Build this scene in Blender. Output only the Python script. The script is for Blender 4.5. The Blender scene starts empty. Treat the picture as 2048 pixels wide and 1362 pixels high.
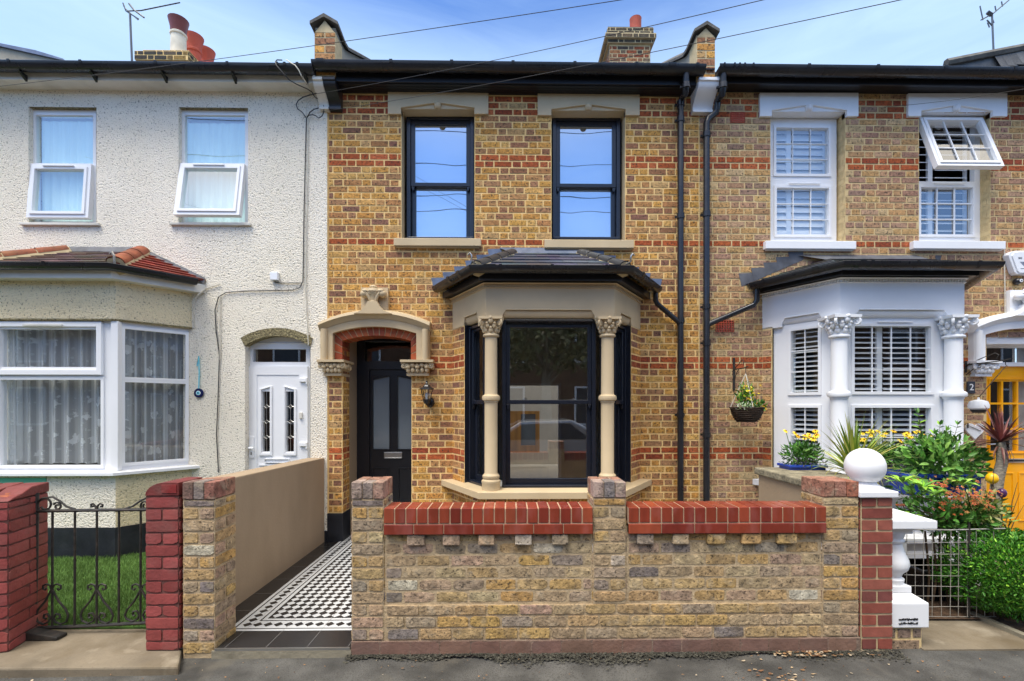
import bpy, bmesh, math, random
from math import sin, cos, pi, radians, hypot, atan2, sqrt
from mathutils import Vector
R = random.Random(7)
scene = bpy.context.scene
COL = scene.collection

# ---------------------------------------------------------------- camera model (metres; facade plane y=0, x right, z up)
F, CPX, CPY, CAMD, CAMZ = 930.0, 1034.6, 812.0, 5.54, 1.60
TH = radians(0.9)
def P(px, py, y=0.0):
    "point on the plane at distance y that the survey pixel (px,py) of the photograph measures"
    u = (px - CPX) / F; v = (CPY - py) / F
    t = (y + CAMD) / (cos(TH) - u * sin(TH))
    return (t * (sin(TH) + u * cos(TH)), CAMZ + v * t)
def X(px, y=0.0): return P(px, CPY, y)[0]
def Z(py, y=0.0, px=1020): return P(px, py, y)[1]

def lin(h):
    h = h.lstrip('#'); c = [int(h[i:i+2], 16) / 255 for i in (0, 2, 4)]
    return tuple(x / 12.92 if x <= .04045 else ((x + .055) / 1.055) ** 2.4 for x in c)

# ---------------------------------------------------------------- materials
MATS = {}
def nodes_of(m):
    m.use_nodes = True; nt = m.node_tree; nt.nodes.clear(); return nt
def mat(name, col=(.8, .8, .8), rough=.6, attr=False, var=.12, vs=5, speck=0, ss=70, sth=.4, bump=0, bs=80, bd=.01, spec=.4,
        metal=0, stain=0, stcol=(.1, .09, .07), sts=2.5, coat=0, tint=None, detail=6, str_z=1.0, rvar=0, pale=0, palec=(.5,.47,.42), ps=9, brough=.5):
    m = bpy.data.materials.new(name); nt = nodes_of(m); N = nt.nodes; L = nt.links
    out = N.new('ShaderNodeOutputMaterial'); b = N.new('ShaderNodeBsdfPrincipled'); L.new(b.outputs[0], out.inputs[0])
    tc = N.new('ShaderNodeTexCoord'); src = tc.outputs['Object']
    if str_z != 1.0:
        mp = N.new('ShaderNodeMapping'); mp.inputs['Scale'].default_value = (1, 1, str_z); L.new(src, mp.inputs[0]); src2 = mp.outputs[0]
    else: src2 = src
    if attr:
        a = N.new('ShaderNodeAttribute'); a.attribute_name = 'Col'; c = a.outputs['Color']
    else:
        a = N.new('ShaderNodeRGB'); a.outputs[0].default_value = (*col, 1); c = a.outputs[0]
    def noise(s, d=4, v=src):
        n = N.new('ShaderNodeTexNoise'); n.inputs['Scale'].default_value = s; n.inputs['Detail'].default_value = d; L.new(v, n.inputs['Vector']); return n.outputs['Fac']
    def rng(f, a0, a1, b0, b1):
        r = N.new('ShaderNodeMapRange'); r.inputs[1].default_value = a0; r.inputs[2].default_value = a1; r.inputs[3].default_value = b0; r.inputs[4].default_value = b1
        L.new(f, r.inputs[0]); return r.outputs[0]
    def mix(f, c1, c2, mode='MIX'):
        x = N.new('ShaderNodeMix'); x.data_type = 'RGBA'; x.blend_type = mode
        for s, v in ((x.inputs[0], f), (x.inputs[6], c1), (x.inputs[7], c2)):
            if hasattr(v, 'links'): L.new(v, s)
            elif isinstance(v, (int, float)): s.default_value = v
            else: s.default_value = (*v, 1)
        return x.outputs[2]
    if var:
        f = rng(noise(vs, detail, src2), .3, .7, 1 - var, 1 + var)
        cc = N.new('ShaderNodeCombineXYZ'); [L.new(f, cc.inputs[i]) for i in range(3)]
        c = mix(1.0, c, cc.outputs[0], 'MULTIPLY')
    if tint is not None:
        c = mix(rng(noise(vs * .37, 3, src2), .42, .66, 0, 1), c, tint)
    if speck:
        c = mix(rng(noise(ss, 3), sth - .06, sth + .04, speck, 0), c, (.035, .03, .025))
    if stain:
        c = mix(rng(noise(sts, 6, src2), .5, .72, 0, stain), c, stcol)
    if pale:
        c = mix(rng(noise(ps, 6, src2), .56, .70, 0, pale), c, palec)
    L.new(c, b.inputs['Base Color'])
    b.inputs['Roughness'].default_value = rough
    if rvar: L.new(rng(noise(vs * 2.1, 4), .3, .7, max(0, rough - rvar), min(1, rough + rvar)), b.inputs['Roughness'])
    b.inputs['Metallic'].default_value = metal; b.inputs['Specular IOR Level'].default_value = spec
    b.inputs['Coat Weight'].default_value = coat
    if bump:
        bp = N.new('ShaderNodeBump'); bp.inputs['Strength'].default_value = bump; bp.inputs['Distance'].default_value = bd
        hn = noise(bs, 6); hn.node.inputs['Roughness'].default_value = brough; L.new(hn, bp.inputs['Height']); L.new(bp.outputs[0], b.inputs['Normal'])
    MATS[name] = m; return m

def pebble(name, col, tint, dirt=.7, sc=56, bd=.02):
    "roughcast: lumpy height field, grime lying in its pits"
    m = mat(name, col, rough=.95, var=.07, vs=1.1, spec=.12, tint=tint); nt = m.node_tree; N = nt.nodes; L = nt.links
    b = next(n for n in N if n.type == 'BSDF_PRINCIPLED'); c = b.inputs['Base Color'].links[0].from_socket; tc = next(n for n in N if n.type == 'TEX_COORD')
    n1 = N.new('ShaderNodeTexNoise'); n1.inputs['Scale'].default_value = sc; n1.inputs['Detail'].default_value = 5; n1.inputs['Roughness'].default_value = .62; n1.inputs['Distortion'].default_value = .25
    v = N.new('ShaderNodeTexVoronoi'); v.inputs['Scale'].default_value = sc * 1.25; v.feature = 'SMOOTH_F1'
    L.new(tc.outputs['Object'], n1.inputs['Vector']); L.new(tc.outputs['Object'], v.inputs['Vector'])
    a = N.new('ShaderNodeMath'); a.operation = 'MULTIPLY_ADD'; a.inputs[1].default_value = -.45; L.new(v.outputs['Distance'], a.inputs[0]); L.new(n1.outputs['Fac'], a.inputs[2])
    n2 = N.new('ShaderNodeTexNoise'); n2.inputs['Scale'].default_value = 1.6; n2.inputs['Detail'].default_value = 4; L.new(tc.outputs['Object'], n2.inputs['Vector'])
    a2 = N.new('ShaderNodeMath'); a2.operation = 'MULTIPLY_ADD'; a2.inputs[1].default_value = -.10; L.new(n2.outputs['Fac'], a2.inputs[0]); L.new(a.outputs[0], a2.inputs[2])
    r = N.new('ShaderNodeMapRange'); r.inputs[1].default_value = .07; r.inputs[2].default_value = .165; r.inputs[3].default_value = dirt; r.inputs[4].default_value = 0; L.new(a2.outputs[0], r.inputs[0])
    x = N.new('ShaderNodeMix'); x.data_type = 'RGBA'; L.new(r.outputs[0], x.inputs[0]); L.new(c, x.inputs[6]); x.inputs[7].default_value = (.14, .12, .07, 1); L.new(x.outputs[2], b.inputs['Base Color'])
    bp = N.new('ShaderNodeBump'); bp.inputs['Strength'].default_value = 1; bp.inputs['Distance'].default_value = bd; L.new(a.outputs[0], bp.inputs['Height']); L.new(bp.outputs[0], b.inputs['Normal'])
    return m

def glass(name, refl=.1, tint=(1, 1, 1), rough=.0, wob=0, gcol=(1, 1, 1)):
    m = bpy.data.materials.new(name); nt = nodes_of(m); N = nt.nodes; L = nt.links
    out = N.new('ShaderNodeOutputMaterial'); mx = N.new('ShaderNodeMixShader'); t = N.new('ShaderNodeBsdfTransparent'); g = N.new('ShaderNodeBsdfGlossy')
    t.inputs[0].default_value = (*tint, 1); g.inputs[0].default_value = (*gcol, 1); g.inputs['Roughness'].default_value = rough
    fr = N.new('ShaderNodeFresnel'); fr.inputs[0].default_value = 1.5
    ad = N.new('ShaderNodeMath'); ad.operation = 'ADD'; ad.use_clamp = True; ad.inputs[1].default_value = refl - .04
    ge = N.new('ShaderNodeNewGeometry'); ir = N.new('ShaderNodeMapRange'); ir.inputs[3].default_value = 1.5; ir.inputs[4].default_value = 1 / 1.5; L.new(ge.outputs['Backfacing'], ir.inputs[0]); L.new(ir.outputs[0], fr.inputs[0])   # a thin sheet: the same from both sides
    L.new(fr.outputs[0], ad.inputs[0]); L.new(ad.outputs[0], mx.inputs[0]); L.new(t.outputs[0], mx.inputs[1]); L.new(g.outputs[0], mx.inputs[2]); L.new(mx.outputs[0], out.inputs[0])
    if wob:
        tc = N.new('ShaderNodeTexCoord'); n = N.new('ShaderNodeTexNoise'); n.inputs['Scale'].default_value = 1.7; n.inputs['Detail'].default_value = 1
        bp = N.new('ShaderNodeBump'); bp.inputs['Strength'].default_value = wob; bp.inputs['Distance'].default_value = .02
        L.new(tc.outputs['Object'], n.inputs['Vector']); L.new(n.outputs[0], bp.inputs['Height']); L.new(bp.outputs[0], g.inputs['Normal'])
    MATS[name] = m; return m

def lace(name):
    "net curtain: thin woven cloth, denser in its flower pattern and where it gathers in folds"
    m = bpy.data.materials.new(name); nt = nodes_of(m); N = nt.nodes; L = nt.links
    out = N.new('ShaderNodeOutputMaterial'); mx = N.new('ShaderNodeMixShader'); t = N.new('ShaderNodeBsdfTransparent'); d = N.new('ShaderNodeBsdfDiffuse'); tr = N.new('ShaderNodeBsdfTranslucent'); m2 = N.new('ShaderNodeMixShader')
    d.inputs[0].default_value = (.85, .88, .90, 1); tr.inputs[0].default_value = (.85, .88, .9, 1); m2.inputs[0].default_value = .2
    L.new(d.outputs[0], m2.inputs[1]); L.new(tr.outputs[0], m2.inputs[2])
    tc = N.new('ShaderNodeTexCoord')
    def vor(s):
        v = N.new('ShaderNodeTexVoronoi'); v.inputs['Scale'].default_value = s; L.new(tc.outputs['UV'], v.inputs['Vector']); return v.outputs['Distance']
    n = N.new('ShaderNodeTexNoise'); n.inputs['Scale'].default_value = 26; n.inputs['Detail'].default_value = 3; L.new(tc.outputs['UV'], n.inputs['Vector'])
    def math(op, a, b, c=None):
        q = N.new('ShaderNodeMath'); q.operation = op
        for i, v in enumerate((a, b, c)):
            if v is None: continue
            if hasattr(v, 'links'): L.new(v, q.inputs[i])
            else: q.inputs[i].default_value = v
        return q.outputs[0]
    def rng(f, a0, a1, b0, b1):
        r = N.new('ShaderNodeMapRange'); r.inputs[1].default_value = a0; r.inputs[2].default_value = a1; r.inputs[3].default_value = b0; r.inputs[4].default_value = b1; L.new(f, r.inputs[0]); return r.outputs[0]
    f1 = rng(math('MULTIPLY_ADD', n.outputs['Fac'], .7, vor(6.0)), .62, .70, .75, 0)
    f2 = rng(math('MULTIPLY_ADD', n.outputs['Fac'], .5, vor(17.0)), .45, .52, .55, 0)
    a = N.new('ShaderNodeAttribute'); a.attribute_name = 'Col'
    sx = N.new('ShaderNodeSeparateColor'); L.new(a.outputs['Color'], sx.inputs[0])
    dens = math('MAXIMUM', math('MAXIMUM', f1, f2), sx.outputs[0])
    L.new(dens, mx.inputs[0]); L.new(t.outputs[0], mx.inputs[1]); L.new(m2.outputs[0], mx.inputs[2]); L.new(mx.outputs[0], out.inputs[0])
    MATS[name] = m; return m

BEIGE = lin('#c9b490'); WHITE = (.84, .855, .875)
mat('brick', attr=True, rough=.85, var=.34, vs=28, speck=.85, ss=48, sth=.40, bump=.7, bs=60, bd=.008, spec=.25)
mat('old_brick', attr=True, rough=.9, pale=.38, palec=lin('#c0b29a'), ps=11, var=.38, vs=20, speck=.75, ss=62, sth=.39, bump=.9, bs=50, bd=.009, spec=.2, tint=None, stain=.6, stcol=lin('#6f6252'), sts=9)
mat('red_brick', attr=True, rough=.62, var=.18, vs=14, speck=.25, ss=80, sth=.34, bump=.35, bs=60, bd=.004, spec=.3)
mat('glazed_brick', attr=True, rough=.28, var=.16, vs=18, bump=.15, bs=30, bd=.004, spec=.5, stain=.28, stcol=lin('#b0706a'), sts=14, str_z=.35)
mat('painted_brick', attr=True, rough=.55, var=.16, vs=9, speck=.25, ss=40, sth=.33, bump=.6, bs=50, bd=.006, spec=.35, stain=.3, stcol=lin('#7a6a62'), sts=6)
mat('mortar_gold', lin('#e8c688'), rough=.9, var=.14, vs=12, bump=.4, bs=90, bd=.003)
mat('mortar_drab', lin('#d0b888'), rough=.9, var=.2, vs=10, bump=.5, bs=90, bd=.003)
mat('mortar_foot', lin('#7d675a'), rough=.95, var=.3, vs=6, bump=.8, bs=50, stain=.5, sts=5, stcol=lin('#8a8070')); mat('mortar_grey', lin('#b5a080'), rough=.95, var=.22, vs=9, bump=.9, bs=60, bd=.006, speck=.2, ss=60)
mat('mortar_red', lin('#6d4640'), rough=.9, var=.25, vs=9, bump=.8, bs=60, bd=.005)
mat('mortar_pale', lin('#c4b28c'), rough=.9, var=.15, vs=12, bump=.4, bs=90, bd=.003)
pebble('pebbledash', (.95, .89, .77), (.93, .86, .71), dirt=.6)
pebble('pebble_cream', lin('#efe2c0'), lin('#ead9b0'), dirt=.6)
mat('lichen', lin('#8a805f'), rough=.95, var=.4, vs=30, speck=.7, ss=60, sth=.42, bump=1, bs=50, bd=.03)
mat('beige', BEIGE, rough=.55, pale=.15, ps=4, palec=lin('#d2c2a6'), var=.08, vs=2.5, bump=.12, bs=25, bd=.004, stain=.08, sts=3, stcol=lin('#8c7a5e'))
mat('beige_wall', lin('#a38f76'), rough=.8, var=.09, vs=2.6, bump=.35, bs=45, bd=.005, stain=.5, str_z=.4, sts=2.6, stcol=lin('#80705a'))
mat('white', WHITE, rough=.42, var=.03, vs=3, bump=.06, bs=20, bd=.003, stain=.05, sts=4, stcol=(.5, .5, .48))
mat('upvc', (.85, .865, .89), rough=.25, var=.02, vs=2, spec=.5)
mat('old_white', lin('#d9d6cc'), rough=.5, var=.08, vs=4, stain=.3, sts=3, stcol=lin('#8d8876'), str_z=3)
mat('black', (.012, .013, .017), rough=.32, var=.1, vs=3, spec=.5, bump=.05, bs=20, bd=.002)
mat('black_frame', (.013, .016, .026), rough=.25, var=.1, vs=3, spec=.55)
mat('black_plastic', (.016, .017, .021), rough=.3, var=.25, vs=2, spec=.5, rvar=.12, stain=.15, sts=3, stcol=(.06, .06, .06))
mat('black_paint', (.016, .018, .024), rough=.5, var=.4, vs=5, bump=.3, bs=30, stain=.2, sts=7, stcol=(.06, .06, .06))
mat('slate', (.045, .05, .065), rough=.35, var=.3, vs=6, bump=.2, bs=30, spec=.5, attr=False)
mat('slate_col', attr=True, rough=.42, var=.3, vs=9, bump=.3, bs=40, spec=.5, stain=.2, sts=8, stcol=(.12, .11, .09))
mat('old_lead', (.10, .105, .12), rough=.6, var=.35, vs=7, bump=.2, bs=12, stain=.3, sts=6, stcol=(.2, .2, .2))
mat('lead', (.14, .17, .24), rough=.42, var=.25, vs=7, metal=.4, bump=.2, bs=12, stain=.2, sts=6, stcol=(.4, .42, .45))
mat('dark_tile', (.035, .036, .04), rough=.45, var=.3, vs=8)
mat('clay_tile', lin('#8c4c32'), rough=.75, var=.3, vs=8, speck=.4, ss=50, sth=.38, bump=.4, bs=50, stain=.4, sts=7, stcol=lin('#7d6b45'))
mat('terracotta', lin('#b5523f'), rough=.7, var=.15, vs=6, bump=.2, bs=40, stain=.3, sts=5, stcol=lin('#6b3a30'))
mat('brown_pot', lin('#6e3029'), rough=.4, var=.2, vs=6)
mat('grey_render', lin('#9d988b'), rough=.9, var=.2, vs=3, bump=.4, bs=40, stain=.4, sts=3, stcol=lin('#5d594f'), str_z=.4)
mat('cap_stone', lin('#5f5d59'), rough=.85, var=.3, vs=10, bump=.4, bs=40)
mat('grey_stone', lin('#8f8771'), rough=.9, var=.35, vs=12, speck=.5, ss=50, sth=.42, bump=.7, bs=50, stain=.5, sts=9, stcol=lin('#4a4636'))
mat('concrete', lin('#7f7462'), rough=.85, var=.3, vs=2.2, speck=.15, ss=80, bump=.4, bs=50, bd=.005, stain=.85, sts=3.2, stcol=lin('#675a45'), rvar=.2, pale=.4, palec=lin('#b5aa96'), ps=5)
mat('concrete_dark', lin('#8d8674'), rough=.85, var=.3, vs=4, bump=.5, bs=40, stain=.5, sts=4, stcol=lin('#55503f'))
mat('asphalt', lin('#52514e'), rough=.85, var=.45, vs=4.5, speck=.6, ss=130, sth=.43, bump=.9, bs=150, bd=.006, stain=.8, sts=3.4, stcol=lin('#343330'), pale=.45, palec=lin('#6e685c'), ps=3.6)
mat('tile', attr=True, rough=.26, var=.05, vs=5, spec=.5)
mat('sheer', lin('#e6f8f2'), rough=.9, var=.08, vs=9, str_z=.15); mat('blind', lin('#eef2f4'), rough=.9, var=.03, vs=2)
mat('frosted', lin('#7d878e'), rough=.12, var=.05, vs=3, spec=.5)
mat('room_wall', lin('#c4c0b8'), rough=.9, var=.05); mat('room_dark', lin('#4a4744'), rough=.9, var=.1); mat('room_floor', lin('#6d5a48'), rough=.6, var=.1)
mat('pine', lin('#c98f3f'), rough=.5, var=.25, vs=9, str_z=.1)
mat('iron', (.028, .026, .024), rough=.55, var=.4, vs=20, spec=.4, bump=.3, bs=60, bd=.002, stain=.3, sts=20, stcol=(.09, .06, .04))
mat('steel', lin('#c2c2c0'), rough=.3, metal=.9, var=.1, vs=5)
mat('galv', lin('#b0aca4'), rough=.5, metal=.4, var=.25, vs=9, stain=.4, sts=12, stcol=lin('#5a4a3c'))
mat('aerial', lin('#5f646b'), rough=.4, metal=.6, var=.1)
mat('cable_black', (.02, .02, .022), rough=.5, var=.1); mat('cable_white', lin('#cfcabb'), rough=.6, var=.15, vs=8)
mat('yellow_paint', lin('#f2aa08'), rough=.3, var=.05, vs=3, spec=.5, coat=.2)
mat('yellow_glaze', lin('#f0b81a'), rough=.2, var=.05); mat('purple_glaze', lin('#4d2c55'), rough=.15, var=.1)
mat('blue_glaze', lin('#1d3f9c'), rough=.2, var=.15, vs=5, spec=.6)
mat('navy', lin('#1c2350'), rough=.15, var=.05); mat('cyan', lin('#7fd4e6'), rough=.2, var=0); mat('turquoise', lin('#63b79a'), rough=.6, var=.08)
mat('leaf', attr=True, rough=.45, var=.18, vs=9, spec=.35); mat('petal', attr=True, rough=.6, var=.1, vs=20)
mat('trunk', lin('#8b8272'), rough=.9, var=.35, vs=30, bump=1, bs=40, bd=.01, str_z=3)
mat('wood_dark', lin('#4a3b2c'), rough=.9, var=.3, vs=12, bump=.5, bs=50)
mat('wicker', lin('#3a2c20'), rough=.8, var=.5, vs=30, bump=1, bs=60, bd=.01, str_z=5)
mat('soil', lin('#5a4636'), rough=1, var=.5, vs=18, bump=1, bs=50, bd=.02)
mat('grass', attr=True, rough=.6, var=.25, vs=3, spec=.25)
mat('turf', lin('#3d5c22'), rough=.9, var=.35, vs=12, bump=1, bs=120, bd=.01)
mat('grime', attr=True, rough=.95, var=.3, vs=30)
mat('litter', attr=True, rough=.9, var=.2, vs=20)
mat('skyline_brick', lin('#6e5340'), rough=.9, var=.3, vs=3, bump=.2, bs=30)
mat('car_paint', (.42, .44, .47), rough=.25, metal=.3, var=.02, coat=.6); mat('rubber', (.02, .02, .02), rough=.8, var=.2); mat('bulb', (.8, .8, .78), rough=.3, var=0)
glass('glass_dark', .19, (.86, .88, .88)); glass('glass_sky', .58, (.80, .88, 1), wob=.12, gcol=(.82, .91, 1)); glass('glass_pale', .28, (.93, 1.0, 1.0), wob=.05); glass('glass_white', .24, (.97, 1, 1), wob=.05)
glass('glass_bay', .27, (.86, .88, .88), wob=.03); glass('glass_clear', .10, (.95, .97, .97)); lace('net')

# ---------------------------------------------------------------- mesh builder
class MB:
    def __init__(s, m=None, c=(1, 1, 1)):
        s.V = []; s.F = []; s.MI = []; s.C = []; s.mats = []; s.xf = None; s.m = m; s.c = c; s.uv = {}
    def p(s, a):
        s.V.append(s.xf(*a) if s.xf else tuple(a)); return len(s.V) - 1
    def f(s, ids):
        if s.m not in s.mats: s.mats.append(s.m)
        s.F.append(ids); s.MI.append(s.mats.index(s.m)); s.C.append(s.c)
    def poly(s, pts): s.f([s.p(q) for q in pts])
    def box(s, x0, x1, y0, y1, z0, z1, skip=''):
        v = [s.p((x, y, z)) for z in (z0, z1) for y in (y0, y1) for x in (x0, x1)]
        for k, q in (('b', (0, 2, 3, 1)), ('t', (4, 5, 7, 6)), ('f', (0, 1, 5, 4)), ('k', (2, 6, 7, 3)), ('l', (0, 4, 6, 2)), ('r', (1, 3, 7, 5))):
            if k not in skip: s.f([v[i] for i in q])
    def prism(s, pts, y0, y1, caps='fk'):
        "polygon in x,z pushed from y0 to y1"
        n = len(pts); a = [s.p((x, y0, z)) for x, z in pts]; b = [s.p((x, y1, z)) for x, z in pts]
        if 'f' in caps: s.f(a)
        if 'k' in caps: s.f(b[::-1])
        for i in range(n): j = (i + 1) % n; s.f([a[j], a[i], b[i], b[j]])
    def prismx(s, pts, x0, x1):
        "polygon in y,z pushed along x"
        n = len(pts); a = [s.p((x0, y, z)) for y, z in pts]; b = [s.p((x1, y, z)) for y, z in pts]
        s.f(a); s.f(b[::-1])
        for i in range(n): j = (i + 1) % n; s.f([a[j], a[i], b[i], b[j]])
    def frame(s, x0, x1, z0, z1, w, y0, y1, wt=None, wb=None):
        wt = w if wt is None else wt; wb = w if wb is None else wb
        o = [(x0, z0), (x1, z0), (x1, z1), (x0, z1)]; i = [(x0 + w, z0 + wb), (x1 - w, z0 + wb), (x1 - w, z1 - wt), (x0 + w, z1 - wt)]
        for y, sg in ((y0, 1), (y1, -1)):
            O = [s.p((x, y, z)) for x, z in o]; I = [s.p((x, y, z)) for x, z in i]
            if sg == 1: O0, I0 = O, I
            for k in range(4): j = (k + 1) % 4; s.f([O[k], O[j], I[j], I[k]][::sg])
        for k in range(4):
            j = (k + 1) % 4; s.f([O0[j], O0[k], O[k], O[j]]); s.f([I0[k], I0[j], I[j], I[k]])
    def tube(s, pts, r, n=8, caps=True):
        pts = [Vector(q) for q in pts]; m = len(pts); rr = r if isinstance(r, (list, tuple)) else [r] * m
        up = None; rings = []
        for i in range(m):
            t = (pts[min(i + 1, m - 1)] - pts[max(i - 1, 0)])
            if t.length < 1e-9: t = Vector((0, 0, 1))
            t.normalize()
            if up is None:
                up = Vector((0, 0, 1)) if abs(t.z) < .9 else Vector((0, 1, 0))
            a = t.cross(up)
            if a.length < 1e-6: a = t.cross(Vector((1, .3, 0)))
            a.normalize(); b = a.cross(t).normalized(); up = b
            rings.append([s.p(pts[i] + (a * cos(2 * pi * k / n) + b * sin(2 * pi * k / n)) * rr[i]) for k in range(n)])
        for A, B in zip(rings, rings[1:]):
            for k in range(n): j = (k + 1) % n; s.f([A[k], A[j], B[j], B[k]])
        if caps: s.f(rings[0][::-1]); s.f(rings[-1])
    def lathe(s, prof, cx, cy, n=20, z0=0, caps=True, sx=1, sy=1):
        rings = [[s.p((cx + sx * r * cos(2 * pi * k / n), cy + sy * r * sin(2 * pi * k / n), z0 + z)) for k in range(n)] for r, z in prof]
        for A, B in zip(rings, rings[1:]):
            for k in range(n): j = (k + 1) % n; s.f([A[k], A[j], B[j], B[k]])
        if caps: s.f(rings[0][::-1]); s.f(rings[-1])
    def ball(s, c, rx, ry=None, rz=None, nu=10, nv=7):
        ry = rx if ry is None else ry; rz = rx if rz is None else rz
        prof = [(sin(pi * (i + .02) / (nv + .04)), -cos(pi * (i + .02) / (nv + .04))) for i in range(nv + 1)]
        rings = [[s.p((c[0] + rx * r * cos(2 * pi * k / nu), c[1] + ry * r * sin(2 * pi * k / nu), c[2] + rz * z)) for k in range(nu)] for r, z in prof]
        for A, B in zip(rings, rings[1:]):
            for k in range(nu): j = (k + 1) % nu; s.f([A[k], A[j], B[j], B[k]])
        s.f(rings[0][::-1]); s.f(rings[-1])
    def sweep(s, path, prof, closed=True, wall=True):
        "profile of (outward offset, z) along a plan path running left to right; ends meet the wall y=path end"
        n = len(path); rings = []
        ds = [Vector((path[i + 1][0] - path[i][0], path[i + 1][1] - path[i][1])).normalized() for i in range(n - 1)]
        ns = [Vector((d.y, -d.x)) for d in ds]
        for i in range(n):
            ring = []
            for o, z in prof:
                p = Vector(path[i])
                if 0 < i < n - 1:
                    m = (ns[i - 1] + ns[i]); m.normalize(); q = p + m * (o / max(.2, m.dot(ns[i])))
                else:
                    k = 0 if i == 0 else n - 2; q = p + ns[k] * o
                    if wall and abs(ds[k].y) > 1e-3: q = q + ds[k] * ((p.y - q.y) / ds[k].y)
                ring.append(s.p((q.x, q.y, z)))
            rings.append(ring)
        m = len(prof)
        for A, B in zip(rings, rings[1:]):
            for k in range(m if closed else m - 1): j = (k + 1) % m; s.f([A[k], B[k], B[j], A[j]])
        if closed: s.f(rings[0]); s.f(rings[-1][::-1])
    def grid(s, fn, nu, nv, uv=False):
        g = [[s.p(fn(i / nu, j / nv)) for j in range(nv + 1)] for i in range(nu + 1)]
        if uv:
            for i in range(nu + 1):
                for j in range(nv + 1): s.uv[g[i][j]] = uv(i / nu, j / nv)
        for i in range(nu):
            for j in range(nv): s.f([g[i][j], g[i + 1][j], g[i + 1][j + 1], g[i][j + 1]])
    def build(s, name, parent=None, smooth=False, bev=0, loc=None, seg=2, label=None, ang=38):
        me = bpy.data.meshes.new(name)
        off = Vector((0, 0, 0))
        if parent is not None: off = wloc(parent)
        elif loc is not None: off = Vector(loc)
        V = [(a[0] - off.x, a[1] - off.y, a[2] - off.z) for a in s.V]
        me.from_pydata(V, [], s.F)
        for m in s.mats: me.materials.append(MATS[m])
        me.polygons.foreach_set('material_index', s.MI)
        ca = me.color_attributes.new('Col', 'FLOAT_COLOR', 'CORNER'); buf = []
        for f, c in zip(s.F, s.C): buf.extend((c[0], c[1], c[2], 1.0) * len(f))
        ca.data.foreach_set('color', buf)
        if s.uv:
            ul = me.uv_layers.new(name='UVMap')
            for lp in me.loops: ul.data[lp.index].uv = s.uv.get(lp.vertex_index, (0, 0))
        me.update(); me.validate()
        if smooth or bev:
            bm = bmesh.new(); bm.from_mesh(me); bmesh.ops.recalc_face_normals(bm, faces=bm.faces); bm.to_mesh(me); bm.free()
        if smooth:
            me.polygons.foreach_set('use_smooth', [True] * len(me.polygons)); me.set_sharp_from_angle(angle=radians(ang))
        o = bpy.data.objects.new(name, me); COL.objects.link(o)
        if parent is not None: o.parent = parent
        elif loc is not None: o.location = loc
        if bev:
            b = o.modifiers.new('edge', 'BEVEL'); b.width = bev; b.segments = seg; b.limit_method = 'ANGLE'; b.angle_limit = radians(40)
        if label: o['label'] = label
        return o

def wloc(o):
    v = Vector((0, 0, 0))
    while o is not None: v += o.location; o = o.parent
    return v
def thing(name, label, cat, loc=(0, 0, 0), group=None):
    o = bpy.data.objects.new(name, None); COL.objects.link(o); o.empty_display_size = .1
    o.location = loc; o['label'] = label; o['category'] = cat
    if group: o['group'] = group
    return o
def tag(o, label, cat, group=None):
    o['label'] = label; o['category'] = cat
    if group: o['group'] = group
    return o
def seg(A, B, z=0):
    "local frame: x along A->B, y inward (behind the face), z up"
    A = Vector(A); B = Vector(B); d = (B - A).normalized(); n = Vector((-d.y, d.x))
    return (lambda x, y, zz: (A.x + d.x * x + n.x * y, A.y + d.y * x + n.y * y, zz + z)), (B - A).length

# ---------------------------------------------------------------- brickwork
PAL_MAIN = [(lin('#c6954e'), 7), (lin('#bd8a48'), 6), (lin('#cba05e'), 4), (lin('#ad7d50'), 5), (lin('#976b4e'), 4), (lin('#a27856'), 4), (lin('#b68a5a'), 4), (lin('#86604e'), 1.6), (lin('#b99464'), 2)]
PAL_NEXT = [(lin('#b89262'), 5), (lin('#b08a64'), 4), (lin('#be9c6a'), 3), (lin('#ac8668'), 5), (lin('#a27e68'), 4), (lin('#b08e72'), 4), (lin('#957866'), 1.6), (lin('#bda27a'), 2)]
PAL_OLD = [(lin('#b2966c'), 6), (lin('#b69764'), 4), (lin('#a99274'), 5), (lin('#a28f78'), 4), (lin('#b7a27e'), 3), (lin('#96887a'), 1.8), (lin('#ba965e'), 2.5), (lin('#ae937c'), 3.5), (lin('#c4b8a4'), .8), (lin('#827872'), 1.2)]
PAL_RED = [(lin('#a3522f'), 4), (lin('#ad5a34'), 4), (lin('#93482f'), 3), (lin('#b5643e'), 2)]
PAL_PAINT = [(lin('#914744'), 4), (lin('#984d49'), 3), (lin('#88423f'), 3)]
PAL_GLAZE = [(lin('#853826'), 4), (lin('#8d3e29'), 4), (lin('#7a3023'), 3), (lin('#94462f'), 2)]
mat('mortar_cope', lin('#b3957a'), rough=.9, var=.2, vs=12)
PAL_NEWRED = [(lin('#8f4f42'), 4), (lin('#84483e'), 3), (lin('#98594b'), 3), (lin('#784640'), 2)]
def pick(pal, j=.10):
    t = R.random() * sum(w for _, w in pal)
    for c, w in pal:
        t -= w
        if t <= 0: break
    k = 1 + R.uniform(-j, j); return tuple(min(.9, x * k * (1 + R.uniform(-.03, .03))) for x in c)
def mortar(mb, x0, x1, z0, z1, holes, y=0.0):
    xs = sorted({x0, x1, *[min(max(h[i], x0), x1) for h in holes for i in (0, 1)]}); zs = sorted({z0, z1, *[min(max(h[i], z0), z1) for h in holes for i in (2, 3)]})
    for a, b in zip(xs, xs[1:]):
        for c, d in zip(zs, zs[1:]):
            if b - a < 1e-6 or d - c < 1e-6: continue
            mx, mz = (a + b) / 2, (c + d) / 2
            if any(h[0] < mx < h[1] and h[2] < mz < h[3] for h in holes): continue
            mb.poly([(a, y, c), (b, y, c), (b, y, d), (a, y, d)])
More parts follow.
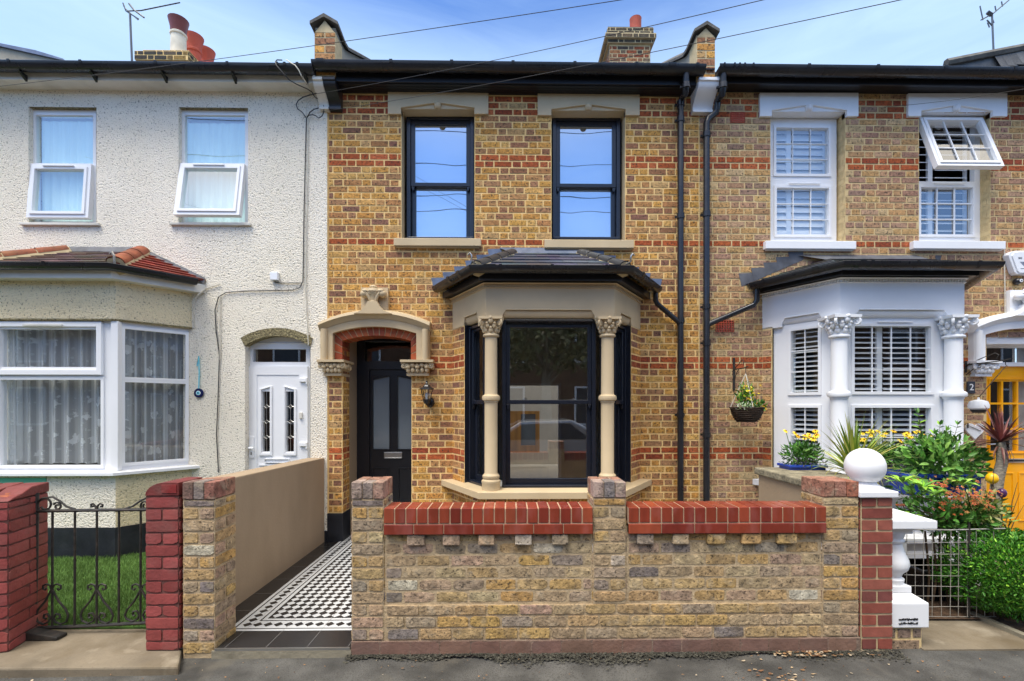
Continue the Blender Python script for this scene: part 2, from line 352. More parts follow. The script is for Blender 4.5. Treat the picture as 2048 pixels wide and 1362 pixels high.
def brick_face(mb, x0, x1, z0, z1, y, proud, rough, deep=.03):
    if rough <= 0:
        j = lambda: R.uniform(-.0016, .0016); k = R.uniform(-.0012, .0016); pr = y - proud - k
        o = [(x0 + j(), z0 + j()), (x1 + j(), z0 + j()), (x1 + j(), z1 + j()), (x0 + j(), z1 + j())]
        a = [mb.p((q[0], pr, q[1])) for q in o]; b = [mb.p((q[0], y + .002, q[1])) for q in o]
        mb.f(a)
        for i in range(4): n = (i + 1) % 4; mb.f([a[n], a[i], b[i], b[n]])
        return
    nu = max(3, int((x1 - x0) / .028)); nv = 4; h = []
    tilt = R.uniform(-1, 1) * rough * .004; chip = [R.random() < .22 for _ in range(4)]
    for i in range(nu + 1):
        for jx in range(nv + 1):
            u = i / nu; v = jx / nv; ex = min(u, 1 - u) * (x1 - x0); ez = min(v, 1 - v) * (z1 - z0); e = min(ex, ez)
            x = x0 + (x1 - x0) * u; z = z0 + (z1 - z0) * v; edge = e < 1e-9; corner = ex < 1e-9 and ez < 1e-9
            cut = 0
            if corner: cut = .003 + (.007 if chip[(u > .5) * 2 + (v > .5)] else 0)
            if corner: x += cut if u < .5 else -cut; z += cut if v < .5 else -cut
            elif edge:
                if ex < 1e-9: x += R.uniform(-.001, .004) * rough * (1 if u < .5 else -1)
                else: z += R.uniform(0, .0035) * (1 if v < .5 else -1)
            pr = proud * (.8 if edge else 1) + (R.uniform(-.0016, .0016) if not edge else R.uniform(-.001, .001)) * rough + tilt * (u - .5)
            h.append(mb.p((x, y - pr, z)))
    q = lambda i, jx: h[i * (nv + 1) + jx]
    for i in range(nu):
        for jx in range(nv): mb.f([q(i, jx), q(i + 1, jx), q(i + 1, jx + 1), q(i, jx + 1)])
    rim = [q(i, 0) for i in range(nu + 1)] + [q(nu, jx) for jx in range(1, nv + 1)] + [q(i, nv) for i in range(nu - 1, -1, -1)] + [q(0, jx) for jx in range(nv - 1, 0, -1)]
    inv = []
    for r in rim:
        v0 = Vector(mb.V[r]); a = mb.xf0; d = Vector(a(0, 1, 0)) - Vector(a(0, 0, 0)); mb.V.append(tuple(v0 + d * (proud + .006))); inv.append(len(mb.V) - 1)
    for i in range(len(rim)): n = (i + 1) % len(rim); mb.f([rim[n], rim[i], inv[i], inv[n]])
def bricks(mb, x0, x1, z0, z1, pitch, zref, pal, reds=(), y=0.0, holes=(), proud=.004, joint=.0185, S=.220, H=.108, rough=0, bond='flemish', m='brick', redm=None, phase=0, bandfn=None):
    mb.xf0 = mb.xf or (lambda a, b, c: (a, b, c))
    k0 = math.floor((z0 - zref) / pitch + .01); k1 = math.ceil((z1 - zref) / pitch - .01)
    for k in range(k0, k1):
        a = max(z0, zref + k * pitch) + joint / 2; b = min(z1, zref + (k + 1) * pitch) - joint / 2
        if b - a < pitch * .3: continue
        mid = (a + b) / 2
        blk = sorted((h[0], h[1]) for h in holes if h[2] - .004 < mid < h[3] + .004)
        seq = []; x = x0 - (0 if (k + phase) % 2 == 0 else (S + H) / 2)
        i = 0
        if bond == 'alt':   # alternating a full stretcher and two headers
            x = x0; seq = [(x0, x1)] if (k + phase) % 2 == 0 else [(x0, (x0 + x1) / 2), ((x0 + x1) / 2, x1)]
        elif bond == 'stretcher':
            x = x0 - (0 if (k + phase) % 2 == 0 else S / 2) + R.uniform(-.02, .02)
            while x < x1: w = S * R.uniform(.95, 1.05); seq.append((x, x + w)); x += w
        else:
            while x < x1:
                w = S if i % 2 == 0 else H; w *= R.uniform(.96, 1.04); seq.append((x, x + w)); x += w; i += 1
        for p, q in seq:
            p = max(p, x0); q = min(q, x1); parts = [(p, q)]
            for h in blk:
                nx = []
                for u, v in parts:
                    if h[1] <= u or h[0] >= v: nx.append((u, v)); continue
                    if h[0] > u: nx.append((u, h[0]))
                    if h[1] < v: nx.append((h[1], v))
                parts = nx
            for u, v in parts:
                if v - u < .035: continue
                red = k in reds or (bandfn and bandfn(k, (u + v) / 2))
                mb.m = (redm or m) if red else m; mb.c = pick(PAL_RED if red else pal)
                brick_face(mb, u + joint / 2, v - joint / 2, a, b, y, proud, rough)
# ---------------------------------------------------------------- building pieces
PITCH = 13.0 / 168
def holed(mb, x0, x1, z0, z1, holes, y0, y1):
    "a flat panel y0..y1 thick with rectangular openings"
    mortar(mb, x0, x1, z0, z1, holes, y0); mortar(mb, x0, x1, z0, z1, holes, y1)
    for a, b, c, d in [(x0, x1, z0, z1)] + list(holes):
        mb.poly([(a, y0, c), (b, y0, c), (b, y1, c), (a, y1, c)]); mb.poly([(a, y0, d), (b, y0, d), (b, y1, d), (a, y1, d)])
        mb.poly([(a, y0, c), (a, y0, d), (a, y1, d), (a, y1, c)]); mb.poly([(b, y0, c), (b, y0, d), (b, y1, d), (b, y1, c)])
def pane(parent, xf, x0, x1, z0, z1, y, m):
    b = MB(m); b.xf = xf; b.poly([(x0, y, z0), (x1, y, z0), (x1, y, z1), (x0, y, z1)]); return b.build('pane', parent)
def sash_window(parent, xf, x0, x1, z0, z1, zm, y, fw, glassm, gb=None, vent=True, lift=True):
    f = MB('black_frame'); f.xf = xf; f.frame(x0, x1, z0, z1, fw * .55, y, y + .13, wb=.03)
    f.box(x0 + .01, x1 - .01, y - .012, y, z0 + .002, z0 + .03)
    fr = f.build('window', parent, bev=.004)
    a0, a1 = x0 + fw * .55, x1 - fw * .55; sw = fw * .45 + .012
    u = MB('black_frame'); u.xf = xf; u.frame(a0, a1, zm - .022, z1 - fw * .5, sw, y + .025, y + .065, wb=.045)
    for sx in (a0 + .002, a1 - sw + .002): u.prism([(sx, zm - .022), (sx + sw - .004, zm - .022), (sx + sw * .6, zm - .075), (sx + sw * .3, zm - .075)], y + .028, y + .06)
    u.build('sash', fr, bev=.004)
    l = MB('black_frame'); l.xf = xf; l.frame(a0, a1, z0 + .03, zm + .02, sw + .004, y + .068, y + .11, wt=.04, wb=.06 if gb is None else gb)
    l.build('sash', fr, bev=.004)
    if lift:
        for t in (.22, .78): c = MB('steel'); c.xf = xf; xx = a0 + (a1 - a0) * t; c.box(xx - .03, xx + .03, y + .06, y + .085, zm + .023, zm + .032); c.ball((xx + .01, y + .07, zm + .034), .014, .012, .01, 8, 5); c.build('sash_lock', fr, smooth=True)
    pane(fr, xf, a0 + sw * .7, a1 - sw * .7, zm, z1 - fw * .5 - sw * .7, y + .045, glassm); pane(fr, xf, a0 + sw * .7, a1 - sw * .7, z0 + .05, zm, y + .09, glassm)
    return fr
def upvc(parent, xf, x0, x1, z0, z1, y, lights, glassm, name='window', m='upvc', mun=None, bead=True, vent=None):
    f = MB(m); f.xf = xf; holed(f, x0, x1, z0, z1, lights, y, y + .06)
    fr = f.build(name, parent, bev=.003)
    for i, (a, b, c, d) in enumerate(lights):
        if bead:
            e = MB(m); e.xf = xf; w = .028; e.frame(a - w, b + w, c - w, d + w, w + .004, y - .014, y + .03)
            if mun:
                nx, nz = mun[i] if isinstance(mun, list) else mun
                for k in range(1, nx): xx = a + (b - a) * k / nx; e.box(xx - .0045, xx + .0045, y + .004, y + .02, c, d)
                for k in range(1, nz): zz = c + (d - c) * k / nz; e.box(a, b, y + .0045, y + .0205, zz - .0045, zz + .0045)
            e.build('glazing_bar' if mun else 'casement', fr, bev=.002)
        pane(fr, xf, a, b, c, d, y + .022, glassm)
    if vent:
        v = MB(m); v.xf = xf; v.box(vent[0], vent[1], y - .03, y - .012, vent[2], vent[2] + .018); v.build('trickle_vent', fr, bev=.004)
    return fr
def lintel(parent, m, px0, px1, pt, pb, ox0, ox1, leg, mid, y=0.0):
    b = MB(m); q = lambda px, py: P(px, py)
    c = (ox0 + ox1) / 2
    pts = [q(px0, pt), q(px0, leg), q(ox0, leg), q(ox0, pb), q(c - 8, mid), q(c + 8, mid), q(ox1, pb), q(ox1, leg), q(px1, leg), q(px1, pt)]
    b.prism(pts[::-1], -.035, .06)
    z = q(c, pb)[1]
    lo = [q(ox0 + 1, pt + 2), q(ox0 + 1, pb + .5), q(ox1 - 1, pb + .5), q(ox1 - 1, pt + 2)]; b.prism(lo[::-1], -.012, .19)
    bx, bz = q(c, mid + 4); b.lathe([(.001, -.045), (.03, -.04), (.042, -.02), (.042, .02), (.03, .035), (.001, .036)], bx, -.022, 14, bz)
    return b.build('lintel', parent, bev=.004)
def sill(parent, m, px0, px1, pt, pb, y=-.065):
    a, zt = P(px0, pt, y); b_, zb = P(px1, pb, y)
    b = MB(m); b.box(a, b_, y, .16, zb, zt); b.box(a + .02, b_ - .02, y + .02, .0, zb - .012, zb); return b.build('window_sill', parent, bev=.007)
def gutter(parent, path, z, r, joints=(), m='black_plastic', off=0.0, brackets=()):
    b = MB(m); n = 9
    prof = [(off + r * cos(pi * k / n), z - r * sin(pi * k / n) * 1.05) for k in range(n + 1)] + [(off - r + .006, z + .002), (off - r + .012, z - .02), (off + r - .012, z - .02), (off + r - .006, z + .006)]
    prof = prof[::-1]
    b.sweep(path, prof, wall=False)
    def ring(p, d, w, rr):
        o = Vector((d.y, -d.x)); A = Vector(p) - d * w / 2; B = Vector(p) + d * w / 2
        pr = [(off + rr * cos(pi * k / n), z + .008 - (rr * sin(pi * k / n) if 0 < k < n else 0) * 1.05) for k in range(n + 1)] + [(off - r + .02, z - .01), (off + r - .02, z - .01)]
        b.sweep([(A.x, A.y), (B.x, B.y)], pr[::-1], wall=False)
    for p, d, w in joints: ring(p, Vector(d), w, r + .007)
    return b.build('gutter', parent, smooth=True, ang=50)
def pipe(parent, pts, r=.034, collars=(), name='downpipe', m='black_plastic'):
    b = MB(m); b.tube(pts, r, 12)
    for c in collars:
        b.lathe([(r, -.03), (r + .008, -.03), (r + .008, .03), (r, .03)], c[0], c[1], 12, c[2]); b.box(c[0] - r - .022, c[0] + r + .022, c[1] + r * .5, c[1] + r + .004, c[2] - .012, c[2] + .012)
    return b.build(name, parent, smooth=True)
def capital(b, cx, cy, z0, z1, r, R1):
    "leafy column capital: bell, astragal ring, abacus, four corner scrolls and two rows of curled leaves"
    h = z1 - z0
    b.lathe([(r, 0), (r * 1.28, .02 * h), (r * 1.34, .07 * h), (r * 1.28, .13 * h), (r * 1.02, .17 * h), (r * 1.0, .4 * h), (r * 1.2, .65 * h), (r * 1.55, .86 * h)], cx, cy, 20, z0)
    a = R1
    b.prism([(cx - a, z1 - .13 * h), (cx + a, z1 - .13 * h), (cx + a * 1.04, z1), (cx - a * 1.04, z1)], cy - a, cy + a)
    for k in range(4):
        t = pi / 4 + k * pi / 2; d = Vector((cos(t), sin(t), 0)); c = Vector((cx, cy, z0 + .70 * h)) + d * (R1 * 1.10)
        pts = [Vector((cx, cy, z0 + .35 * h)) + d * r * 1.05, Vector((cx, cy, z0 + .65 * h)) + d * r * 1.3, Vector((cx, cy, z0 + .86 * h)) + d * (R1 * 1.15)]
        sr = .16 * h
        for i in range(15): q = pi / 2 - i * .62; rr = sr * (1 - i / 19); pts.append(c + d * cos(q) * rr + Vector((0, 0, 1)) * sin(q) * rr)
        b.tube(pts, [h * .05] * 3 + [h * (.065 - .0018 * i) for i in range(15)], 6); b.ball(c, h * .06)
    for row, (n, zz, rr, sz) in enumerate(((8, .34, 1.12, .10), (8, .56, 1.35, .10), (4, .80, 1.55, .12))):
        for k in range(n):
            t = 2 * pi * (k + (.5 if row == 1 else 0)) / n; x = cx + cos(t) * r * rr; y = cy + sin(t) * r * rr
            b.ball((x, y, z0 + zz * h), sz * h * 1.1, sz * h * 1.1, sz * h * 1.5, 7, 5)
            b.ball((x + cos(t) * sz * h * .8, y + sin(t) * sz * h * .8, z0 + zz * h + sz * h * 1.1), sz * h * .75, None, None, 7, 5)
def column(parent, m, cx, cy, z0, z1, r, zr, hb=.17, hc=.2):
    b = MB(m)
    b.lathe([(r * 1.42, 0), (r * 1.42, hb * .42), (r * 1.5, hb * .5), (r * 1.46, hb * .6), (r * 1.2, hb * .68), (r * 1.34, hb * .78), (r * 1.32, hb * .9), (r * 1.08, hb), (r, hb * 1.06),
             (r, zr - z0 - .05), (r * 1.1, zr - z0 - .045), (r * 1.1, zr - z0 - .03), (r * 1.34, zr - z0 - .022), (r * 1.42, zr - z0), (r * 1.34, zr - z0 + .022), (r * 1.04, zr - z0 + .035), (r * .98, zr - z0 + .05), (r * .95, z1 - z0 - hc)], cx, cy, 24, z0)
    capital(b, cx, cy, z1 - hc, z1, r * .95, r * 1.75)
    return b.build('column', parent, smooth=True)
def entablature(parent, m, path, zb, zt, z_notch, cuts, dent=True):
    "bay lintel: wall-to-wall fascia with a shouldered recess over each light"
    b = MB(m)
    for i in range(len(path) - 1):
        xf, L = seg(path[i], path[i + 1]); b.xf = xf; c0, c1 = cuts[i][0] * L, cuts[i][1] * L; s = .035
        zb_ = zb - cuts[i][2]
        pts = [(0, zt), (0, zb_), (c0, zb_), (c0, zb_ + (z_notch - zb) * .35), (c0 + s, z_notch), (c1 - s, z_notch), (c1, zb_ + (z_notch - zb) * .35), (c1, zb_), (L, zb_), (L, zt)]
        b.prism(pts[::-1], 0, .16)
        n = 6   # hollow moulding tucked into the recess
        pr = [(.012 + .055 * (1 - cos(pi / 2 * k / n)) , z_notch + .004 - (z_notch - zb) * 1.02 * sin(pi / 2 * k / n)) for k in range(n + 1)]
        for k in range(n):
            (ya, za), (yb, zb2) = pr[k], pr[k + 1]; b.poly([(c0 - .004, ya, za), (c1 + .004, ya, za), (c1 + .004, yb, zb2), (c0 - .004, yb, zb2)])
        b.box(c0 + s, c1 - s, -.012, .02, z_notch, z_notch + .014)
    b.xf = None
    o = .03
    b.sweep(path, [(0, zt - .012), (0, zt - .002), (.035, zt - .002), (.03, zt - .012)][::-1]); b.sweep(path, [(0, zt - .05), (0, zt - .044), (.016, zt - .044), (.016, zt - .05)][::-1])
    ob = b.build('entablature', parent, bev=.003)
    if dent:
        d = MB(m)
        for i in range(len(path) - 1):
            xf, L = seg(path[i], path[i + 1]); d.xf = xf; n = int(L / .03)
            for k in range(n):
                x = (k + .5) * L / n; d.prism([(x - .011, zt - .042), (x + .004, zt - .042), (x + .012, zt - .014), (x - .003, zt - .014)], -.014, .004)
        d.build('rope_moulding', ob)
    return ob
def slates(b, A, B, C, D, rows, w, lift=.012, colf=None, m='slate_col', joint=.004):
    "rows of overlapping slates on the plane A(eaves left) B(eaves right) C(top right) D(top left)"
    A, B, C, D = map(Vector, (A, B, C, D)); n = (B - A).cross(D - A).normalized()
    if n.z < 0: n = -n
    e = (B - A).normalized(); b.m = m
    for r in range(rows):
        v0 = r / rows; v1 = min(1, (r + 1.15) / rows)
        def edge(v): return A.lerp(D, v), B.lerp(C, v)
        (l0, r0), (l1, r1) = edge(v0), edge(v1)
        a0 = (l0 - A).dot(e); a1 = (r0 - A).dot(e); b0 = (l1 - A).dot(e); b1 = (r1 - A).dot(e)
        s = math.floor(min(a0, b0) / w) * w - (w / 2 if r % 2 else 0)
        base0 = l0 - e * a0; base1 = l1 - e * b0
        while s < max(a1, b1):
            x0, x1 = s + joint / 2, s + w - joint / 2; s += w
            p0, p1 = max(x0, a0), min(x1, a1); q0, q1 = max(x0, b0), min(x1, b1)
            if p1 - p0 < .01 and q1 - q0 < .01: continue
            if p1 < p0: p0 = p1 = min(max((p0 + p1) / 2, a0), a1)
            if q1 < q0: q0 = q1 = min(max((q0 + q1) / 2, b0), b1)
            k = lift * R.uniform(.9, 1.25); b.c = colf() if colf else (.05, .055, .07)
            bl = base0 + e * p0 + n * k; br = base0 + e * p1 + n * k; tr = base1 + e * q1 + n * .002; tl = base1 + e * q0 + n * .002
            b.poly([bl, br, tr, tl]); b.poly([base0 + e * p0, base0 + e * p1, br, bl])
    b.poly([A, B, C, D])
def ridge(parent, A, B, r, n, m, end=None, name='ridge_tile'):
    A, B = Vector(A), Vector(B); d = (B - A); b = MB(m); t = d.normalized(); side = t.cross(Vector((0, 0, 1))).normalized(); up = side.cross(t)
    for k in range(n):
        p = A + d * (k / n); q = A + d * ((k + .97) / n)
        for u, v, rr in ((p, q, r), ):
            K = 8; ra = []; rb = []; ia = []
            for i in range(K + 1):
                a = pi * i / K; w = side * cos(a) * rr + up * sin(a) * rr * .8
                ra.append(b.p(u + w)); rb.append(b.p(v + w * .93)); ia.append(b.p(u + w * .84))
            for i in range(K): b.f([ra[i], ra[i + 1], rb[i + 1], rb[i]]); b.f([ra[i], ia[i], ia[i + 1], ra[i + 1]])
    ob = b.build(name, parent, smooth=True, ang=60)
    mb = MB('mortar_pale'); mb.tube([A + up * r * -.45, B + up * r * -.45], r * 1.12, 8); mb.build('mortar_bedding', ob)
    return ob
def stepped_flashing(b, A, B, n, out=-.006, h=.11):
    "stepped lead against the wall y=0 from A (low) to B (high)"
    for k in range(n):
        x0 = A[0] + (B[0] - A[0]) * k / n; x1 = A[0] + (B[0] - A[0]) * (k + 1) / n; z0 = A[1] + (B[1] - A[1]) * k / n; z1 = A[1] + (B[1] - A[1]) * (k + 1) / n
        b.poly([(x0, out - .002 * (k % 2), z0 - .03), (x1, out - .002 * (k % 2), z1 - .03), (x1, out - .002 * (k % 2), z1 + h * .55), (x0 - (x1 - x0) * .25, out - .002 * (k % 2), z1 + h * .5)])
def parapet(parent, px0, px1, side, topfront, zbot, brickpal, profile, capm='cap_stone'):
    yf = -.22; x0, x1 = X(px0, yf), X(px1, yf); zt = Z(topfront, yf, px0)
    b = MB('mortar_pale'); b.box(x0 + .004, x1 - .004, yf + .004, 0.0, zbot, zt, skip='k'); b.m = 'brick'
    bricks(b, x0, x1, zbot, zt, .088, zbot, brickpal, y=yf + .004, S=.21, H=.105, bond='alt')
    o = b.build('parapet', parent)
    s = MB('grey_render'); prof = profile; s.prismx([(-.02, zbot + .2)] + [(y, z) for y, z in prof] + [(prof[-1][0], prof[-1][1] - 1.2), (.4, zbot + .3)], x0 + .006, x1 - .006); s.build('rendered_side', o)
    c = MB(capm); xm = (x0 + x1) / 2; w = (x1 - x0) / 2 + .035; rings = []
    P2 = [(yf - .035, prof[0][1])] + prof
    for y, z in P2: rings.append([c.p((xm - w, y, z + .0)), c.p((xm - w, y, z + .035)), c.p((xm, y, z + .125)), c.p((xm + w, y, z + .035)), c.p((xm + w, y, z)), c.p((xm, y, z + .085))])
    for A_, B_ in zip(rings, rings[1:]):
        for k in range(6): j = (k + 1) % 6; c.f([A_[k], A_[j], B_[j], B_[k]])
    c.f(rings[0]); c.f(rings[-1][::-1]); c.build('coping', o)
    g = MB('mortar_pale'); g.prism([(x0 + .01, zt), (x1 - .01, zt), (xm, prof[0][1] + .07)], yf + .002, yf + .1); g.build('gable_fill', o)
    return o
def corbel(parent, x0, x1, zt, zb, m, y0=-.24):
    pts = [(0.0, zt), (y0 - .02, zt), (y0 - .02, zt - .035)]; h = zt - .035 - zb - .03
    for k in range(13):
        t = k / 12; y = y0 + (abs(y0) - .06) * (t - .5 * sin(2 * pi * t) / pi * .9); pts.append((y, zt - .035 - h * t))
    pts += [(-.075, zb + .03), (-.075, zb), (0, zb)]
    b = MB(m); b.prismx(pts, x0, x1); return b.build('corbel', parent, bev=.004)
def chimney_bricks(b, x0, x1, y0, y1, z0, z1, pal, pitch=.078, m='brick', mm='mortar_pale'):
    b.m = mm; b.box(x0 + .004, x1 - .004, y0 + .004, y1 - .004, z0, z1); b.m = m
    for A, B in (((x0, y0 + .004), (x1, y0 + .004)), ((x0 + .004, y1), (x0 + .004, y0)), ((x1 - .004, y0), (x1 - .004, y1))):
        b.xf, L = seg(A, B); bricks(b, 0, L, z0, z1, pitch, z0, pal, m=m)
    b.xf = None
def airbrick(parent, pa, pb, y=-.006):
    x0, z1 = P(*pa); x1, z0 = P(*pb); b = MB('terracotta'); n, k = 7, 5; hs = []
    for i in range(n):
        for j in range(k):
            cx = x0 + (x1 - x0) * (i + .5) / n; cz = z0 + (z1 - z0) * (j + .5) / k; w = (x1 - x0) / n * .33; h = (z1 - z0) / k * .34; hs.append((cx - w, cx + w, cz - h, cz + h))
    holed(b, x0, x1, z0, z1, hs, y - .008, y + .012); b.m = 'black_paint'; b.poly([(x0, y + .011, z0), (x1, y + .011, z0), (x1, y + .011, z1), (x0, y + .011, z1)])
    return b.build('air_brick', parent)
def arch_pts(x0, x1, zs, zc, n=24):
    "segmental arch from (x0,zs) over crown zc to (x1,zs)"
    w = (x1 - x0) / 2; h = zc - zs; r = (w * w + h * h) / (2 * h); cx = (x0 + x1) / 2; cz = zc - r; a = math.asin(min(1, w / r))
    return [(cx + r * sin(-a + 2 * a * k / n), cz + r * cos(-a + 2 * a * k / n)) for k in range(n + 1)]
def porch(parent, m, dx, brickarch=True):
    "stone door surround with hood mould, fleuron and two leafy imposts (measured on the centre house, moved by dx)"
    q = lambda px, py, y=0.0: (P(px, py, y)[0] + dx, P(px, py, y)[1])
    b = MB(m)
    ox0, zb = q(646, 721); ox1 = q(861, 721)[0]; ix0 = q(670, 721)[0]; ix1 = q(835, 721)[0]
    out = [(ox0, zb)] + arch_pts(ox0, ox1, q(646, 652)[1], q(754, 626)[1]) + [(ox1, zb)]
    inn = [(ix1, zb)] + arch_pts(ix0, ix1, q(669, 668)[1], q(754, 655)[1])[::-1] + [(ix0, zb)]
    # front ring as quads
    O = out; I = inn[::-1]
    for (a, c), (d, e) in zip(zip(O, I), zip(O[1:], I[1:])):
        b.poly([(a[0], -.075, a[1]), (c[0], -.075, c[1]), (e[0], -.075, e[1]), (d[0], -.075, d[1])])
        b.poly([(a[0], -.075, a[1]), (d[0], -.075, d[1]), (d[0], .0, d[1]), (a[0], .0, a[1])]); b.poly([(c[0], -.075, c[1]), (c[0], .02, c[1]), (e[0], .02, e[1]), (e[0], -.075, e[1])])
    b.tube([(ox0 + .045, -.08, zb)] + [(ox0 + .045, -.08, q(646, 660)[1])], .042, 10); b.tube([(ox1 - .045, -.08, zb), (ox1 - .045, -.08, q(646, 660)[1])], .042, 10)
    hood = arch_pts(ox0 - .01, ox1 + .01, q(646, 651)[1], q(754, 627)[1], 30)
    rings = []
    for x, z in hood: rings.append([b.p(t) for t in ((x, .0, z + .035), (x, -.06, z + .035), (x, -.125, z + .012), (x, -.135, z - .02), (x, -.11, z - .04), (x, -.085, z - .075), (x, .0, z - .075))])
    for A, B in zip(rings, rings[1:]):
        for k in range(7): j = (k + 1) % 7; b.f([A[k], A[j], B[j], B[k]])
    b.f(rings[0]); b.f(rings[-1][::-1])
    o = b.build('porch_surround', parent, smooth=True, ang=40)
    # fleuron on its plate
    f = MB(m); x0, z1 = q(725, 577); x1, z0 = q(778, 632); f.box(x0, x1, -.05, 0, z0, z1)
    cx = q(752, 600)[0]; zz = lambda py: q(752, py)[1]
    nk = [(cx - q(752, 0)[0] + q(a, 0)[0], zz(c)) for a, c in ((716, 632), (730, 626), (739, 616), (743, 608), (761, 608), (765, 616), (774, 626), (790, 632))]
    f.prism(nk, -.155, -.03); f.lathe([(.05, -.014), (.058, 0), (.05, .014)], cx, -.10, 14, zz(609), sy=.9)
    f.lathe([(.042, 0), (.045, .03), (.058, .08), (.085, .12), (.075, .15), (.03, .165)], cx, -.10, 12, zz(608), sy=.9)
    f.ball((cx, -.1, zz(579)), .045, .05, .025, 10, 6)
    for s in (-1, 1):
        f.ball((cx + s * .105, -.10, zz(592)), .05, .055, .045, 10, 7); f.ball((cx + s * .085, -.11, zz(587)), .05, .05, .03, 10, 7); f.tube([(cx + s * .03, -.12, zz(606)), (cx + s * .05, -.13, zz(597)), (cx + s * .09, -.13, zz(586)), (cx + s * .13, -.10, zz(590)), (cx + s * .12, -.1, zz(598))], [.018, .022, .024, .024, .015], 7)
        f.ball((cx + s * .03, -.14, zz(590)), .022, .02, .035, 8, 6)
    f.build('fleuron', o, smooth=True)
    for a, c in ((644, 693), (807, 868)):
        k = MB(m); x0 = q(a, 721)[0]; x1 = q(c, 721)[0]; z1 = zb; z0 = q(a, 752)[1]; w = x1 - x0; cxm = (x0 + x1) / 2; h = z1 - z0; dep = .23
        k.box(x0 - .012, x1 + .012, -.13, dep, z1 - .028, z1)
        k.prism([(x0 + w * .14, z0), (x1 - w * .14, z0), (x1 - w * .14, z0 + .03), (x0 + w * .14, z0 + .03)], -.06, dep)
        k.prism([(x0 + w * .18, z0 + .03), (x1 - w * .18, z0 + .03), (x1 - w * .05, z1 - .028), (x0 + w * .05, z1 - .028)], -.05, dep - .004)
        for t in (.06, .94):
            xx = x0 + w * t; c0 = Vector((xx, -.09, z0 + h * .62)); k.tube([c0 + Vector((cos(2.4 - i * .6) * (.036 - .0022 * i), 0, sin(2.4 - i * .6) * (.036 - .0022 * i))) for i in range(14)], .013, 6); k.ball(c0, .016, .02, .016)
            k.ball((xx, .06, z0 + h * .6), .03, .09, .035, 8, 6)
        for i in range(5):
            t = (i + .5) / 5; xx = x0 + w * (.12 + .76 * t); k.ball((xx, -.085, z0 + h * (.55 + .12 * (i % 2))), .03, .03, .026, 8, 6); k.ball((xx, -.075, z0 + h * .36), .024, .022, .034, 8, 6)
            k.tube([(xx - .025, -.09, z0 + h * .62), (xx, -.105, z0 + h * .72), (xx + .025, -.09, z0 + h * .6)], .011, 6)
        for i in range(3):
            yy = -.02 + .08 * i
            k.ball((x1 - w * .03, yy, z0 + h * (.55 + .1 * (i % 2))), .025, .03, .03, 8, 6)
        k.build('capital', o, smooth=True)
    return o
ZREF = Z(483, 0, 720) - PITCH / 2
row = lambda py, px=720: round((Z(py, 0, px) - ZREF) / PITCH - .5)
REDS = {row(483), row(313), row(326), row(222), row(721), row(734), row(906), row(919), row(191)}
ZT = Z(187, 0, 720)
XW0, XW1 = X(655), X(1398)
XR1 = X(2048) + 4.6
def tpx(A, B, px):
    u = (px - CPX) / F; c, s = cos(TH), sin(TH)
    g = lambda p: (p[0] * c - (p[1] + CAMD) * s) - u * (p[0] * s + (p[1] + CAMD) * c)
    return g(A) / (g(A) - g(B))
def room(parent, boxes, open_back=False, dark=False):
    b = MB('room_wall')
    for x0, x1, y0, y1, z0, z1 in boxes:
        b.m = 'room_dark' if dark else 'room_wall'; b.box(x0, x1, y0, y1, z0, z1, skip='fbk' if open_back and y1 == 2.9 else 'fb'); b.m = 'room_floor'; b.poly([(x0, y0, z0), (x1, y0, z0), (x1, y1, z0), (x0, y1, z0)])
    return b.build('room', parent)
def curtain(parent, xf, x0, x1, z0, z1, y, folds, m='net', amp=.03, scallop=0):
    b = MB(m); b.xf = xf; ph = [R.uniform(0, 6) for _ in range(3)]
    def fn(u, v):
        x = x0 + (x1 - x0) * u; w = sin(u * folds * 2 * pi + ph[0] + .6 * sin(u * 9 + ph[1])) + .4 * sin(u * folds * 4.3 * pi + ph[2])
        zz = z0 + (z1 - z0) * v
        if v == 0 and scallop: zz += scallop * abs(sin(u * folds * pi))
        return (x + .006 * w, y + amp * w * (.6 + .4 * (1 - v)), zz)
    nu = int(folds * 14); b.grid(fn, nu, 6, uv=lambda u, v: (u * (x1 - x0) * 1.5, v * (z1 - z0)))
    for i in range(nu):
        u = (i + .5) / nu; w = sin(u * folds * 2 * pi + ph[0] + .6 * sin(u * 9 + ph[1])) + .4 * sin(u * folds * 4.3 * pi + ph[2]); k_ = .42 + .52 * max(0, min(1, (w - .1) / .9)) ** 1.5
        for j in range(6): b.C[i * 6 + j] = (k_, k_, k_)
    o = b.build('curtain', parent, smooth=True, ang=180); return o
def shutter(parent, xf, x0, x1, z0, z1, y, n, stiles, tilt=.5):
    b = MB('upvc'); b.xf = xf; p = (z1 - z0) / n
    for a, c in zip(stiles, stiles[1:]):
        b.box(a, a + .03, y - .012, y + .016, z0, z1); b.box(c - .03, c, y - .0121, y + .0161, z0, z1)
        for k in range(n):
            zc = z0 + (k + .5) * p; dz = p * .52 * sin(tilt); dy = p * .52 * cos(tilt)
            v = [(a + .031, y - dy, zc - dz), (c - .031, y - dy, zc - dz), (c - .031, y + dy, zc + dz), (a + .031, y + dy, zc + dz)]
            b.poly(v); b.poly([(q[0], q[1], q[2] + .009) for q in v]); b.poly([v[0], v[1], (v[1][0], v[1][1], v[1][2] + .009), (v[0][0], v[0][1], v[0][2] + .009)])
    return b.build('shutter', parent)
def lines(parent, m, name, segs, r, n=6):
    b = MB(m)
    for s in segs: b.tube(s, r, n)
    return b.build(name, parent, smooth=True)

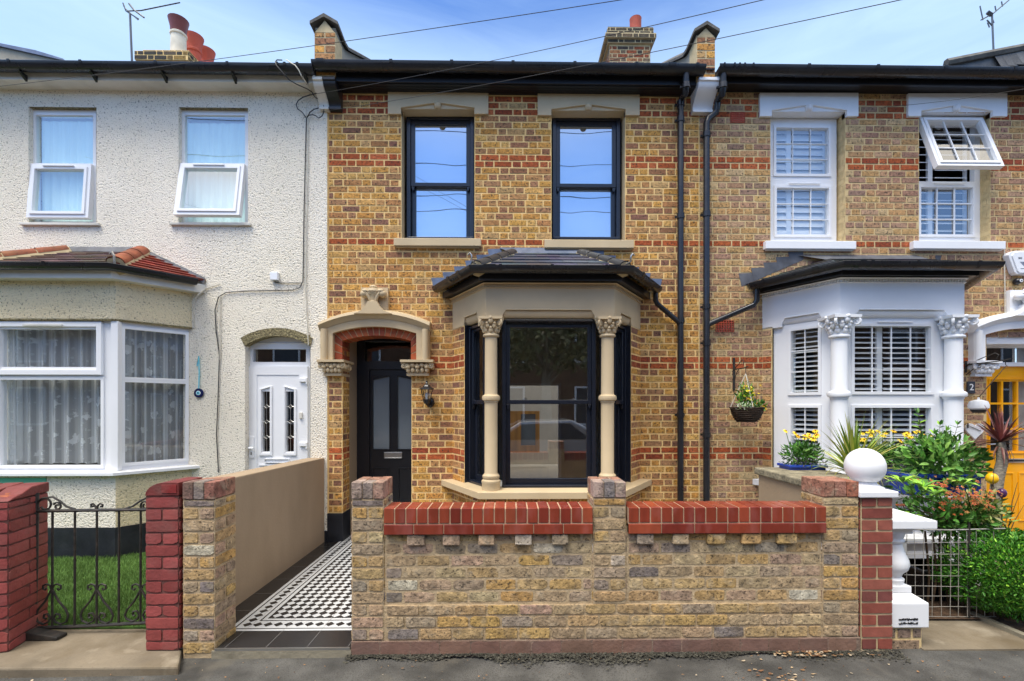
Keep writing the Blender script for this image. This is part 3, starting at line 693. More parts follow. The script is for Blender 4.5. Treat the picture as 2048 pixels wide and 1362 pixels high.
# ================================================================= centre house
H = thing('brick_house', 'narrow yellow brick terraced house with stone coloured bay and black sash windows', 'house', (X(1024), 0, 0))
wl = (X(803), X(949), Z(477, 0, 870), Z(219, 0, 870)); wr = (X(1103), X(1250), Z(481, 0, 1180), Z(222, 0, 1180))
dh = (X(685), X(823), -.05, Z(668, 0, 754))
BP = .72
bA, bB, bC, bD = (X(905), 0), (X(971, -BP), -BP), (X(1228.5, -BP), -BP), (X(1281), 0)
ZS, ZSB = .725, .655
ZEB, ZET = Z(636, -BP, 982), Z(566, -BP, 982)
bh = (bA[0] + .12, bD[0] - .12, ZSB, ZET - .02)
holes = [wl, wr, dh, bh]
w = MB('mortar_gold'); mortar(w, XW0, XW1, -.1, ZT, holes)
def quoin(k, x): return k in (row(196), row(208)) and any(abs(x - X(q)) < .085 for q in (767, 987, 1065, 1288))
bricks(w, XW0 + .012, XW1, -.1, ZT, PITCH, ZREF, PAL_MAIN, REDS, holes=holes, bandfn=quoin)
w.m = 'mortar_gold'; w.box(XW0, XW0 + .012, -.012, .0, -.1, ZT)
w.m = 'beige'
for h in (wl, wr):
    for x, s in ((h[0], -1), (h[1], 1)): w.poly([(x, 0, h[2]), (x, .2, h[2]), (x, .2, h[3]), (x, 0, h[3])])
    w.poly([(h[0], 0, h[3]), (h[1], 0, h[3]), (h[1], .2, h[3]), (h[0], .2, h[3])])
# porch jamb (brick), inner walls, ceiling
w.xf, L = seg((dh[0], 0), (dh[0], .235)); w.m = 'mortar_gold'; w.poly([(0, 0, -.1), (L, 0, -.1), (L, 0, dh[3]), (0, 0, dh[3])])
bricks(w, 0, L, -.1, dh[3], PITCH, ZREF, PAL_MAIN, REDS, S=.15, H=.08)
w.xf = None; w.m = 'beige_wall'
w.poly([(dh[0], .235, -.1), (dh[0], .235, 2.6), (dh[0] - .05, .235, 2.6), (dh[0] - .05, .235, -.1)])
xL = X(700, .24) - .005
w.poly([(xL, .236, -.1), (xL, .56, -.1), (xL, .56, 2.7), (xL, .236, 2.7)]); w.poly([(xL, .0, dh[3] + .02), (-1.0, .0, dh[3] + .02), (-1.0, .7, dh[3] + .02), (xL, .7, dh[3] + .02)])
w.poly([(dh[1], 0, -.1), (dh[1], .56, -.1), (dh[1], .56, 2.7), (dh[1], 0, 2.7)])
# bay: brick apron and the two brick returns
for A, B, u0, u1, z0, z1 in ((bA, bB, 0, 1, -.1, ZSB), (bB, bC, 0, 1, -.1, ZSB), (bC, bD, 0, 1, -.1, ZSB), (bA, bB, 0, .40, ZS, ZEB), (bC, bD, .60, 1, ZS, ZEB)):
    w.xf, L = seg(A, B); w.m = 'mortar_gold'; w.poly([(u0 * L, 0, z0), (u1 * L, 0, z0), (u1 * L, 0, z1), (u0 * L, 0, z1)])
    w.m = 'black_frame'; e = u1 if u0 == 0 else u0; w.poly([(e * L, 0, z0), (e * L, .12, z0), (e * L, .12, z1), (e * L, 0, z1)])
    bricks(w, u0 * L + .004, u1 * L, z0, z1, PITCH, ZREF, PAL_MAIN, REDS)
w.xf = None
w.build('wall', H)
pl = MB('black_paint'); x0, x1 = X(654, -.02), X(685) + .012; pl.box(x0, x1, -.022, .24, -.02, Z(1027, -.02, 690)); pl.build('plinth', H, bev=.006)
rm = room(H, [(-1.0, 2.1, .02, 2.9, .1, ZET + .1), (-2.1, -1.01, .62, 4.2, .0, 2.7), (-2.15, 2.2, .3, 2.6, 3.1, 5.25)], open_back=True)
ext = MB('room_wall'); dw = (X(1008, 2.9), X(1122, 2.9), .1, 2.02); mortar(ext, -1.0, 2.1, .1, ZET + .1, [dw], 2.9); ext.m = 'white'; ext.frame(dw[0], dw[1], dw[2] - .06, dw[3], .05, 2.86, 2.95)
ext.m = 'room_wall'; ext.box(-1.0, 2.1, 2.95, 6.4, .1, 3.0, skip='ft'); ext.poly([(-1.0, 2.95, .1), (2.1, 2.95, .1), (2.1, 2.95, .1001), (-1, 2.95, .1001)]); ext.build('roofless_extension', H)  # extension left without a roof so daylight reaches the pine window
# upper sash windows, sills, lintels
for k, (h, px, gp) in enumerate(((wl, (813, 948), 870), (wr, (1105, 1241), 1180))):
    yw = .13; x0, x1 = X(px[0], yw), X(px[1], yw)
    win = sash_window(H, None, x0, x1, Z(479, yw, gp), Z(231 + 2 * k, yw, gp), Z(367 + 2 * k, yw, gp), yw, .085, 'glass_sky', gb=.02)
    bl = MB('blind'); bl.box(x0 + .02, x1 - .02, yw + .15, yw + .16, Z(485, yw), Z(228, yw)); bl.build('roller_blind', win)
sill(H, 'beige', 787, 962, 475.5, 492); sill(H, 'beige', 1089, 1268, 478.5, 496)
lintel(H, 'beige', 777, 977, 185, 219, 803, 949, 231.5, 210); lintel(H, 'beige', 1075, 1278, 188, 222, 1102.5, 1250, 234, 213.5)
# eaves
e = MB('black'); xe0, xe1 = X(672, -.18), X(1392, -.18)
e.box(xe0, xe1, -.195, -.17, Z(167, -.19), Z(133, -.19)); e.build('fascia', H, bev=.003)
so = MB('black'); so.box(xe0, xe1, -.17, .02, ZT - .001, ZT + .014)
for k in range(1, 4): so.box(xe0, xe1, -.17 + k * .042, -.167 + k * .042, ZT - .004, ZT)
so.build('soffit', H)
yg = -.27; zg = Z(122.5, yg - .075, 1020)
gutter(H, [(X(627, yg), yg), (X(1408, yg), yg)], zg, .075, [((X(q, yg), yg), (1, 0), .035 if q not in (645, 1340) else .09) for q in (645, 785, 905, 1026, 1148, 1270, 1340, 1390)])
rf = MB('slate_col'); slates(rf, (X(650), -.24, 5.46), (X(1412), -.24, 5.46), (X(1412), 3.8, 7.75), (X(650), 3.8, 7.75), 16, .3)
rf.build('roof', H)
pf = [(-.2, 5.915), (0, 5.885), (.12, 5.905), (.28, 5.995), (.8, 6.30), (1.6, 6.76), (3.7, 7.94)]
parapet(H, 628, 671, 1, 64, Z(156, -.22), PAL_MAIN, pf); parapet(H, 1393, 1431, -1, 73, Z(158, -.22), PAL_MAIN, [(y, z - .03) for y, z in pf])
cz0, cz1 = Z(213, -.12, 660), Z(155, -.24, 640); xm = X(648, -.2)
corbel(H, X(627, -.22), xm, cz1, cz0, 'old_white'); corbel(H, xm + .003, X(672, -.22), cz1, cz0, 'black')
corbel(H, X(1396, -.22), X(1437, -.22), Z(156, -.24, 1410), Z(219, -.12, 1410), 'white')
dp = -.075; xp = X(1361, dp)
pipe(H, [(X(1372, yg), yg, zg - .06), (X(1372, yg), yg, zg - .22), (X(1371, -.24), -.24, zg - .27), (X(1364, -.1), -.1, Z(192, -.1)), (xp, dp, Z(203, dp)), (xp, dp, -.02)], .036,
     [(X(1372, yg), yg, zg - .2)] + [(xp, dp, Z(q, dp)) for q in (204, 236, 430, 640, 830)])
# chimney
ch = MB(); yc = 3.7; x0, x1 = X(1219, yc), X(1301, yc); z0 = 6.6
zc = lambda py: Z(py, yc, 1260)
CHP = [(lin('#8a4a33'), 4), (lin('#6a5a4c'), 3), (lin('#7d5a44'), 3), (lin('#4a423c'), 2), (lin('#9a6a48'), 2)]; DK = [(lin('#3f3a34'), 4), (lin('#4f473c'), 3), (lin('#5f5140'), 1)]
chimney_bricks(ch, x0, x1, yc, yc + 1.3, z0, zc(89), CHP); chimney_bricks(ch, x0 - .05, x1 + .05, yc - .05, yc + 1.35, zc(89), zc(82), DK); chimney_bricks(ch, x0 - .10, x1 + .09, yc - .1, yc + 1.4, zc(82), zc(73), DK)
chimney_bricks(ch, x0 - .05, x1 + .05, yc - .05, yc + 1.35, zc(73), zc(59), DK); ch.m = 'cap_stone'; ch.box(x0 - .04, x1 + .04, yc - .04, yc + 1.34, zc(59), zc(57)); co = ch.build('chimney', H)
p = MB('terracotta'); cx = X(1271, yc + .5); p.lathe([(.10, 0), (.115, .32), (.13, .33), (.13, .36), (.118, .37), (.12, .58), (.125, .6), (.10, .605), (.09, .45)], cx, yc + .5, 18, zc(57), caps=False)
p.build('chimney_pot', co, smooth=True); fl = MB('cap_stone'); fl.lathe([(.2, 0), (.1, .1), (.08, .1)], cx, yc + .5, 14, zc(57)); fl.build('mortar_flaunching', co, smooth=True)
# ---- porch, arch, door
po = porch(H, 'beige', 0)
ab = MB('mortar_pale'); ax0, ax1 = X(670) + .004, X(835) - .004; zs0 = Z(721)
out = [(ax0, zs0)] + arch_pts(ax0, ax1, Z(668, 0, 670), Z(655, 0, 754), 26) + [(ax1, zs0)]; jx0, jx1 = X(685), X(823)
inn = [(jx0, zs0)] + arch_pts(jx0, jx1, Z(681, 0, 685), Z(671, 0, 754), 26) + [(jx1, zs0)]
for (a, c), (d, g) in zip(zip(out, inn), zip(out[1:], inn[1:])):
    ab.poly([(a[0], -.012, a[1]), (c[0], -.012, c[1]), (g[0], -.012, g[1]), (d[0], -.012, d[1])]); ab.poly([(c[0], -.012, c[1]), (c[0], .235, c[1]), (g[0], .235, g[1]), (g[0], -.012, g[1])])
ab.m = 'red_brick'
def vous(o0, o1, i0, i1):
    ab.c = pick(PAL_RED); l = lambda p, q, t: (p[0] + (q[0] - p[0]) * t, p[1] + (q[1] - p[1]) * t); g = .07
    A = [l(o0, o1, g), l(o0, o1, 1 - g), l(i0, i1, 1 - g), l(i0, i1, g)]; dx = (A[3][0] - A[0][0], A[3][1] - A[0][1]); n = hypot(*dx); k = .004 / max(n, 1e-6)
    A[2] = (A[2][0] + dx[0] * k, A[2][1] + dx[1] * k); A[3] = (A[3][0] + dx[0] * k, A[3][1] + dx[1] * k)
    v = [ab.p((x, -.017, z)) for x, z in A]; b2 = [ab.p((x, .232, z)) for x, z in A]; ab.f(v); ab.f([v[1], v[0], b2[0], b2[1]]); ab.f([v[3], v[2], b2[2], b2[3]]); ab.f([v[2], v[1], b2[1], b2[2]]); ab.f([v[0], v[3], b2[3], b2[0]])
for i in range(1, 27, 2): vous(out[i], out[i + 2] if i + 2 <= 27 else out[i + 1], inn[i], inn[i + 2] if i + 2 <= 27 else inn[i + 1])
for a, b_, c, d in ((out[0], out[1], inn[0], inn[1]), (out[-1], out[-2], inn[-1], inn[-2])):
    for k in range(3):
        t0, t1 = k / 3, (k + 1) / 3; m_ = lambda p, q, t: (p[0] + (q[0] - p[0]) * t, p[1] + (q[1] - p[1]) * t); vous(m_(a, b_, t0), m_(a, b_, t1), m_(c, d, t0), m_(c, d, t1))
ab.build('brick_arch', po)
yd = .54
dd = MB('black'); q = lambda px: X(px, yd); zq = lambda py: Z(py, yd, 780)
dx0, dx1 = q(714), q(866); holes_d = [(q(731), q(850), zq(723), zq(683)), (q(740), q(842), .03, zq(739))]
holed(dd, dx0, dx1, 0.0, 2.62, holes_d, yd - .03, yd + .06); fr = dd.build('front_door', H, bev=.004)
lf = MB('black'); pa = (q(746), q(779), zq(898), zq(760)); pb = (q(795), q(828), zq(898), zq(760))
def arched(b, p, left, m):
    zl, zr = (p[3], p[3] + .05) if left else (p[3] + .05, p[3])
    return [(p[0], p[2]), (p[1], p[2]), (p[1], zr), (p[0], zl)]
pn = [(q(745), q(778), zq(1030), zq(935)), (q(796), q(829), zq(1030), zq(935))]
holed(lf, q(740), q(842), .03, zq(739), [(pa[0], pa[1], pa[2], pa[3] + .05), (pb[0], pb[1], pb[2], pb[3] + .05)], yd + .0, yd + .045)
for p_, left in ((pa, 1), (pb, 0)):
    t = [(p_[0], p_[3] + .0501), (p_[1], p_[3] + .05), (p_[0] if left else p_[1], p_[3])]; lf.prism(t, yd + .001, yd + .044)
for p_ in pn: lf.frame(p_[0], p_[1], p_[2], p_[3], .016, yd - .012, yd + .002); lf.box(p_[0] + .03, p_[1] - .03, yd - .008, yd + .002, p_[2] + .03, p_[3] - .03)
for p_ in (pa, pb): lf.frame(p_[0] - .012, p_[1] + .012, p_[2] - .014, p_[3] + .05, .013, yd - .008, yd + .001, wt=.001)
lf.build('door_leaf', fr, bev=.003)
for p_ in (pa, pb): g = MB('frosted'); g.box(p_[0] - .01, p_[1] + .01, yd + .02, yd + .03, p_[2] - .01, p_[3] + .06); g.build('pane', fr)
g = MB('glass_dark'); g.poly([(q(729), yd + .03, zq(725)), (q(852), yd + .03, zq(725)), (q(852), yd + .03, zq(681)), (q(729), yd + .03, zq(681))]); g.build('fanlight', fr)
lt = MB('steel'); lt.frame(q(768.5), q(804.5), zq(916.5), zq(904), .009, yd - .012, yd + .001); lt.box(q(770), q(803), yd - .006, yd + .002, zq(915), zq(905.5)); lt.build('letter_plate', fr, bev=.003)
# ---- bay
path = [bA, bB, bC, bD]
Lf = bC[0] - bB[0]; Ls = hypot(bB[0] - bA[0], BP)
tl = lambda px: (X(px, -BP) - bB[0]) / Lf
entablature(H, 'beige', path, ZEB, ZET, Z(620.5, -BP, 1100), [(.36, .80, .06), (tl(1005), tl(1189), 0), (.20, .64, .06)])
b = MB('beige'); b.sweep(path, [(.115, ZS), (.115, ZSB), (.02, ZSB - .0), (-.12, ZSB), (-.12, ZS + .02), (-.03, ZS + .012)][::-1])
b.build('bay_sill', H, bev=.005)
for cpx in (982, 1215.5): column(H, 'beige', X(cpx, -BP), -BP + .015, ZS + .003, ZEB + .002, .067, Z(796, -BP, 980))
yw = .075
xf, L = seg(bB, bC); sx = lambda px: X(px, -BP + yw) - bB[0]; zz = lambda py: Z(py, -BP + yw, 1098)
sash_window(H, xf, sx(1004), sx(1192), ZS + .012, ZEB + .0, zz(804), yw, .072, 'glass_bay')
tr = MB('black'); tr.xf = xf
tr.m = 'black_plastic'; tr.tube([(sx(1012), yw - .02, zz(642)), (sx(1186), yw - .02, zz(642))], .018, 8)
for q_ in (1053, 1098, 1143): tr.tube([(sx(q_ - 1.5), yw - .02, zz(642)), (sx(q_ + 1.5), yw - .02, zz(642))], .022, 8)
tr.build('head_roll', H, smooth=True)
for A, B, u0, u1 in ((bA, bB, .40, .95), (bC, bD, .05, .60)):
    xf, L = seg(A, B); sash_window(H, xf, u0 * L, u1 * L, ZS + .012, ZEB - .02, zz(804), .05, .05, 'glass_clear', lift=False)
# black corner posts behind the columns, bay ceiling and floor
cp = MB('black_frame')
for c_, s in ((bB, 1), (bC, -1)): cp.box(c_[0] - .03, c_[0] + .03, c_[1] + .06, c_[1] + .12, ZS, ZEB + .06)
cp.m = 'room_wall'; cp.poly([(*bA, ZET - .01), (*bB, ZET - .01), (*bC, ZET - .01), (*bD, ZET - .01)]); cp.poly([(*bA, ZS - .01), (*bB, ZS - .01), (*bC, ZS - .01), (*bD, ZS - .01)])
cp.build('corner_post', H)
# inside the front room: pine framed inner window, pale door frame
iw = MB('pine'); yi = 5.6; a = P(1012, 905, yi); c = P(1079, 822, yi); holed(iw, a[0], c[0], a[1], c[1], [(P(1042, 0, yi)[0], P(1071, 0, yi)[0], Z(891, yi, 1050), Z(828, yi, 1050))], yi - .02, yi + .06)
for k in range(14): xx = a[0] + (c[0] - a[0]) * k / 14; iw.box(xx, xx + .006, yi - .027, yi - .0201, a[1], Z(892, yi, 1050))
io = iw.build('inner_window', H); g = MB('frosted'); g.box(P(1041, 0, yi)[0], P(1072, 0, yi)[0], yi + .03, yi + .04, Z(892, yi), Z(827, yi)); g.build('pane', io)
# bay roof
def bay_roof(parent, path, zb, zt_, zrim, over, apexL, apexR, ztop, tile, fasc, ridgem, grad=.07, rows=6, colf=None, w=.26, jl=(), rr=.075):
    if fasc:
        f = MB(fasc); f.sweep(path, [(over - .10, zt_), (over - .10, zrim - .03), (over - .12, zrim - .03), (-.02, zrim - .03), (-.02, zt_ + .006), (over - .12, zt_ + .006)][::-1]); f.build('fascia', parent, bev=.003)
    d1 = Vector((path[1][0] - path[0][0], path[1][1] - path[0][1])).normalized(); d2 = Vector((path[2][0] - path[1][0], path[2][1] - path[1][1])).normalized(); d3 = Vector((path[3][0] - path[2][0], path[3][1] - path[2][1])).normalized()
    dirs = [d1, d2, d3]; js = []
    for i, t, wd in jl:
        A, B = Vector(path[i]), Vector(path[i + 1]); js.append((tuple(A.lerp(B, t)), tuple(dirs[i]), wd))
    gutter(parent, path, zrim, rr * .8, js, off=over)
    tmp = MB(); tmp.sweep(path, [(over - .03, zrim + .012)] * 2, closed=False)
    E = [Vector(tmp.V[i * 2]) for i in range(4)]
    r = MB(); aL, aR = Vector((apexL, -.002, ztop)), Vector((apexR, -.002, ztop))
    slates(r, E[1], E[2], aR, aL, rows, w, colf=colf, m=tile)
    E0 = Vector((E[0].x, -.002, E[0].z)); E3 = Vector((E[3].x, -.002, E[3].z))
    slates(r, E0, E[1], aL, aL, rows, w, colf=colf, m=tile); slates(r, E[2], E3, aR, aR, rows, w, colf=colf, m=tile)
    ro = r.build('bay_roof', parent)
    for A, B in (((E[1], aL), (E[2], aR)) if grad else ()): ridge(ro, A.lerp(B, .03) + Vector((0, 0, .0)), A.lerp(B, .93) + Vector((0, 0, .0)), grad, 4, ridgem)
    return ro, E0, E[1], E[2], E3, aL, aR
dkslate = lambda: tuple(x * R.uniform(.7, 1.3) for x in (.045, .052, .075))
ztop = Z(505, 0, 1090)
ro, E0, E1, E2, E3, aL, aR = bay_roof(H, path, ZEB, ZET, Z(534, -BP - .2, 1100), .20, X(1030), X(1156), ztop, 'slate_col', 'black', 'dark_tile', rows=5, colf=dkslate,
    jl=((0, .55, .05), (1, .04, .12), (1, .5, .03), (1, .12, .03), (1, .9, .03), (1, .96, .12), (2, .2, .06), (0, .85, .06)))
fl = MB('lead'); fl.poly([(X(1000), -.014, Z(497, 0, 1000)), (X(1182), -.014, Z(497, 0, 1182)), (X(1160), -.09, ztop - .04), (X(1026), -.09, ztop - .04)]); fl.box(X(1000), X(1182), -.013, 0, Z(500, 0, 1090), Z(496, 0, 1090))
stepped_flashing(fl, (E0.x - .02, E0.z), (X(1003), ztop - .02), 6); stepped_flashing(fl, (E3.x + .02, E3.z), (X(1180), ztop - .02), 6); fl.build('lead_flashing', ro)
hk = MB('steel')
for c_, s in ((E1, -1), (E2, 1)):
    hk.tube([c_ + Vector((s * -.02, .02, .02)), c_ + Vector((s * .03, -.02, .05)), c_ + Vector((s * .03, -.03, .10)), c_ + Vector((s * .05, -.03, .125)), c_ + Vector((s * .065, -.03, .105))], .009, 6)
hk.build('hip_iron', ro, smooth=True)
zz2 = Z(588, -.1, 1303)
pipe(H, [(E3.x - .06, -.12, E3.z - .06), (E3.x - .06, -.12, zz2 - .08), (E3.x - .03, -.10, zz2 - .12), (xp - .03, dp, Z(642, dp)), (xp, dp, Z(652, dp))], .03, name='branch_pipe')
# ================================================================= right house
G = thing('brick_house', 'yellow brick terraced house with white trim, white bay and bright yellow door', 'house', (X(1850), 0, 0))
gl = (X(1541), X(1690), Z(483, 0, 1600), Z(224, 0, 1600)); gr = (X(1838), X(1980), Z(483, 0, 1900), Z(224, 0, 1900))
dxo = X(2037) - X(752)
gd = (dh[0] + dxo, dh[1] + dxo, -.05, dh[3])
rA, rB, rC = (X(1524), 0), (X(1681, -BP), -BP), (X(1929, -BP), -BP); rD = (rC[0] + rB[0] - rA[0], 0)
RZT = Z(556, -BP, 1800); RZB = Z(634, -BP, 1800)
gb_ = (rA[0] + .12, rD[0] - .12, ZSB, RZT - .02)
holes = [gl, gr, gd, gb_]; gz = Z(187, 0, 1700)
w = MB('mortar_drab'); mortar(w, XW1, XR1, -.1, gz, holes)
def quoin(k, x): return k in (row(196), row(208)) and any(abs(x - X(q_)) < .07 for q_ in (1503, 1726, 1800, 2022))
bricks(w, XW1, XR1, -.1, gz, PITCH, ZREF, PAL_NEXT, REDS, holes=holes, bandfn=quoin, phase=1)
for h in (gl, gr):
    for x, y0, y1 in ((h[0], .2, 0), (h[1], 0, .2)):
        w.xf, L = seg((x, y0), (x, y1)); w.m = 'mortar_drab'; w.poly([(0, 0, h[2]), (L, 0, h[2]), (L, 0, h[3]), (0, 0, h[3])]); bricks(w, 0, L, h[2], h[3], PITCH, ZREF, PAL_NEXT, REDS, S=.13, H=.07)
    w.xf = None; w.m = 'white'; w.poly([(h[0], 0, h[3]), (h[1], 0, h[3]), (h[1], .2, h[3]), (h[0], .2, h[3])])
w.m = 'white'
for x in gd[:2]: w.poly([(x, 0, -.1), (x, .4, -.1), (x, .4, gd[3]), (x, 0, gd[3])])
w.poly([(gd[0], 0, gd[3]), (gd[1], 0, gd[3]), (gd[1], .4, gd[3]), (gd[0], .4, gd[3])])
for A, B in ((rA, rB), (rB, rC), (rC, rD)):
    w.xf, L = seg(A, B); w.m = 'white'; w.poly([(0, 0, -.1), (L, 0, -.1), (L, 0, ZSB), (0, 0, ZSB)])
w.xf = None; w.build('wall', G)
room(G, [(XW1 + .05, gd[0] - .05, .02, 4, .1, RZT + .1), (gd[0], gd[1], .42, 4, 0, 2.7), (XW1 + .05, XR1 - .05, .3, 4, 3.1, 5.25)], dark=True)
lintel(G, 'white', 1517, 1713, 189, 224, 1541, 1690, 236, 214); lintel(G, 'white', 1812, 2009, 190, 225, 1838, 1980, 236, 215)
sill(G, 'white', 1532, 1713, 481, 498); sill(G, 'white', 1828, 2012, 481, 498)
yw = .12; q = lambda px: X(px, yw); zq = lambda py: Z(py, yw, 1600)
fw = upvc(G, None, q(1529), q(1673), zq(482), zq(238), yw, [(q(1551), q(1657), zq(349), zq(256)), (q(1552), q(1657.5), zq(470), zq(376))], 'glass_white', mun=(3, 3), vent=(q(1576), q(1638), zq(370)))
shutter(fw, None, q(1535), q(1668), zq(478), zq(245), yw + .11, 16, [q(1545), q(1587), q(1663)], tilt=1.15)
zq = lambda py: Z(py, yw, 1900)
def casement(parent, x0, x1, zt, zb, yh, ang, glassm, mun=None, vent=None, fwid=.062):
    ca, sa = cos(ang), sin(ang)
    xf = lambda x, y, z: (x, yh - sa * (zt - z) + ca * y, zt - ca * (zt - z) - sa * y * 1.0)
    return upvc(parent, xf, x0, x1, zb, zt, -.062, [(x0 + fwid, x1 - fwid, zb + fwid, zt - fwid)], glassm, 'open_casement', mun=mun, vent=vent)
b = MB('upvc'); holed(b, q(1822), q(1962), zq(482), zq(240), [(q(1840), q(1945), zq(470), zq(375)), (q(1836), q(1949), zq(363), zq(250))], yw, yw + .06)
fw = b.build('window', G, bev=.003)
e_ = MB('upvc'); a, c, d, f_ = q(1840), q(1945), zq(470), zq(375); e_.frame(a - .028, c + .028, d - .028, f_ + .028, .032, yw - .014, yw + .03)
for k in (1, 2): xx = a + (c - a) * k / 3; e_.box(xx - .008, xx + .008, yw + .004, yw + .02, d, f_)
for k in (1, 2): z_ = d + (f_ - d) * k / 3; e_.box(a, c, yw + .0045, yw + .0205, z_ - .008, z_ + .008)
e_.build('glazing_bar', fw, bev=.002); pane(fw, None, a, c, d, f_, yw + .022, 'glass_white')
v = MB('upvc'); v.box(q(1865), q(1927), yw - .03, yw - .012, zq(370), zq(370) + .018); v.build('trickle_vent', fw, bev=.004)
casement(G, q(1830), q(1956), zq(243), zq(367), yw - .002, radians(19), 'glass_dark', mun=(3, 3))
shutter(fw, None, q(1828), q(1958), zq(478), zq(246), yw + .12, 15, [q(1835), q(1876), q(1951)])
# eaves
xe0 = X(1437, -.18)
e = MB('black'); e.box(xe0, XR1, -.195, -.17, Z(170, -.19, 1700), Z(136, -.19, 1700)); e.build('fascia', G, bev=.003)
so = MB('black'); so.box(xe0, XR1, -.17, .02, gz - .001, gz + .014); so.build('soffit', G)
zg2 = Z(129.5, yg - .078, 1700)
gutter(G, [(X(1434, yg), yg), (XR1, yg)], zg2, .078, [((X(q_, yg), yg), (1, 0), .035 if q_ > 1510 else .02) for q_ in (1443, 1463, 1473, 1483, 1500, 1610, 1746, 1880, 2018)])
x2 = X(1413, dp)
pipe(G, [(X(1446, yg), yg, zg2 - .06), (X(1446, yg), yg, zg2 - .22), (X(1444, -.24), -.24, zg2 - .28), (X(1436, -.12), -.12, Z(196, -.12)), (X(1434, -.09), -.09, Z(212, -.09)), (X(1431, dp), dp, Z(222, dp)), (X(1416, dp), dp, Z(233, dp)), (x2, dp, Z(243, dp)), (x2, dp, -.02)], .038,
     [(X(1446, yg), yg, zg2 - .2)] + [(x2, dp, Z(q_, dp)) for q_ in (266, 426, 612, 685, 870)])
rf = MB('slate_col'); slates(rf, (X(1432), -.24, 5.46), (XR1, -.24, 5.46), (XR1, 3.8, 7.75), (X(1432), 3.8, 7.75), 16, .3); rf.build('roof', G)
ex = MB(); y5 = 2.2; pts = [P(1890, 131, y5), P(1985, 112, y5), P(2110, 88, y5), P(2110, 160, y5), P(1890, 160, y5)]
ex.m = 'slate_col'; ex.c = (.07, .07, .07); ex.prism(pts[::-1], y5, y5 + 1.5); ex.m = 'cap_stone'
ex.tube([(pts[0][0], y5 - .02, pts[0][1] + .03), (pts[1][0], y5 - .02, pts[1][1] + .03), (pts[2][0], y5 - .02, pts[2][1] + .03)], .06, 6)
for k in range(9):
    t = k / 9; x_, z_ = pts[1][0] + (pts[2][0] - pts[1][0]) * t, pts[1][1] + (pts[2][1] - pts[1][1]) * t; ex.m = 'slate_col'; ex.c = (.06 + .05 * R.random(),) * 3; ex.poly([(x_, y5 - .03, z_ - .02), (x_ + .13, y5 - .03, z_ + .0), (x_ + .26, y5 - .05, z_ - .22), (x_ + .1, y5 - .05, z_ - .22)])
ex.build('rear_roof', G)
airbrick(G, (1460, 225), (1489, 246)); airbrick(G, (1431, 641), (1467, 664))
# porch and yellow door
po = porch(G, 'white', dxo)
t = MB('white'); inn = arch_pts(gd[0] - .1, gd[1] + .1, Z(668, 0, 754), Z(655, 0, 754), 20); t.prism(([(gd[0] - .1, Z(692, .2, 2000))] + inn + [(gd[1] + .1, Z(692, .2, 2000))])[::-1], .02, .3)
in2 = arch_pts(gd[0], gd[1], Z(682, .2, 2000), Z(668, .2, 2000), 20); t.tube([(x, .012, z) for x, z in in2], .012, 6); t.build('arch_panel', po, bev=.003)
yd2 = .22; q = lambda px: X(px, yd2); zq = lambda py: Z(py, yd2, 2000)
fr = MB('white'); fr.frame(q(1955), gd[1] + .06, zq(733), zq(688), .05, yd2 - .03, yd2 + .05); fr = fr.build('door_frame', G, bev=.003)
g = MB('glass_dark'); g.poly([(q(1957), yd2, zq(731)), (gd[1], yd2, zq(731)), (gd[1], yd2, zq(690)), (q(1957), yd2, zq(690))]); g.build('fanlight', fr)
d0, d1 = q(1964), q(1964) + .92; s0, s1 = q(1980), d1 - .09; lights = []
xs = [q(1980), q(2004.5), q(2035), q(2065), q(2090)]; zs = [zq(904), zq(858), zq(807), zq(761)]
for i in range(4):
    for j in range(3):
        a = xs[i] + (.012 if i else 0); c = xs[i + 1] - .012
        if c < s1 + .03: lights.append((a, c, zs[j] + .012, zs[j + 1] - .012))
D = MB('yellow_paint'); holed(D, d0, d1, .02, zq(733), lights, yd2, yd2 + .05)
D.frame(q(1977), s1 + .06, zq(907), zq(757), .014, yd2 - .012, yd2 + .001)
for a, c in ((q(1983), q(2026)), (q(2036), q(2080))): D.frame(a, c, .15, zq(945), .014, yd2 - .01, yd2 + .001)
D = D.build('front_door', G, bev=.002)
for l in lights: pane(D, None, l[0] - .005, l[1] + .005, l[2] - .005, l[3] + .005, yd2 + .025, 'glass_dark')
lp = MB('steel'); lp.box(q(2010), q(2048), yd2 - .015, yd2, zq(925), zq(917)); lp.m = 'black'; lp.box(q(2012), q(2046), yd2 - .02, yd2 - .0151, zq(923), zq(919)); lp.build('letter_plate', D, bev=.003)
hd = MB('steel'); hd.tube([(q(1972), yd2 - .01, zq(888)), (q(1972), yd2 - .05, zq(888)), (q(1992), yd2 - .05, zq(887))], .01, 8); hd.build('handle', D, smooth=True)
# ---- bay
path = [rA, rB, rC, rD]; Lf = rC[0] - rB[0]; tl = lambda px: (X(px, -BP) - rB[0]) / Lf
sA = tpx(rA, rB, 1563); sB = tpx(rA, rB, 1644)
entablature(G, 'white', path, RZB, RZT, Z(620, -BP, 1790), [(sA, sB, .02), (tl(1712), tl(1895), 0), (1 - sB, 1 - sA, .02)])
b = MB('white'); b.sweep(path, [(.10, ZS), (.10, ZSB), (-.12, ZSB), (-.12, ZS + .02)][::-1]); b.build('bay_sill', G, bev=.005)
for cpx in (1677.5, 1906): column(G, 'white', X(cpx, -BP), -BP - .005, ZS + .003, RZB + .002, .078, Z(789, -BP, 1680), hc=.23)
yw = .07; xf, L = seg(rB, rC); sx = lambda px: X(px, -BP + yw) - rB[0]; zz = lambda py: Z(py, -BP + yw, 1790)
u1, u2, l1, l2 = zz(784), zz(652), zz(935), zz(815)
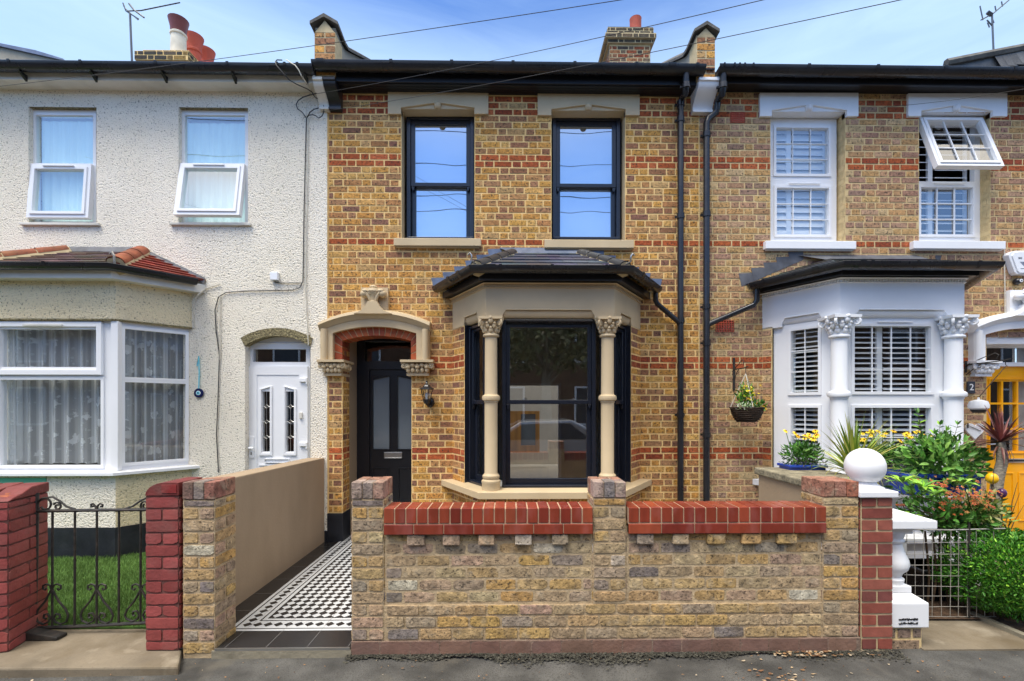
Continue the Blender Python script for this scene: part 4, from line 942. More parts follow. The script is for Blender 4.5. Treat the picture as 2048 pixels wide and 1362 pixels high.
fw = upvc(G, xf, .02, L - .02, ZS, RZB + .02, yw, [(sx(1707), sx(1861), u1, u2), (sx(1707), sx(1861), l1, l2)], 'glass_clear', mun=[(4, 3), (4, 2)], vent=(sx(1752), sx(1822), zz(646)))
shutter(fw, xf, .06, L - .06, ZS + .03, RZB, yw + .10, 32, [.06, sx(1772), L - .06], tilt=.30)
for A, B, flip in ((rA, rB, 0), (rC, rD, 1)):
    xf, L = seg(A, B); t0, t1 = tpx(rA, rB, 1578), tpx(rA, rB, 1634); t0, t1 = (t0, t1) if not flip else (1 - t1, 1 - t0)
    fw = upvc(G, xf, .14 * L if not flip else .03, L - .03 if not flip else .86 * L, ZS, RZB + .0, .04, [(t0 * L, t1 * L, u1, u2 + .01), (t0 * L, t1 * L, l1, l2)], 'glass_clear', mun=[(2, 3), (2, 2)])
    shutter(fw, xf, t0 * L - .04, t1 * L + .04, ZS + .03, RZB - .02, .13, 32, [t0 * L - .03, t1 * L + .03], tilt=.30)
    if not flip:
        rb = MB('brick'); rb.xf = xf; rb.m = 'mortar_drab'; rb.poly([(0, 0, ZS), (.15 * L, 0, ZS), (.15 * L, 0, RZB), (0, 0, RZB)]); bricks(rb, 0, .15 * L, ZS, RZB, PITCH, ZREF, PAL_NEXT, REDS, S=.12, H=.12); rb.build('brick_return', G)
cp = MB('room_wall'); cp.poly([(*p_, RZT - .01) for p_ in path]); cp.poly([(*p_, ZS - .01) for p_ in path]); cp.build('bay_lining', G)
ztop = Z(519, 0, 1740)
gsl = lambda: tuple(x * R.uniform(.7, 1.3) for x in (.05, .05, .05))
ro, E0, E1, E2, E3, aL, aR = bay_roof(G, path, RZB, RZT, Z(526, -BP - .2, 1800), .20, X(1655), X(1850), ztop, 'slate_col', 'black', 'dark_tile', rows=5, colf=gsl, jl=((0, .2, .03), (0, .86, .06), (1, .03, .06), (1, .1, .03), (1, .45, .025), (1, .92, .03)), rr=.085, grad=0)
fl = MB('old_lead'); fl.poly([(X(1594), -.014, Z(511, 0, 1600)), (X(1830), -.014, Z(511, 0, 1800)), (X(1850), -.09, ztop - .03), (X(1640), -.09, ztop - .03)])
stepped_flashing(fl, (E0.x - .05, E0.z + .01), (X(1606), ztop + .02), 5, h=.13); stepped_flashing(fl, (E3.x, E3.z), (X(1870), ztop), 5, h=.1); fl.build('lead_flashing', ro)
zb2 = Z(602, -.1, 1515)
pipe(G, [(E0.x + .07, -.12, E0.z - .05), (E0.x + .07, -.12, zb2 - .0), (E0.x + .04, -.10, zb2 - .05), (x2 + .04, dp, Z(646, dp)), (x2, dp, Z(652, dp))], .032, name='branch_pipe')
ab_ = tag_box = None

# ================================================================= left house
W = thing('rendered_house', 'cream pebbledash terraced house with net curtains and white front door', 'house', (X(300), 0, 0))
XL0 = X(-60) - 5.0; yl = -.02; XLW = X(654, yl); YW = .035
l1h = (X(57, yl), X(193, yl), Z(446, yl, 120), Z(214, yl, 120)); l2h = (X(357, yl), X(496, yl), Z(447, yl, 420), Z(215, yl, 420))
ldz = Z(672, yl, 550); ld = (X(490, yl), X(621, yl), -.1, ldz)
LP = .54; lB, lC, lD = (X(-22, -LP), -LP), (X(231, -LP), -LP), (X(386, 0), yl); lA = (lB[0] - (lD[0] - lC[0]), yl)
ZW1, ZW0 = Z(640, -LP, 100), Z(944, -LP, 100)
lbh = (lA[0] + .1, lD[0] - .1, ZW0, ZW1)
holes = [l1h, l2h, ld, lbh]; lz = Z(182, yl, 300); PLZ = Z(1055, -LP, 200)
w = MB('pebbledash'); mortar(w, XL0, XLW, -.1, lz, holes, yl)
for h in (l1h, l2h):
    for x in h[:2]: w.poly([(x, yl, h[2]), (x, .2, h[2]), (x, .2, h[3]), (x, yl, h[3])])
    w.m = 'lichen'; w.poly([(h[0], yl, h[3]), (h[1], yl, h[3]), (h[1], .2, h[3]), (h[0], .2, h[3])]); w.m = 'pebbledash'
for x in ld[:2]: w.poly([(x, yl, -.1), (x, .2, -.1), (x, .2, ld[3]), (x, yl, ld[3])])
w.poly([(XLW, yl, -.1), (XLW, .02, -.1), (XLW, .02, lz), (XLW, yl, lz)])
w.build('wall', W)
EB = Z(562, -LP, 100)
lpath = [lA, lB, lC, lD]
for nm, za, zb_ in (('bay_wall', ZW1 - .01, EB + .05), ('bay_apron', PLZ, ZW0 + .01)):
    w = MB('pebble_cream')
    for i, (A, B) in enumerate(zip(lpath, lpath[1:])):
        w.xf, L = seg(A, B); w.m = 'pebbledash' if i == 1 and nm == 'bay_apron' else 'pebble_cream'; w.poly([(0, 0, za), (L, 0, za), (L, 0, zb_), (0, 0, zb_)])
    w.xf = None
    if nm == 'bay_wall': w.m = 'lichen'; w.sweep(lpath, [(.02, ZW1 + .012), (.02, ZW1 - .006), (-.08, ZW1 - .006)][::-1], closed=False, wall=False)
    w.build(nm, W)
k = MB('black_paint'); k.sweep(lpath, [(.012, PLZ), (.012, -.1), (-.05, -.1), (-.05, PLZ)][::-1]); k.box(lD[0], XLW, yl - .012, yl + .002, -.1, Z(1060, yl)); k.build('plinth', W)
tq = MB('turquoise'); tx0, tz1 = P(-30, 956, -LP - .006); tx1, tz0 = P(92, 976, -LP - .006); tq.box(tx0, tx1, -LP - .008, -LP + .001, tz0, tz1); tq.build('painted_patch', W, label='turquoise painted strip under the bay window')
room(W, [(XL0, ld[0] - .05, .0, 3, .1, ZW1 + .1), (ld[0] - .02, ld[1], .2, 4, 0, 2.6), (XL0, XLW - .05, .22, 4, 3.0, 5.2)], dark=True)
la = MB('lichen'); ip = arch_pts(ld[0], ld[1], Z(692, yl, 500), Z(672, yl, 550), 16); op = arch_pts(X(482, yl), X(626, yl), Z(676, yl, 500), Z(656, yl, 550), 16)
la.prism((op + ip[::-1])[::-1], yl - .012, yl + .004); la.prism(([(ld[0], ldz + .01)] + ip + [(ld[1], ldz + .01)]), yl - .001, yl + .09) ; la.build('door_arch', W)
for n, (h, px, ang, gp) in enumerate(((l1h, (61, 192), 5.5, 120), (l2h, (359, 496), 11.0, 430))):
    q = lambda p_: X(p_, YW); zq = lambda p_: Z(p_, YW, gp)
    x0, x1 = q(px[0]), q(px[1]); gx0, gx1 = q(px[0] + 10), q(px[1] - 6); zt_ = zq(330)
    b = MB('upvc'); holed(b, x0, x1, h[2], zq(217), [(gx0, gx1, zt_ + .02, zq(230)), (gx0, gx1, h[2] + .04, zt_ - .03)], YW, YW + .06); fw = b.build('window', W, bev=.003)
    pane(fw, None, gx0, gx1, zt_ + .02, zq(230), YW + .02, 'glass_pale')
    casement(W, q(px[0] + 5), q(px[1] - 4), zt_ - .006, h[2] + .05, YW + .028, radians(ang - 1.5), 'glass_pale', vent=(q(px[0] + 34), q(px[0] + 96), zt_ - .05), fwid=.066)
    curtain(fw, None, gx0 - .02, gx1 + .02, h[2] + .03, zq(235 + 4 * n), YW + .075, 7, m='sheer', amp=.012)
    bk = MB('blind'); bk.box(x0, x1, YW + .17, YW + .18, h[2], zq(217)); bk.build('window_blind', fw)
    s_ = MB('old_white'); sx0, sx1 = X(px[0] - 22 + 2 * n, -.05), X(px[1] + 5, -.05); s_.box(sx0, sx1, -.055, YW, Z(450, -.05, gp), Z(445, -.05, gp)); s_.build('window_sill', W, bev=.004)
# bay windows
yw = .03; xf, L = seg(lB, lC); sx = lambda px: X(px, -LP + yw) - lB[0]; zz = lambda py: Z(py, -LP + yw, 100)
fw = upvc(W, xf, 0, L, ZW0, ZW1, yw, [(sx(2), sx(196), zz(735), zz(658)), (sx(2), sx(204), zz(931), zz(759))], 'glass_clear')
cz = MB('upvc'); cz.xf = xf; cz.frame(sx(-8), sx(208), zz(750), zz(644), .055, yw - .035, yw); cz.build('top_light', fw, bev=.004)
vv = MB('old_white'); vv.xf = xf; vv.box(sx(56), sx(133), yw - .06, yw - .036, zz(654), zz(650)); vv.build('trickle_vent', fw, bev=.003)
curtain(fw, xf, 0, L, ZW0 + .06, ZW1 - .04, yw + .16, 9, amp=.03, scallop=.02)
for A, B, flip in ((lC, lD, 0), (lA, lB, 1)):
    xf, L = seg(A, B); t0, t1 = tpx(lC, lD, 250), tpx(lC, lD, 373)
    if flip: t0, t1 = 1 - t1, 1 - t0
    fw = upvc(W, xf, 0, L, ZW0, ZW1, .03, [(t0 * L, t1 * L, zz(754), zz(655)), (t0 * L, t1 * L, zz(928), zz(763))], 'glass_clear')
    curtain(fw, xf, .02, L - .02, ZW0 + .05, ZW1 - .02, .16, 7, amp=.03, scallop=.03)
b = MB('upvc'); b.sweep(lpath, [(.07, ZW0 + .0), (.07, ZW0 - .035), (-.1, ZW0 - .035), (-.1, ZW0 + .02)][::-1]); cpt = lC; b.box(cpt[0] - .045, cpt[0] + .03, cpt[1] - .006, cpt[1] + .05, ZW0 + .01, ZW1 - .01); b.build('bay_sill', W, bev=.004)
cp = MB('room_wall'); cp.poly([(*p_, ZW1 + .02) for p_ in lpath]); cp.poly([(*p_, ZW0 - .02) for p_ in lpath]); cp.build('bay_lining', W)
ztop = Z(504, 0, 200); OV = .17
brn = lambda: tuple(x * R.uniform(.75, 1.25) for x in lin('#5f4a44')); redt = lambda: tuple(x * R.uniform(.8, 1.2) for x in lin('#8c4030'))
fb = MB('old_white'); zr = Z(528, -LP - OV, 150); fb.sweep(lpath, [(OV - .05, EB - .0), (OV - .05, zr - .03), (-.02, zr - .03), (-.02, EB)][::-1]); fb.build('fascia', W, bev=.003)
gutter(W, lpath, zr, .06, [((lB[0] * (1 - t) + lC[0] * t, -LP), (1, 0), .03) for t in (.2, .6)], off=OV)
E = [Vector((lB[0] - .45, -.02, zr + .02)), Vector((lB[0] - .11, -LP - OV + .03, zr + .012)), Vector((lC[0] + .11, -LP - OV + .03, zr + .012)), Vector((X(410, -.03), -.02, zr + .012))]
aL, aR = Vector((X(147), yl - .002, ztop)), Vector((X(289), yl - .002, ztop))
r = MB(); slates(r, E[1], E[2], aR, aL, 8, .2, colf=brn); slates(r, E[2], E[3], aR, aR, 8, .2, colf=redt, lift=.02); slates(r, E[0], E[1], aL, aL, 8, .2, colf=redt); ro = r.build('bay_roof', W)
for A, B in ((E[1], aL), (E[2], aR)): ridge(ro, A.lerp(B, .02) + Vector((0, 0, .01)), A.lerp(B, .97) + Vector((0, 0, .01)), .085, 3, 'clay_tile')
lf_ = MB('old_lead'); lf_.poly([(X(140), yl - .012, ztop + .05), (X(292), yl - .012, ztop + .05), (X(292), yl - .07, ztop - .03), (X(140), yl - .07, ztop - .03)]); a_, b_ = Vector((X(289), yl - .012, ztop + .04)), Vector((X(414), yl - .012, zr + .05)); lf_.poly([a_, b_, b_ - Vector((0, .02, .07)), a_ - Vector((0, .08, .10))]); lf_.build('lead_flashing', ro)
hk = MB('galv'); c_ = E[2]; hk.tube([c_ + Vector((.0, .0, .0)), c_ + Vector((.01, -.02, .08)), c_ + Vector((-.01, -.02, .115)), c_ + Vector((-.035, -.02, .10))], .012, 6); hk.build('hip_iron', ro, smooth=True)
# door
yd3 = .09; q = lambda px: X(px, yd3); zq = lambda py: Z(py, yd3, 550)
gl3 = [(q(526), q(541.5), zq(903), zq(783)), (q(573.5), q(589.5), zq(903), zq(783))]
f = MB('upvc'); holed(f, q(490), q(620), 0, ldz + .03, [(q(505), q(612), zq(724), zq(698)), (q(499), q(616), .03, zq(734))], yd3, yd3 + .07); f.box(q(491), q(619), yd3 - .012, yd3 + .002, zq(687.5), zq(686)); fr = f.build('front_door', W, bev=.003)
g = MB('glass_dark'); g.poly([(q(505), yd3 + .03, zq(724)), (q(612), yd3 + .03, zq(724)), (q(612), yd3 + .03, zq(698)), (q(505), yd3 + .03, zq(698))]); g.build('fanlight', fr)
lf = MB('upvc'); holed(lf, q(498), q(617), .03, zq(733), gl3, yd3 - .02, yd3 + .04); holed(lf, q(498), q(617), .03, zq(733), [(q(516), q(600), .3, zq(750))], yd3 - .028, yd3 - .0201)
for i, g3 in enumerate(gl3):
    x0, x1, z0, z1 = g3[0] - .03, g3[1] + .03, g3[2] - .045, g3[3] + .03; s1_, s2_ = (0, .035) if i == 0 else (.035, 0)
    lf.prism([(x0, z0), (g3[0] - .006, z0 + .03), (g3[0] - .006, z1 - .012 + s1_), (x0, z1 + s1_)], yd3 - .036, yd3 - .0195); lf.prism([(g3[1] + .006, z0 + .03), (x1, z0), (x1, z1 + s2_), (g3[1] + .006, z1 - .012 + s2_)], yd3 - .036, yd3 - .0195)
    lf.prism([(x0, z0), (x1, z0), (g3[1] + .006, z0 + .03), (g3[0] - .006, z0 + .03)], yd3 - .0365, yd3 - .0196); lf.prism([(g3[0] - .006, z1 - .012 + s1_), (g3[1] + .006, z1 - .012 + s2_), (x1, z1 + s2_), (x0, z1 + s1_)], yd3 - .0367, yd3 - .0197)
lf.frame(q(532), q(581), zq(925), zq(917), .006, yd3 - .04, yd3 - .0198); lf.box(q(520), q(597), yd3 - .03, yd3 - .0194, zq(931), zq(928)); lfo = lf.build('door_leaf', fr, bev=.002)
for g3 in gl3:
    g = MB('glass_dark'); g.poly([(g3[0] - .004, yd3 + .0, g3[2] - .004), (g3[1] + .004, yd3, g3[2] - .004), (g3[1] + .004, yd3, g3[3] + .004), (g3[0] - .004, yd3, g3[3] + .004)]); g.m = 'steel'; xm = (g3[0] + g3[1]) / 2
    g.tube([(xm, yd3 - .006, g3[2]), (xm, yd3 - .006, g3[3])], .0035, 5)
    for py in (813, 843.5, 874):
        z_ = zq(py); s_ = .024; g.tube([(g3[0], yd3 - .006, z_), (xm - s_, yd3 - .006, z_), (xm, yd3 - .006, z_ + s_), (xm + s_, yd3 - .006, z_), (g3[1], yd3 - .006, z_)], .0035, 5); g.tube([(xm - s_, yd3 - .006, z_), (xm, yd3 - .006, z_ - s_), (xm + s_, yd3 - .006, z_)], .0035, 5)
    g.build('leaded_pane', fr)
for py in (761, 889): h = MB('upvc'); h.box(q(602), q(616), yd3 - .055, yd3 - .028, zq(py + 3), zq(py - 4)); h.tube([(q(616), yd3 - .04, zq(py + 8)), (q(616), yd3 - .04, zq(py - 5))], .012, 8); h.build('hinge', fr, bev=.003)
h = MB('upvc'); h.box(q(502), q(511), yd3 - .04, yd3 - .02, zq(915), zq(873)); h.tube([(q(505), yd3 - .03, zq(895)), (q(505), yd3 - .08, zq(895)), (q(514), yd3 - .08, zq(895.5))], .012, 8); h.m = 'iron'; h.box(q(505), q(507), yd3 - .042, yd3 - .0395, zq(909), zq(903)); h.build('handle', fr, bev=.003)
bb = MB('old_white'); bb.box(q(601.5), q(607.5), yd3 - .05, yd3 - .027, zq(837), zq(824.5)); bb.build('bell_push', fr, bev=.004)
# eaves
f = MB('old_white'); x1 = X(627, -.18); f.box(XL0, x1, -.20, -.17, Z(163, -.19, 300), Z(136, -.19, 300)); f.build('fascia', W, bev=.003)
so = MB('old_white'); so.box(XL0, x1, -.17, .02, lz - .001, lz + .014); so.build('soffit', W)
zg3 = Z(122.5, yg - .072, 300)
gutter(W, [(XL0, yg), (X(629, yg), yg)], zg3, .072, [((X(q_, yg), yg), (1, 0), .03) for q_ in (30, 172, 320, 462, 560, 575, 600)])
for q_ in (42, 184, 326, 466, 610): x_ = X(q_, yg); bk = MB('black_plastic'); bk.prismx([(-.21, zg3 - .08), (-.21, zg3 - .15), (yg - .03, zg3 - .085)], x_ - .012, x_ + .012); bk.build('gutter_bracket', W)
rf = MB('slate_col'); slates(rf, (XL0, -.24, 5.46), (X(628), -.24, 5.46), (X(628), 3.8, 7.6), (XL0, 3.8, 7.6), 16, .3); rf.build('roof', W)
ch = MB(); yc = 2.4; x0, x1 = X(268, yc), X(376, yc); zc = lambda py: Z(py, yc, 320)
DKY = [(lin('#3d3a38'), 5), (lin('#5a5044'), 3), (lin('#6e5a3c'), 2), (lin('#8a7040'), 1)]
chimney_bricks(ch, x0 + .08, x1 - .04, yc + .08, yc + 1.5, 6.2, zc(110), DKY, mm='mortar_gold'); chimney_bricks(ch, x0, x1, yc, yc + 1.6, zc(119), zc(101.5), DKY, mm='mortar_gold'); chimney_bricks(ch, x0 + .08, x1 - .04, yc + .08, yc + 1.5, zc(101.5), zc(92.5), DKY, mm='mortar_gold'); co = ch.build('chimney', W)
for (px, yy, m_, py) in ((357, yc + .35, 'cable_white', 41), (388, yc + .78, 'terracotta', 74), (412, yc + 1.15, 'terracotta', 102)):
    p = MB(m_); cx = X(px, yy); zt_ = Z(py, yy, px); zb_ = zc(93); h = zt_ - zb_; p.lathe([(.125, 0), (.115, h * .6), (.13, h * .62), (.13, h * .66), (.115, h * .68)], cx, yy, 18, zb_, caps=False); p.m = 'brown_pot' if m_ == 'cable_white' else m_
    p.lathe([(.12, h * .68), (.125, h * .8), (.155, h * .97), (.16, h), (.135, h * .99), (.1, h * .8)], cx, yy, 18, zb_, caps=False); p.build('chimney_pot', co, smooth=True)
dm = MB('grey_render'); y5 = 2.6; pts = [P(-120, 78, y5), P(0, 92, y5), P(128, 121, y5), P(128, 150, y5), P(-120, 150, y5)]; dm.prism(pts[::-1], y5, y5 + .8); d = dm.build('dormer', W)
dm = MB('lead'); t_ = [P(-120, 74, y5 - .04), P(0, 86, y5 - .04), P(70, 100, y5 - .04), P(126, 117, y5 - .04), P(130, 121, y5 - .04), P(0, 92, y5 - .04), P(-120, 79, y5 - .04)]; dm.prism(t_[::-1], y5 - .04, y5 + .9); dm.build('glazed_roof', d)
# ================================================================= front garden walls
YF = -2.44; ZP0 = Z(1279, YF); PF = 24.2 / 300
def rough_pier(parent, x0, x1, y0, dep, z0, z1, pal, name='pier', rough=.9, m='old_brick', mm='mortar_grey', pitch=PF, zref=None, phase=0, cap=None, proud=.003, sides='lr', frame=None, joint=.014):
    b = MB(mm); F_ = frame or (lambda x, y, z: (x, y, z)); zref = ZP0 if zref is None else zref
    b.xf = F_; b.box(x0 + .003, x1 - .003, y0 + .003, y0 + dep, z0, z1)
    fs = [((x0, y0), (x1, y0))]
    if 'l' in sides: fs.append(((x0, y0 + dep), (x0, y0)))
    if 'r' in sides: fs.append(((x1, y0), (x1, y0 + dep)))
    for i, (A, B) in enumerate(fs):
        lx, L = seg(A, B); b.xf = lambda x, y, z, lx=lx: F_(*lx(x, y, z)); bricks(b, .0, L, z0, z1, pitch, zref, pal, bond='alt', rough=rough, m=m, proud=proud, phase=phase + (i > 0), joint=joint)
    o = b.build(name, parent, smooth=rough > 0, ang=50)
    if cap:
        n, h, cp, ph = cap; c = MB(); c.xf = F_; c.m = mm; c.box(x0 + .008, x1 - .008, y0 + .008, y0 + dep - .005, z1 - .001, z1 + h - .008); c.m = 'old_brick'; wd = (x1 - x0) / n
        for k in range(n):
            c.c = cp[k % len(cp)]; j = R.uniform(-.004, .004); c.box(x0 + k * wd + .002, x0 + (k + 1) * wd - .002, y0 - .004 + j, y0 + dep * .5, z1 + .003, z1 + h + R.uniform(-.006, .004))
            c.c = lin('#9c7360'); c.box(x0 + k * wd + .002, x0 + (k + 1) * wd - .002, y0 + dep * .5 + .002, y0 + dep, z1 + .004, z1 + h + R.uniform(-.006, .004))
        c.build('pier_cap', o, bev=.006)
    return o
GW = thing('garden_wall', 'weathered yellow brick front garden wall with glossy red brick coping and three piers', 'garden wall', (X(1200, YF), YF, -.08))
gx0, gx1 = X(703, YF), X(1720, YF); zt = Z(1068, YF); zl = Z(1209, YF); YP = YF + .012
b = MB('mortar_grey'); b.box(gx0 + .2, X(1646, YF), YP, YF + .2, zl - .004, zt + .05); b.box(gx0 + .20, X(1646, YF), YF + .0055, YF + .2, -.1, zl - .004)

p1a, p1b = X(766, YF), X(1186, YF); p2a, p2b = X(1252, YF), X(1645, YF)
for i, (a, c) in enumerate(((p1a, p1b), (p2a, p2b))): bricks(b, a + .012, c - .004, zl + .004, zt, PF, ZP0, PAL_OLD, y=YP, rough=.9, m='old_brick', bond='stretcher', proud=.003, joint=.014, phase=i)
bricks(b, gx0 + .218, X(1644, YF), ZP0, zl + .002, PF, ZP0, PAL_OLD, y=YF, rough=.9, m='old_brick', bond='stretcher', proud=.003, joint=.014)
b.xf = None; b.m = 'mortar_foot'; b.box(gx0, gx1, YF - .008, YF + .1, -.1, ZP0 - .004)
bricks(b, gx0, gx1, -.055, ZP0 - .003, ZP0 - .003 + .055, -.055, [(lin('#7d6054'), 3), (lin('#785c52'), 3)], y=YF - .008, rough=.5, m='painted_brick', bond='stretcher', proud=.0015, S=.2, joint=.006)
b.build('wall_body', GW, smooth=True, ang=50)
ORG = [lin('#a08c80'), lin('#8a7c74'), lin('#a58474')]
for px0, px1, zt_, py, cp in ((702.5, 768, 998, 963, ORG), (1186, 1252.5, 997, 963, [lin('#a69084'), lin('#7f7775'), lin('#8f7a72')]), (1645, 1718, 997, 963, [lin('#9a6e5c'), lin('#9c7060'), lin('#9c6450')])):
    x0, x1 = X(px0, YF), X(px1, YF); z1 = Z(zt_, YF); rough_pier(GW, x0, x1, YF, .235, zl if px0 == 1186 else ZP0 + .002, z1, PAL_OLD, cap=(3, Z(py, YF) - z1, cp, 0), phase=1)
for a, c in ((X(769, YF), X(1185, YF)), (X(1254.5, YF), X(1648, YF))):
    cp = MB('mortar_cope'); z0, z1, z2, z3 = Z(1066.5, YF), Z(1046.5, YF), Z(1044, YF), Z(1014, YF); y0, y1 = YF - .03, YF + .175
    cp.box(a + .003, c - .003, y0 + .005, y1 - .003, z0 + .002, z3 - .004); cp.m = 'glazed_brick'
    n = round((c - a) / .0727); wd = (c - a) / n
    for k in range(n): cp.c = pick(PAL_GLAZE, .14); j = R.uniform(-.0015, .0015); cp.box(a + k * wd + .004, a + (k + 1) * wd - .004, y0 + j, y1, z2, z3 + j)
    n = round((c - a) / .212); wd = (c - a) / n
    for k in range(n): cp.c = pick(PAL_GLAZE, .12); cp.box(a + k * wd + .003, a + (k + 1) * wd - .003, y0 - .001, y0 + .08, z0, z1)
    cp.build('coping', GW, bev=.004)
for px0, px1 in ((815, 850), (886, 920), (957, 989), (1030, 1063), (1104, 1136), (1273, 1306), (1344, 1376), (1413, 1449), (1481.5, 1520), (1552, 1591)):
    a, c = X(px0, YF), X(px1, YF); d = MB('old_brick', pick(PAL_OLD)); g = 4
    d.box(a, c, YF - .022, YP + .01, Z(1089, YF), Z(1067.5, YF)); d.build('corbel_brick', GW, bev=.008)
# rendered party wall of the path
PW = thing('garden_wall', 'smooth taupe rendered wall running along the left of the tiled path', 'garden wall', (-2.28, -1.1, 0))
px_ = -2.185; b = MB('beige_wall'); zf = Z(953, -1.82, 472); zb = Z(915, 0, 653); pts = [(-2.2, -.06), (-.022, -.06), (-.022, zb), (-2.2, zf + .003)]; b.prismx(pts, px_ - .2, px_); b.build('wall_body', PW, bev=.01)
# piers by the left gate
YPI = thing('brick_pier', 'old yellow brick pier at the street end of the taupe rendered wall', 'pier', (X(397, YF), YF + .12, -.08))
x0, x1 = X(365, YF), X(430, YF); z1 = Z(998, YF); rough_pier(YPI, x0, x1, YF, .235, -.07, z1, PAL_OLD, name='shaft', cap=(3, Z(963, YF) - z1, [lin('#7d625a'), lin('#8a7e78'), lin('#8a6054')], 0), phase=1)
RP = thing('brick_pier', 'red painted brick gate pier with rounded top touching the yellow brick pier', 'pier', (X(323, YF), YF + .12, -.03))
x0, x1 = X(291, YF), X(358, YF); z1 = Z(990, YF)
rough_pier(RP, x0, x1, YF, .235, -.012, z1, PAL_PAINT, name='shaft', m='painted_brick', mm='mortar_red', rough=.55, pitch=.0795, zref=-.03, joint=.010, proud=.003)
b = MB('painted_brick'); wd = x1 - x0; z2 = Z(964, YF); cpts = [(x0 - .003, z1 + .004)] + [(x0 + wd * .62 * (1 - cos(pi / 2 * k / 7)) , z1 + .004 + (z2 - z1) * sin(pi / 2 * k / 7)) for k in range(8)] + [(x1, z2 + .002), (x1, z1 + .004)]
b.c = lin('#753633'); b.prism(cpts[::-1], YF - .004, YF + .235); b.c = lin('#86302e'); b.box(x0 + wd * .5, x1 - .012, YF - .009, YF - .002, z1 + .02, z2 - .012); b.build('pier_cap', RP, bev=.008)
LPW = thing('brick_pier', 'large red painted brick pier with broken top at the left edge', 'pier', (X(0, YF), YF, -.05))
A = Vector((X(17, YF), YF)); sd = Vector((-.24, .97)).normalized(); A2 = A + Vector((-sd.y, sd.x)) * .55
lx, L = seg(A2, A); zt_ = Z(1001, YF)
rough_pier(LPW, 0, L, 0, .36, -.012, zt_, PAL_PAINT, name='shaft', m='painted_brick', mm='mortar_red', rough=.6, pitch=.0795, zref=-.03, sides='r', frame=lx, proud=.003, joint=.010, phase=0)
b = MB('painted_brick', lin('#763835')); b.xf = lx
b.prismx([(-.004, zt_ + .003), (.37, zt_ + .003), (.37, zt_ + .075), (.2, zt_ + .07), (.12, zt_ + .04), (.03, zt_ + .02)], L - .14, L + .004)
for k in range(3): b.c = lin('#743834'); b.prismx([(.05 + .01 * k, zt_ + .003), (.37, zt_ + .003), (.37, zt_ + .08), (.16, zt_ + .065)], L - .26 - .12 * k, L - .145 - .12 * k)
b.build('pier_cap', LPW, bev=.008)
b = MB('clay_tile'); b.xf = lx; b.grid(lambda u, v: (L - .02 - .4 * u, .01 + .18 * v, zt_ + .01 + .035 * v + R.uniform(-.006, .012)), 16, 8); b.build('broken_brick', LPW)
# red pier with ball
BPI = thing('gate_pier', 'new red brick gate pier topped by a white ball finial', 'pier', (X(1754, YF), YF + .1, -.08))
x0, x1 = X(1722.5, YF), X(1786.5, YF); z1 = Z(997, YF)
rough_pier(BPI, x0, x1, YF + .004, .21, -.08, z1, PAL_NEWRED, name='shaft', m='red_brick', mm='mortar_pale', rough=0, pitch=24.05 / 300, zref=Z(1306, YF), joint=.016, proud=.004, phase=1)
b = MB('white'); cx = (x0 + x1) / 2; cy = YF + .11; hw = (x1 - x0) / 2 + .022; z2 = Z(984, YF); b.box(cx - hw, cx + hw, cy - hw, cy + hw, z1, z2); b.build('cap_slab', BPI, bev=.007)
b = MB('white'); sY = cy; zz = lambda py: Z(py, sY, 1735) - z2; r = 35.5 / 930 * (sY + CAMD); zc_ = Z(932.5, sY, 1735) - z2
prof = [(hw * .86, 0), (hw * .84, .012), (.07, .035), (.062, .06), (.055, zz(962)), (.066, zz(960)), (.066, zz(956)), (.058, zz(954))] + [(r * sin(a), zc_ - r * cos(a) * 1.03) for a in [radians(q) for q in range(38, 180, 9)]] + [(.002, zc_ + r * 1.03)]
b.lathe(prof, cx, sY, 32, z2); b.build('ball_finial', BPI, smooth=True, ang=60)
# baluster pedestal
BA = thing('baluster_post', 'white painted baluster on a square base beside the red brick gate pier', 'baluster', (X(1800, YF), YF + .14, -.08))
YB = YF + .03; cx = X(1786.5, YF) + .003 + .122; cy = YF + .24; k3 = lambda py: Z(py, YB, 1820); xl = X(1786.5, YF) + .003
b = MB('brick'); b.m = 'mortar_drab'; b.box(xl, X(1848, YB), YB + .02, YB + .36, -.1, k3(1258)); bricks(b, xl, X(1849, YB), -.08, k3(1258), .076, k3(1258) - .152, [(lin('#94806a'), 3), (lin('#857262'), 2)], y=YB + .02, rough=0); b.xf, L = seg((X(1848, YB), YB + .02), (X(1848, YB), YB + .36)); bricks(b, 0, L, -.08, k3(1258), .076, k3(1258) - .152, [(lin('#94806a'), 3)]); b.xf = None; b.build('brick_plinth', BA)
b = MB('white'); hw = X(1858.5, YB) - cx
b.box(xl, cx + hw, YB, YB + 2 * hw, k3(1256), k3(1207)); h2 = .085
za, zb_ = k3(1207), k3(1194); v = [b.p(t) for t in ((xl, YB, za), (cx + hw, YB, za), (cx + hw, YB + 2 * hw, za), (xl, YB + 2 * hw, za), (cx - h2, YB + hw - h2, zb_), (cx + h2, YB + hw - h2, zb_), (cx + h2, YB + hw + h2, zb_), (cx - h2, YB + hw + h2, zb_))]
for q_ in ((0, 1, 5, 4), (1, 2, 6, 5), (2, 3, 7, 6), (3, 0, 4, 7), (4, 5, 6, 7)): b.f([v[i] for i in q_])
b.box(cx - h2, cx + h2, YB + hw - h2, YB + hw + h2, zb_, k3(1180)); b.build('base', BA, bev=.006)
b = MB('white'); cyb = YB + hw; cx += 0; kk = lambda py: Z(py, cyb - .1, 1810)
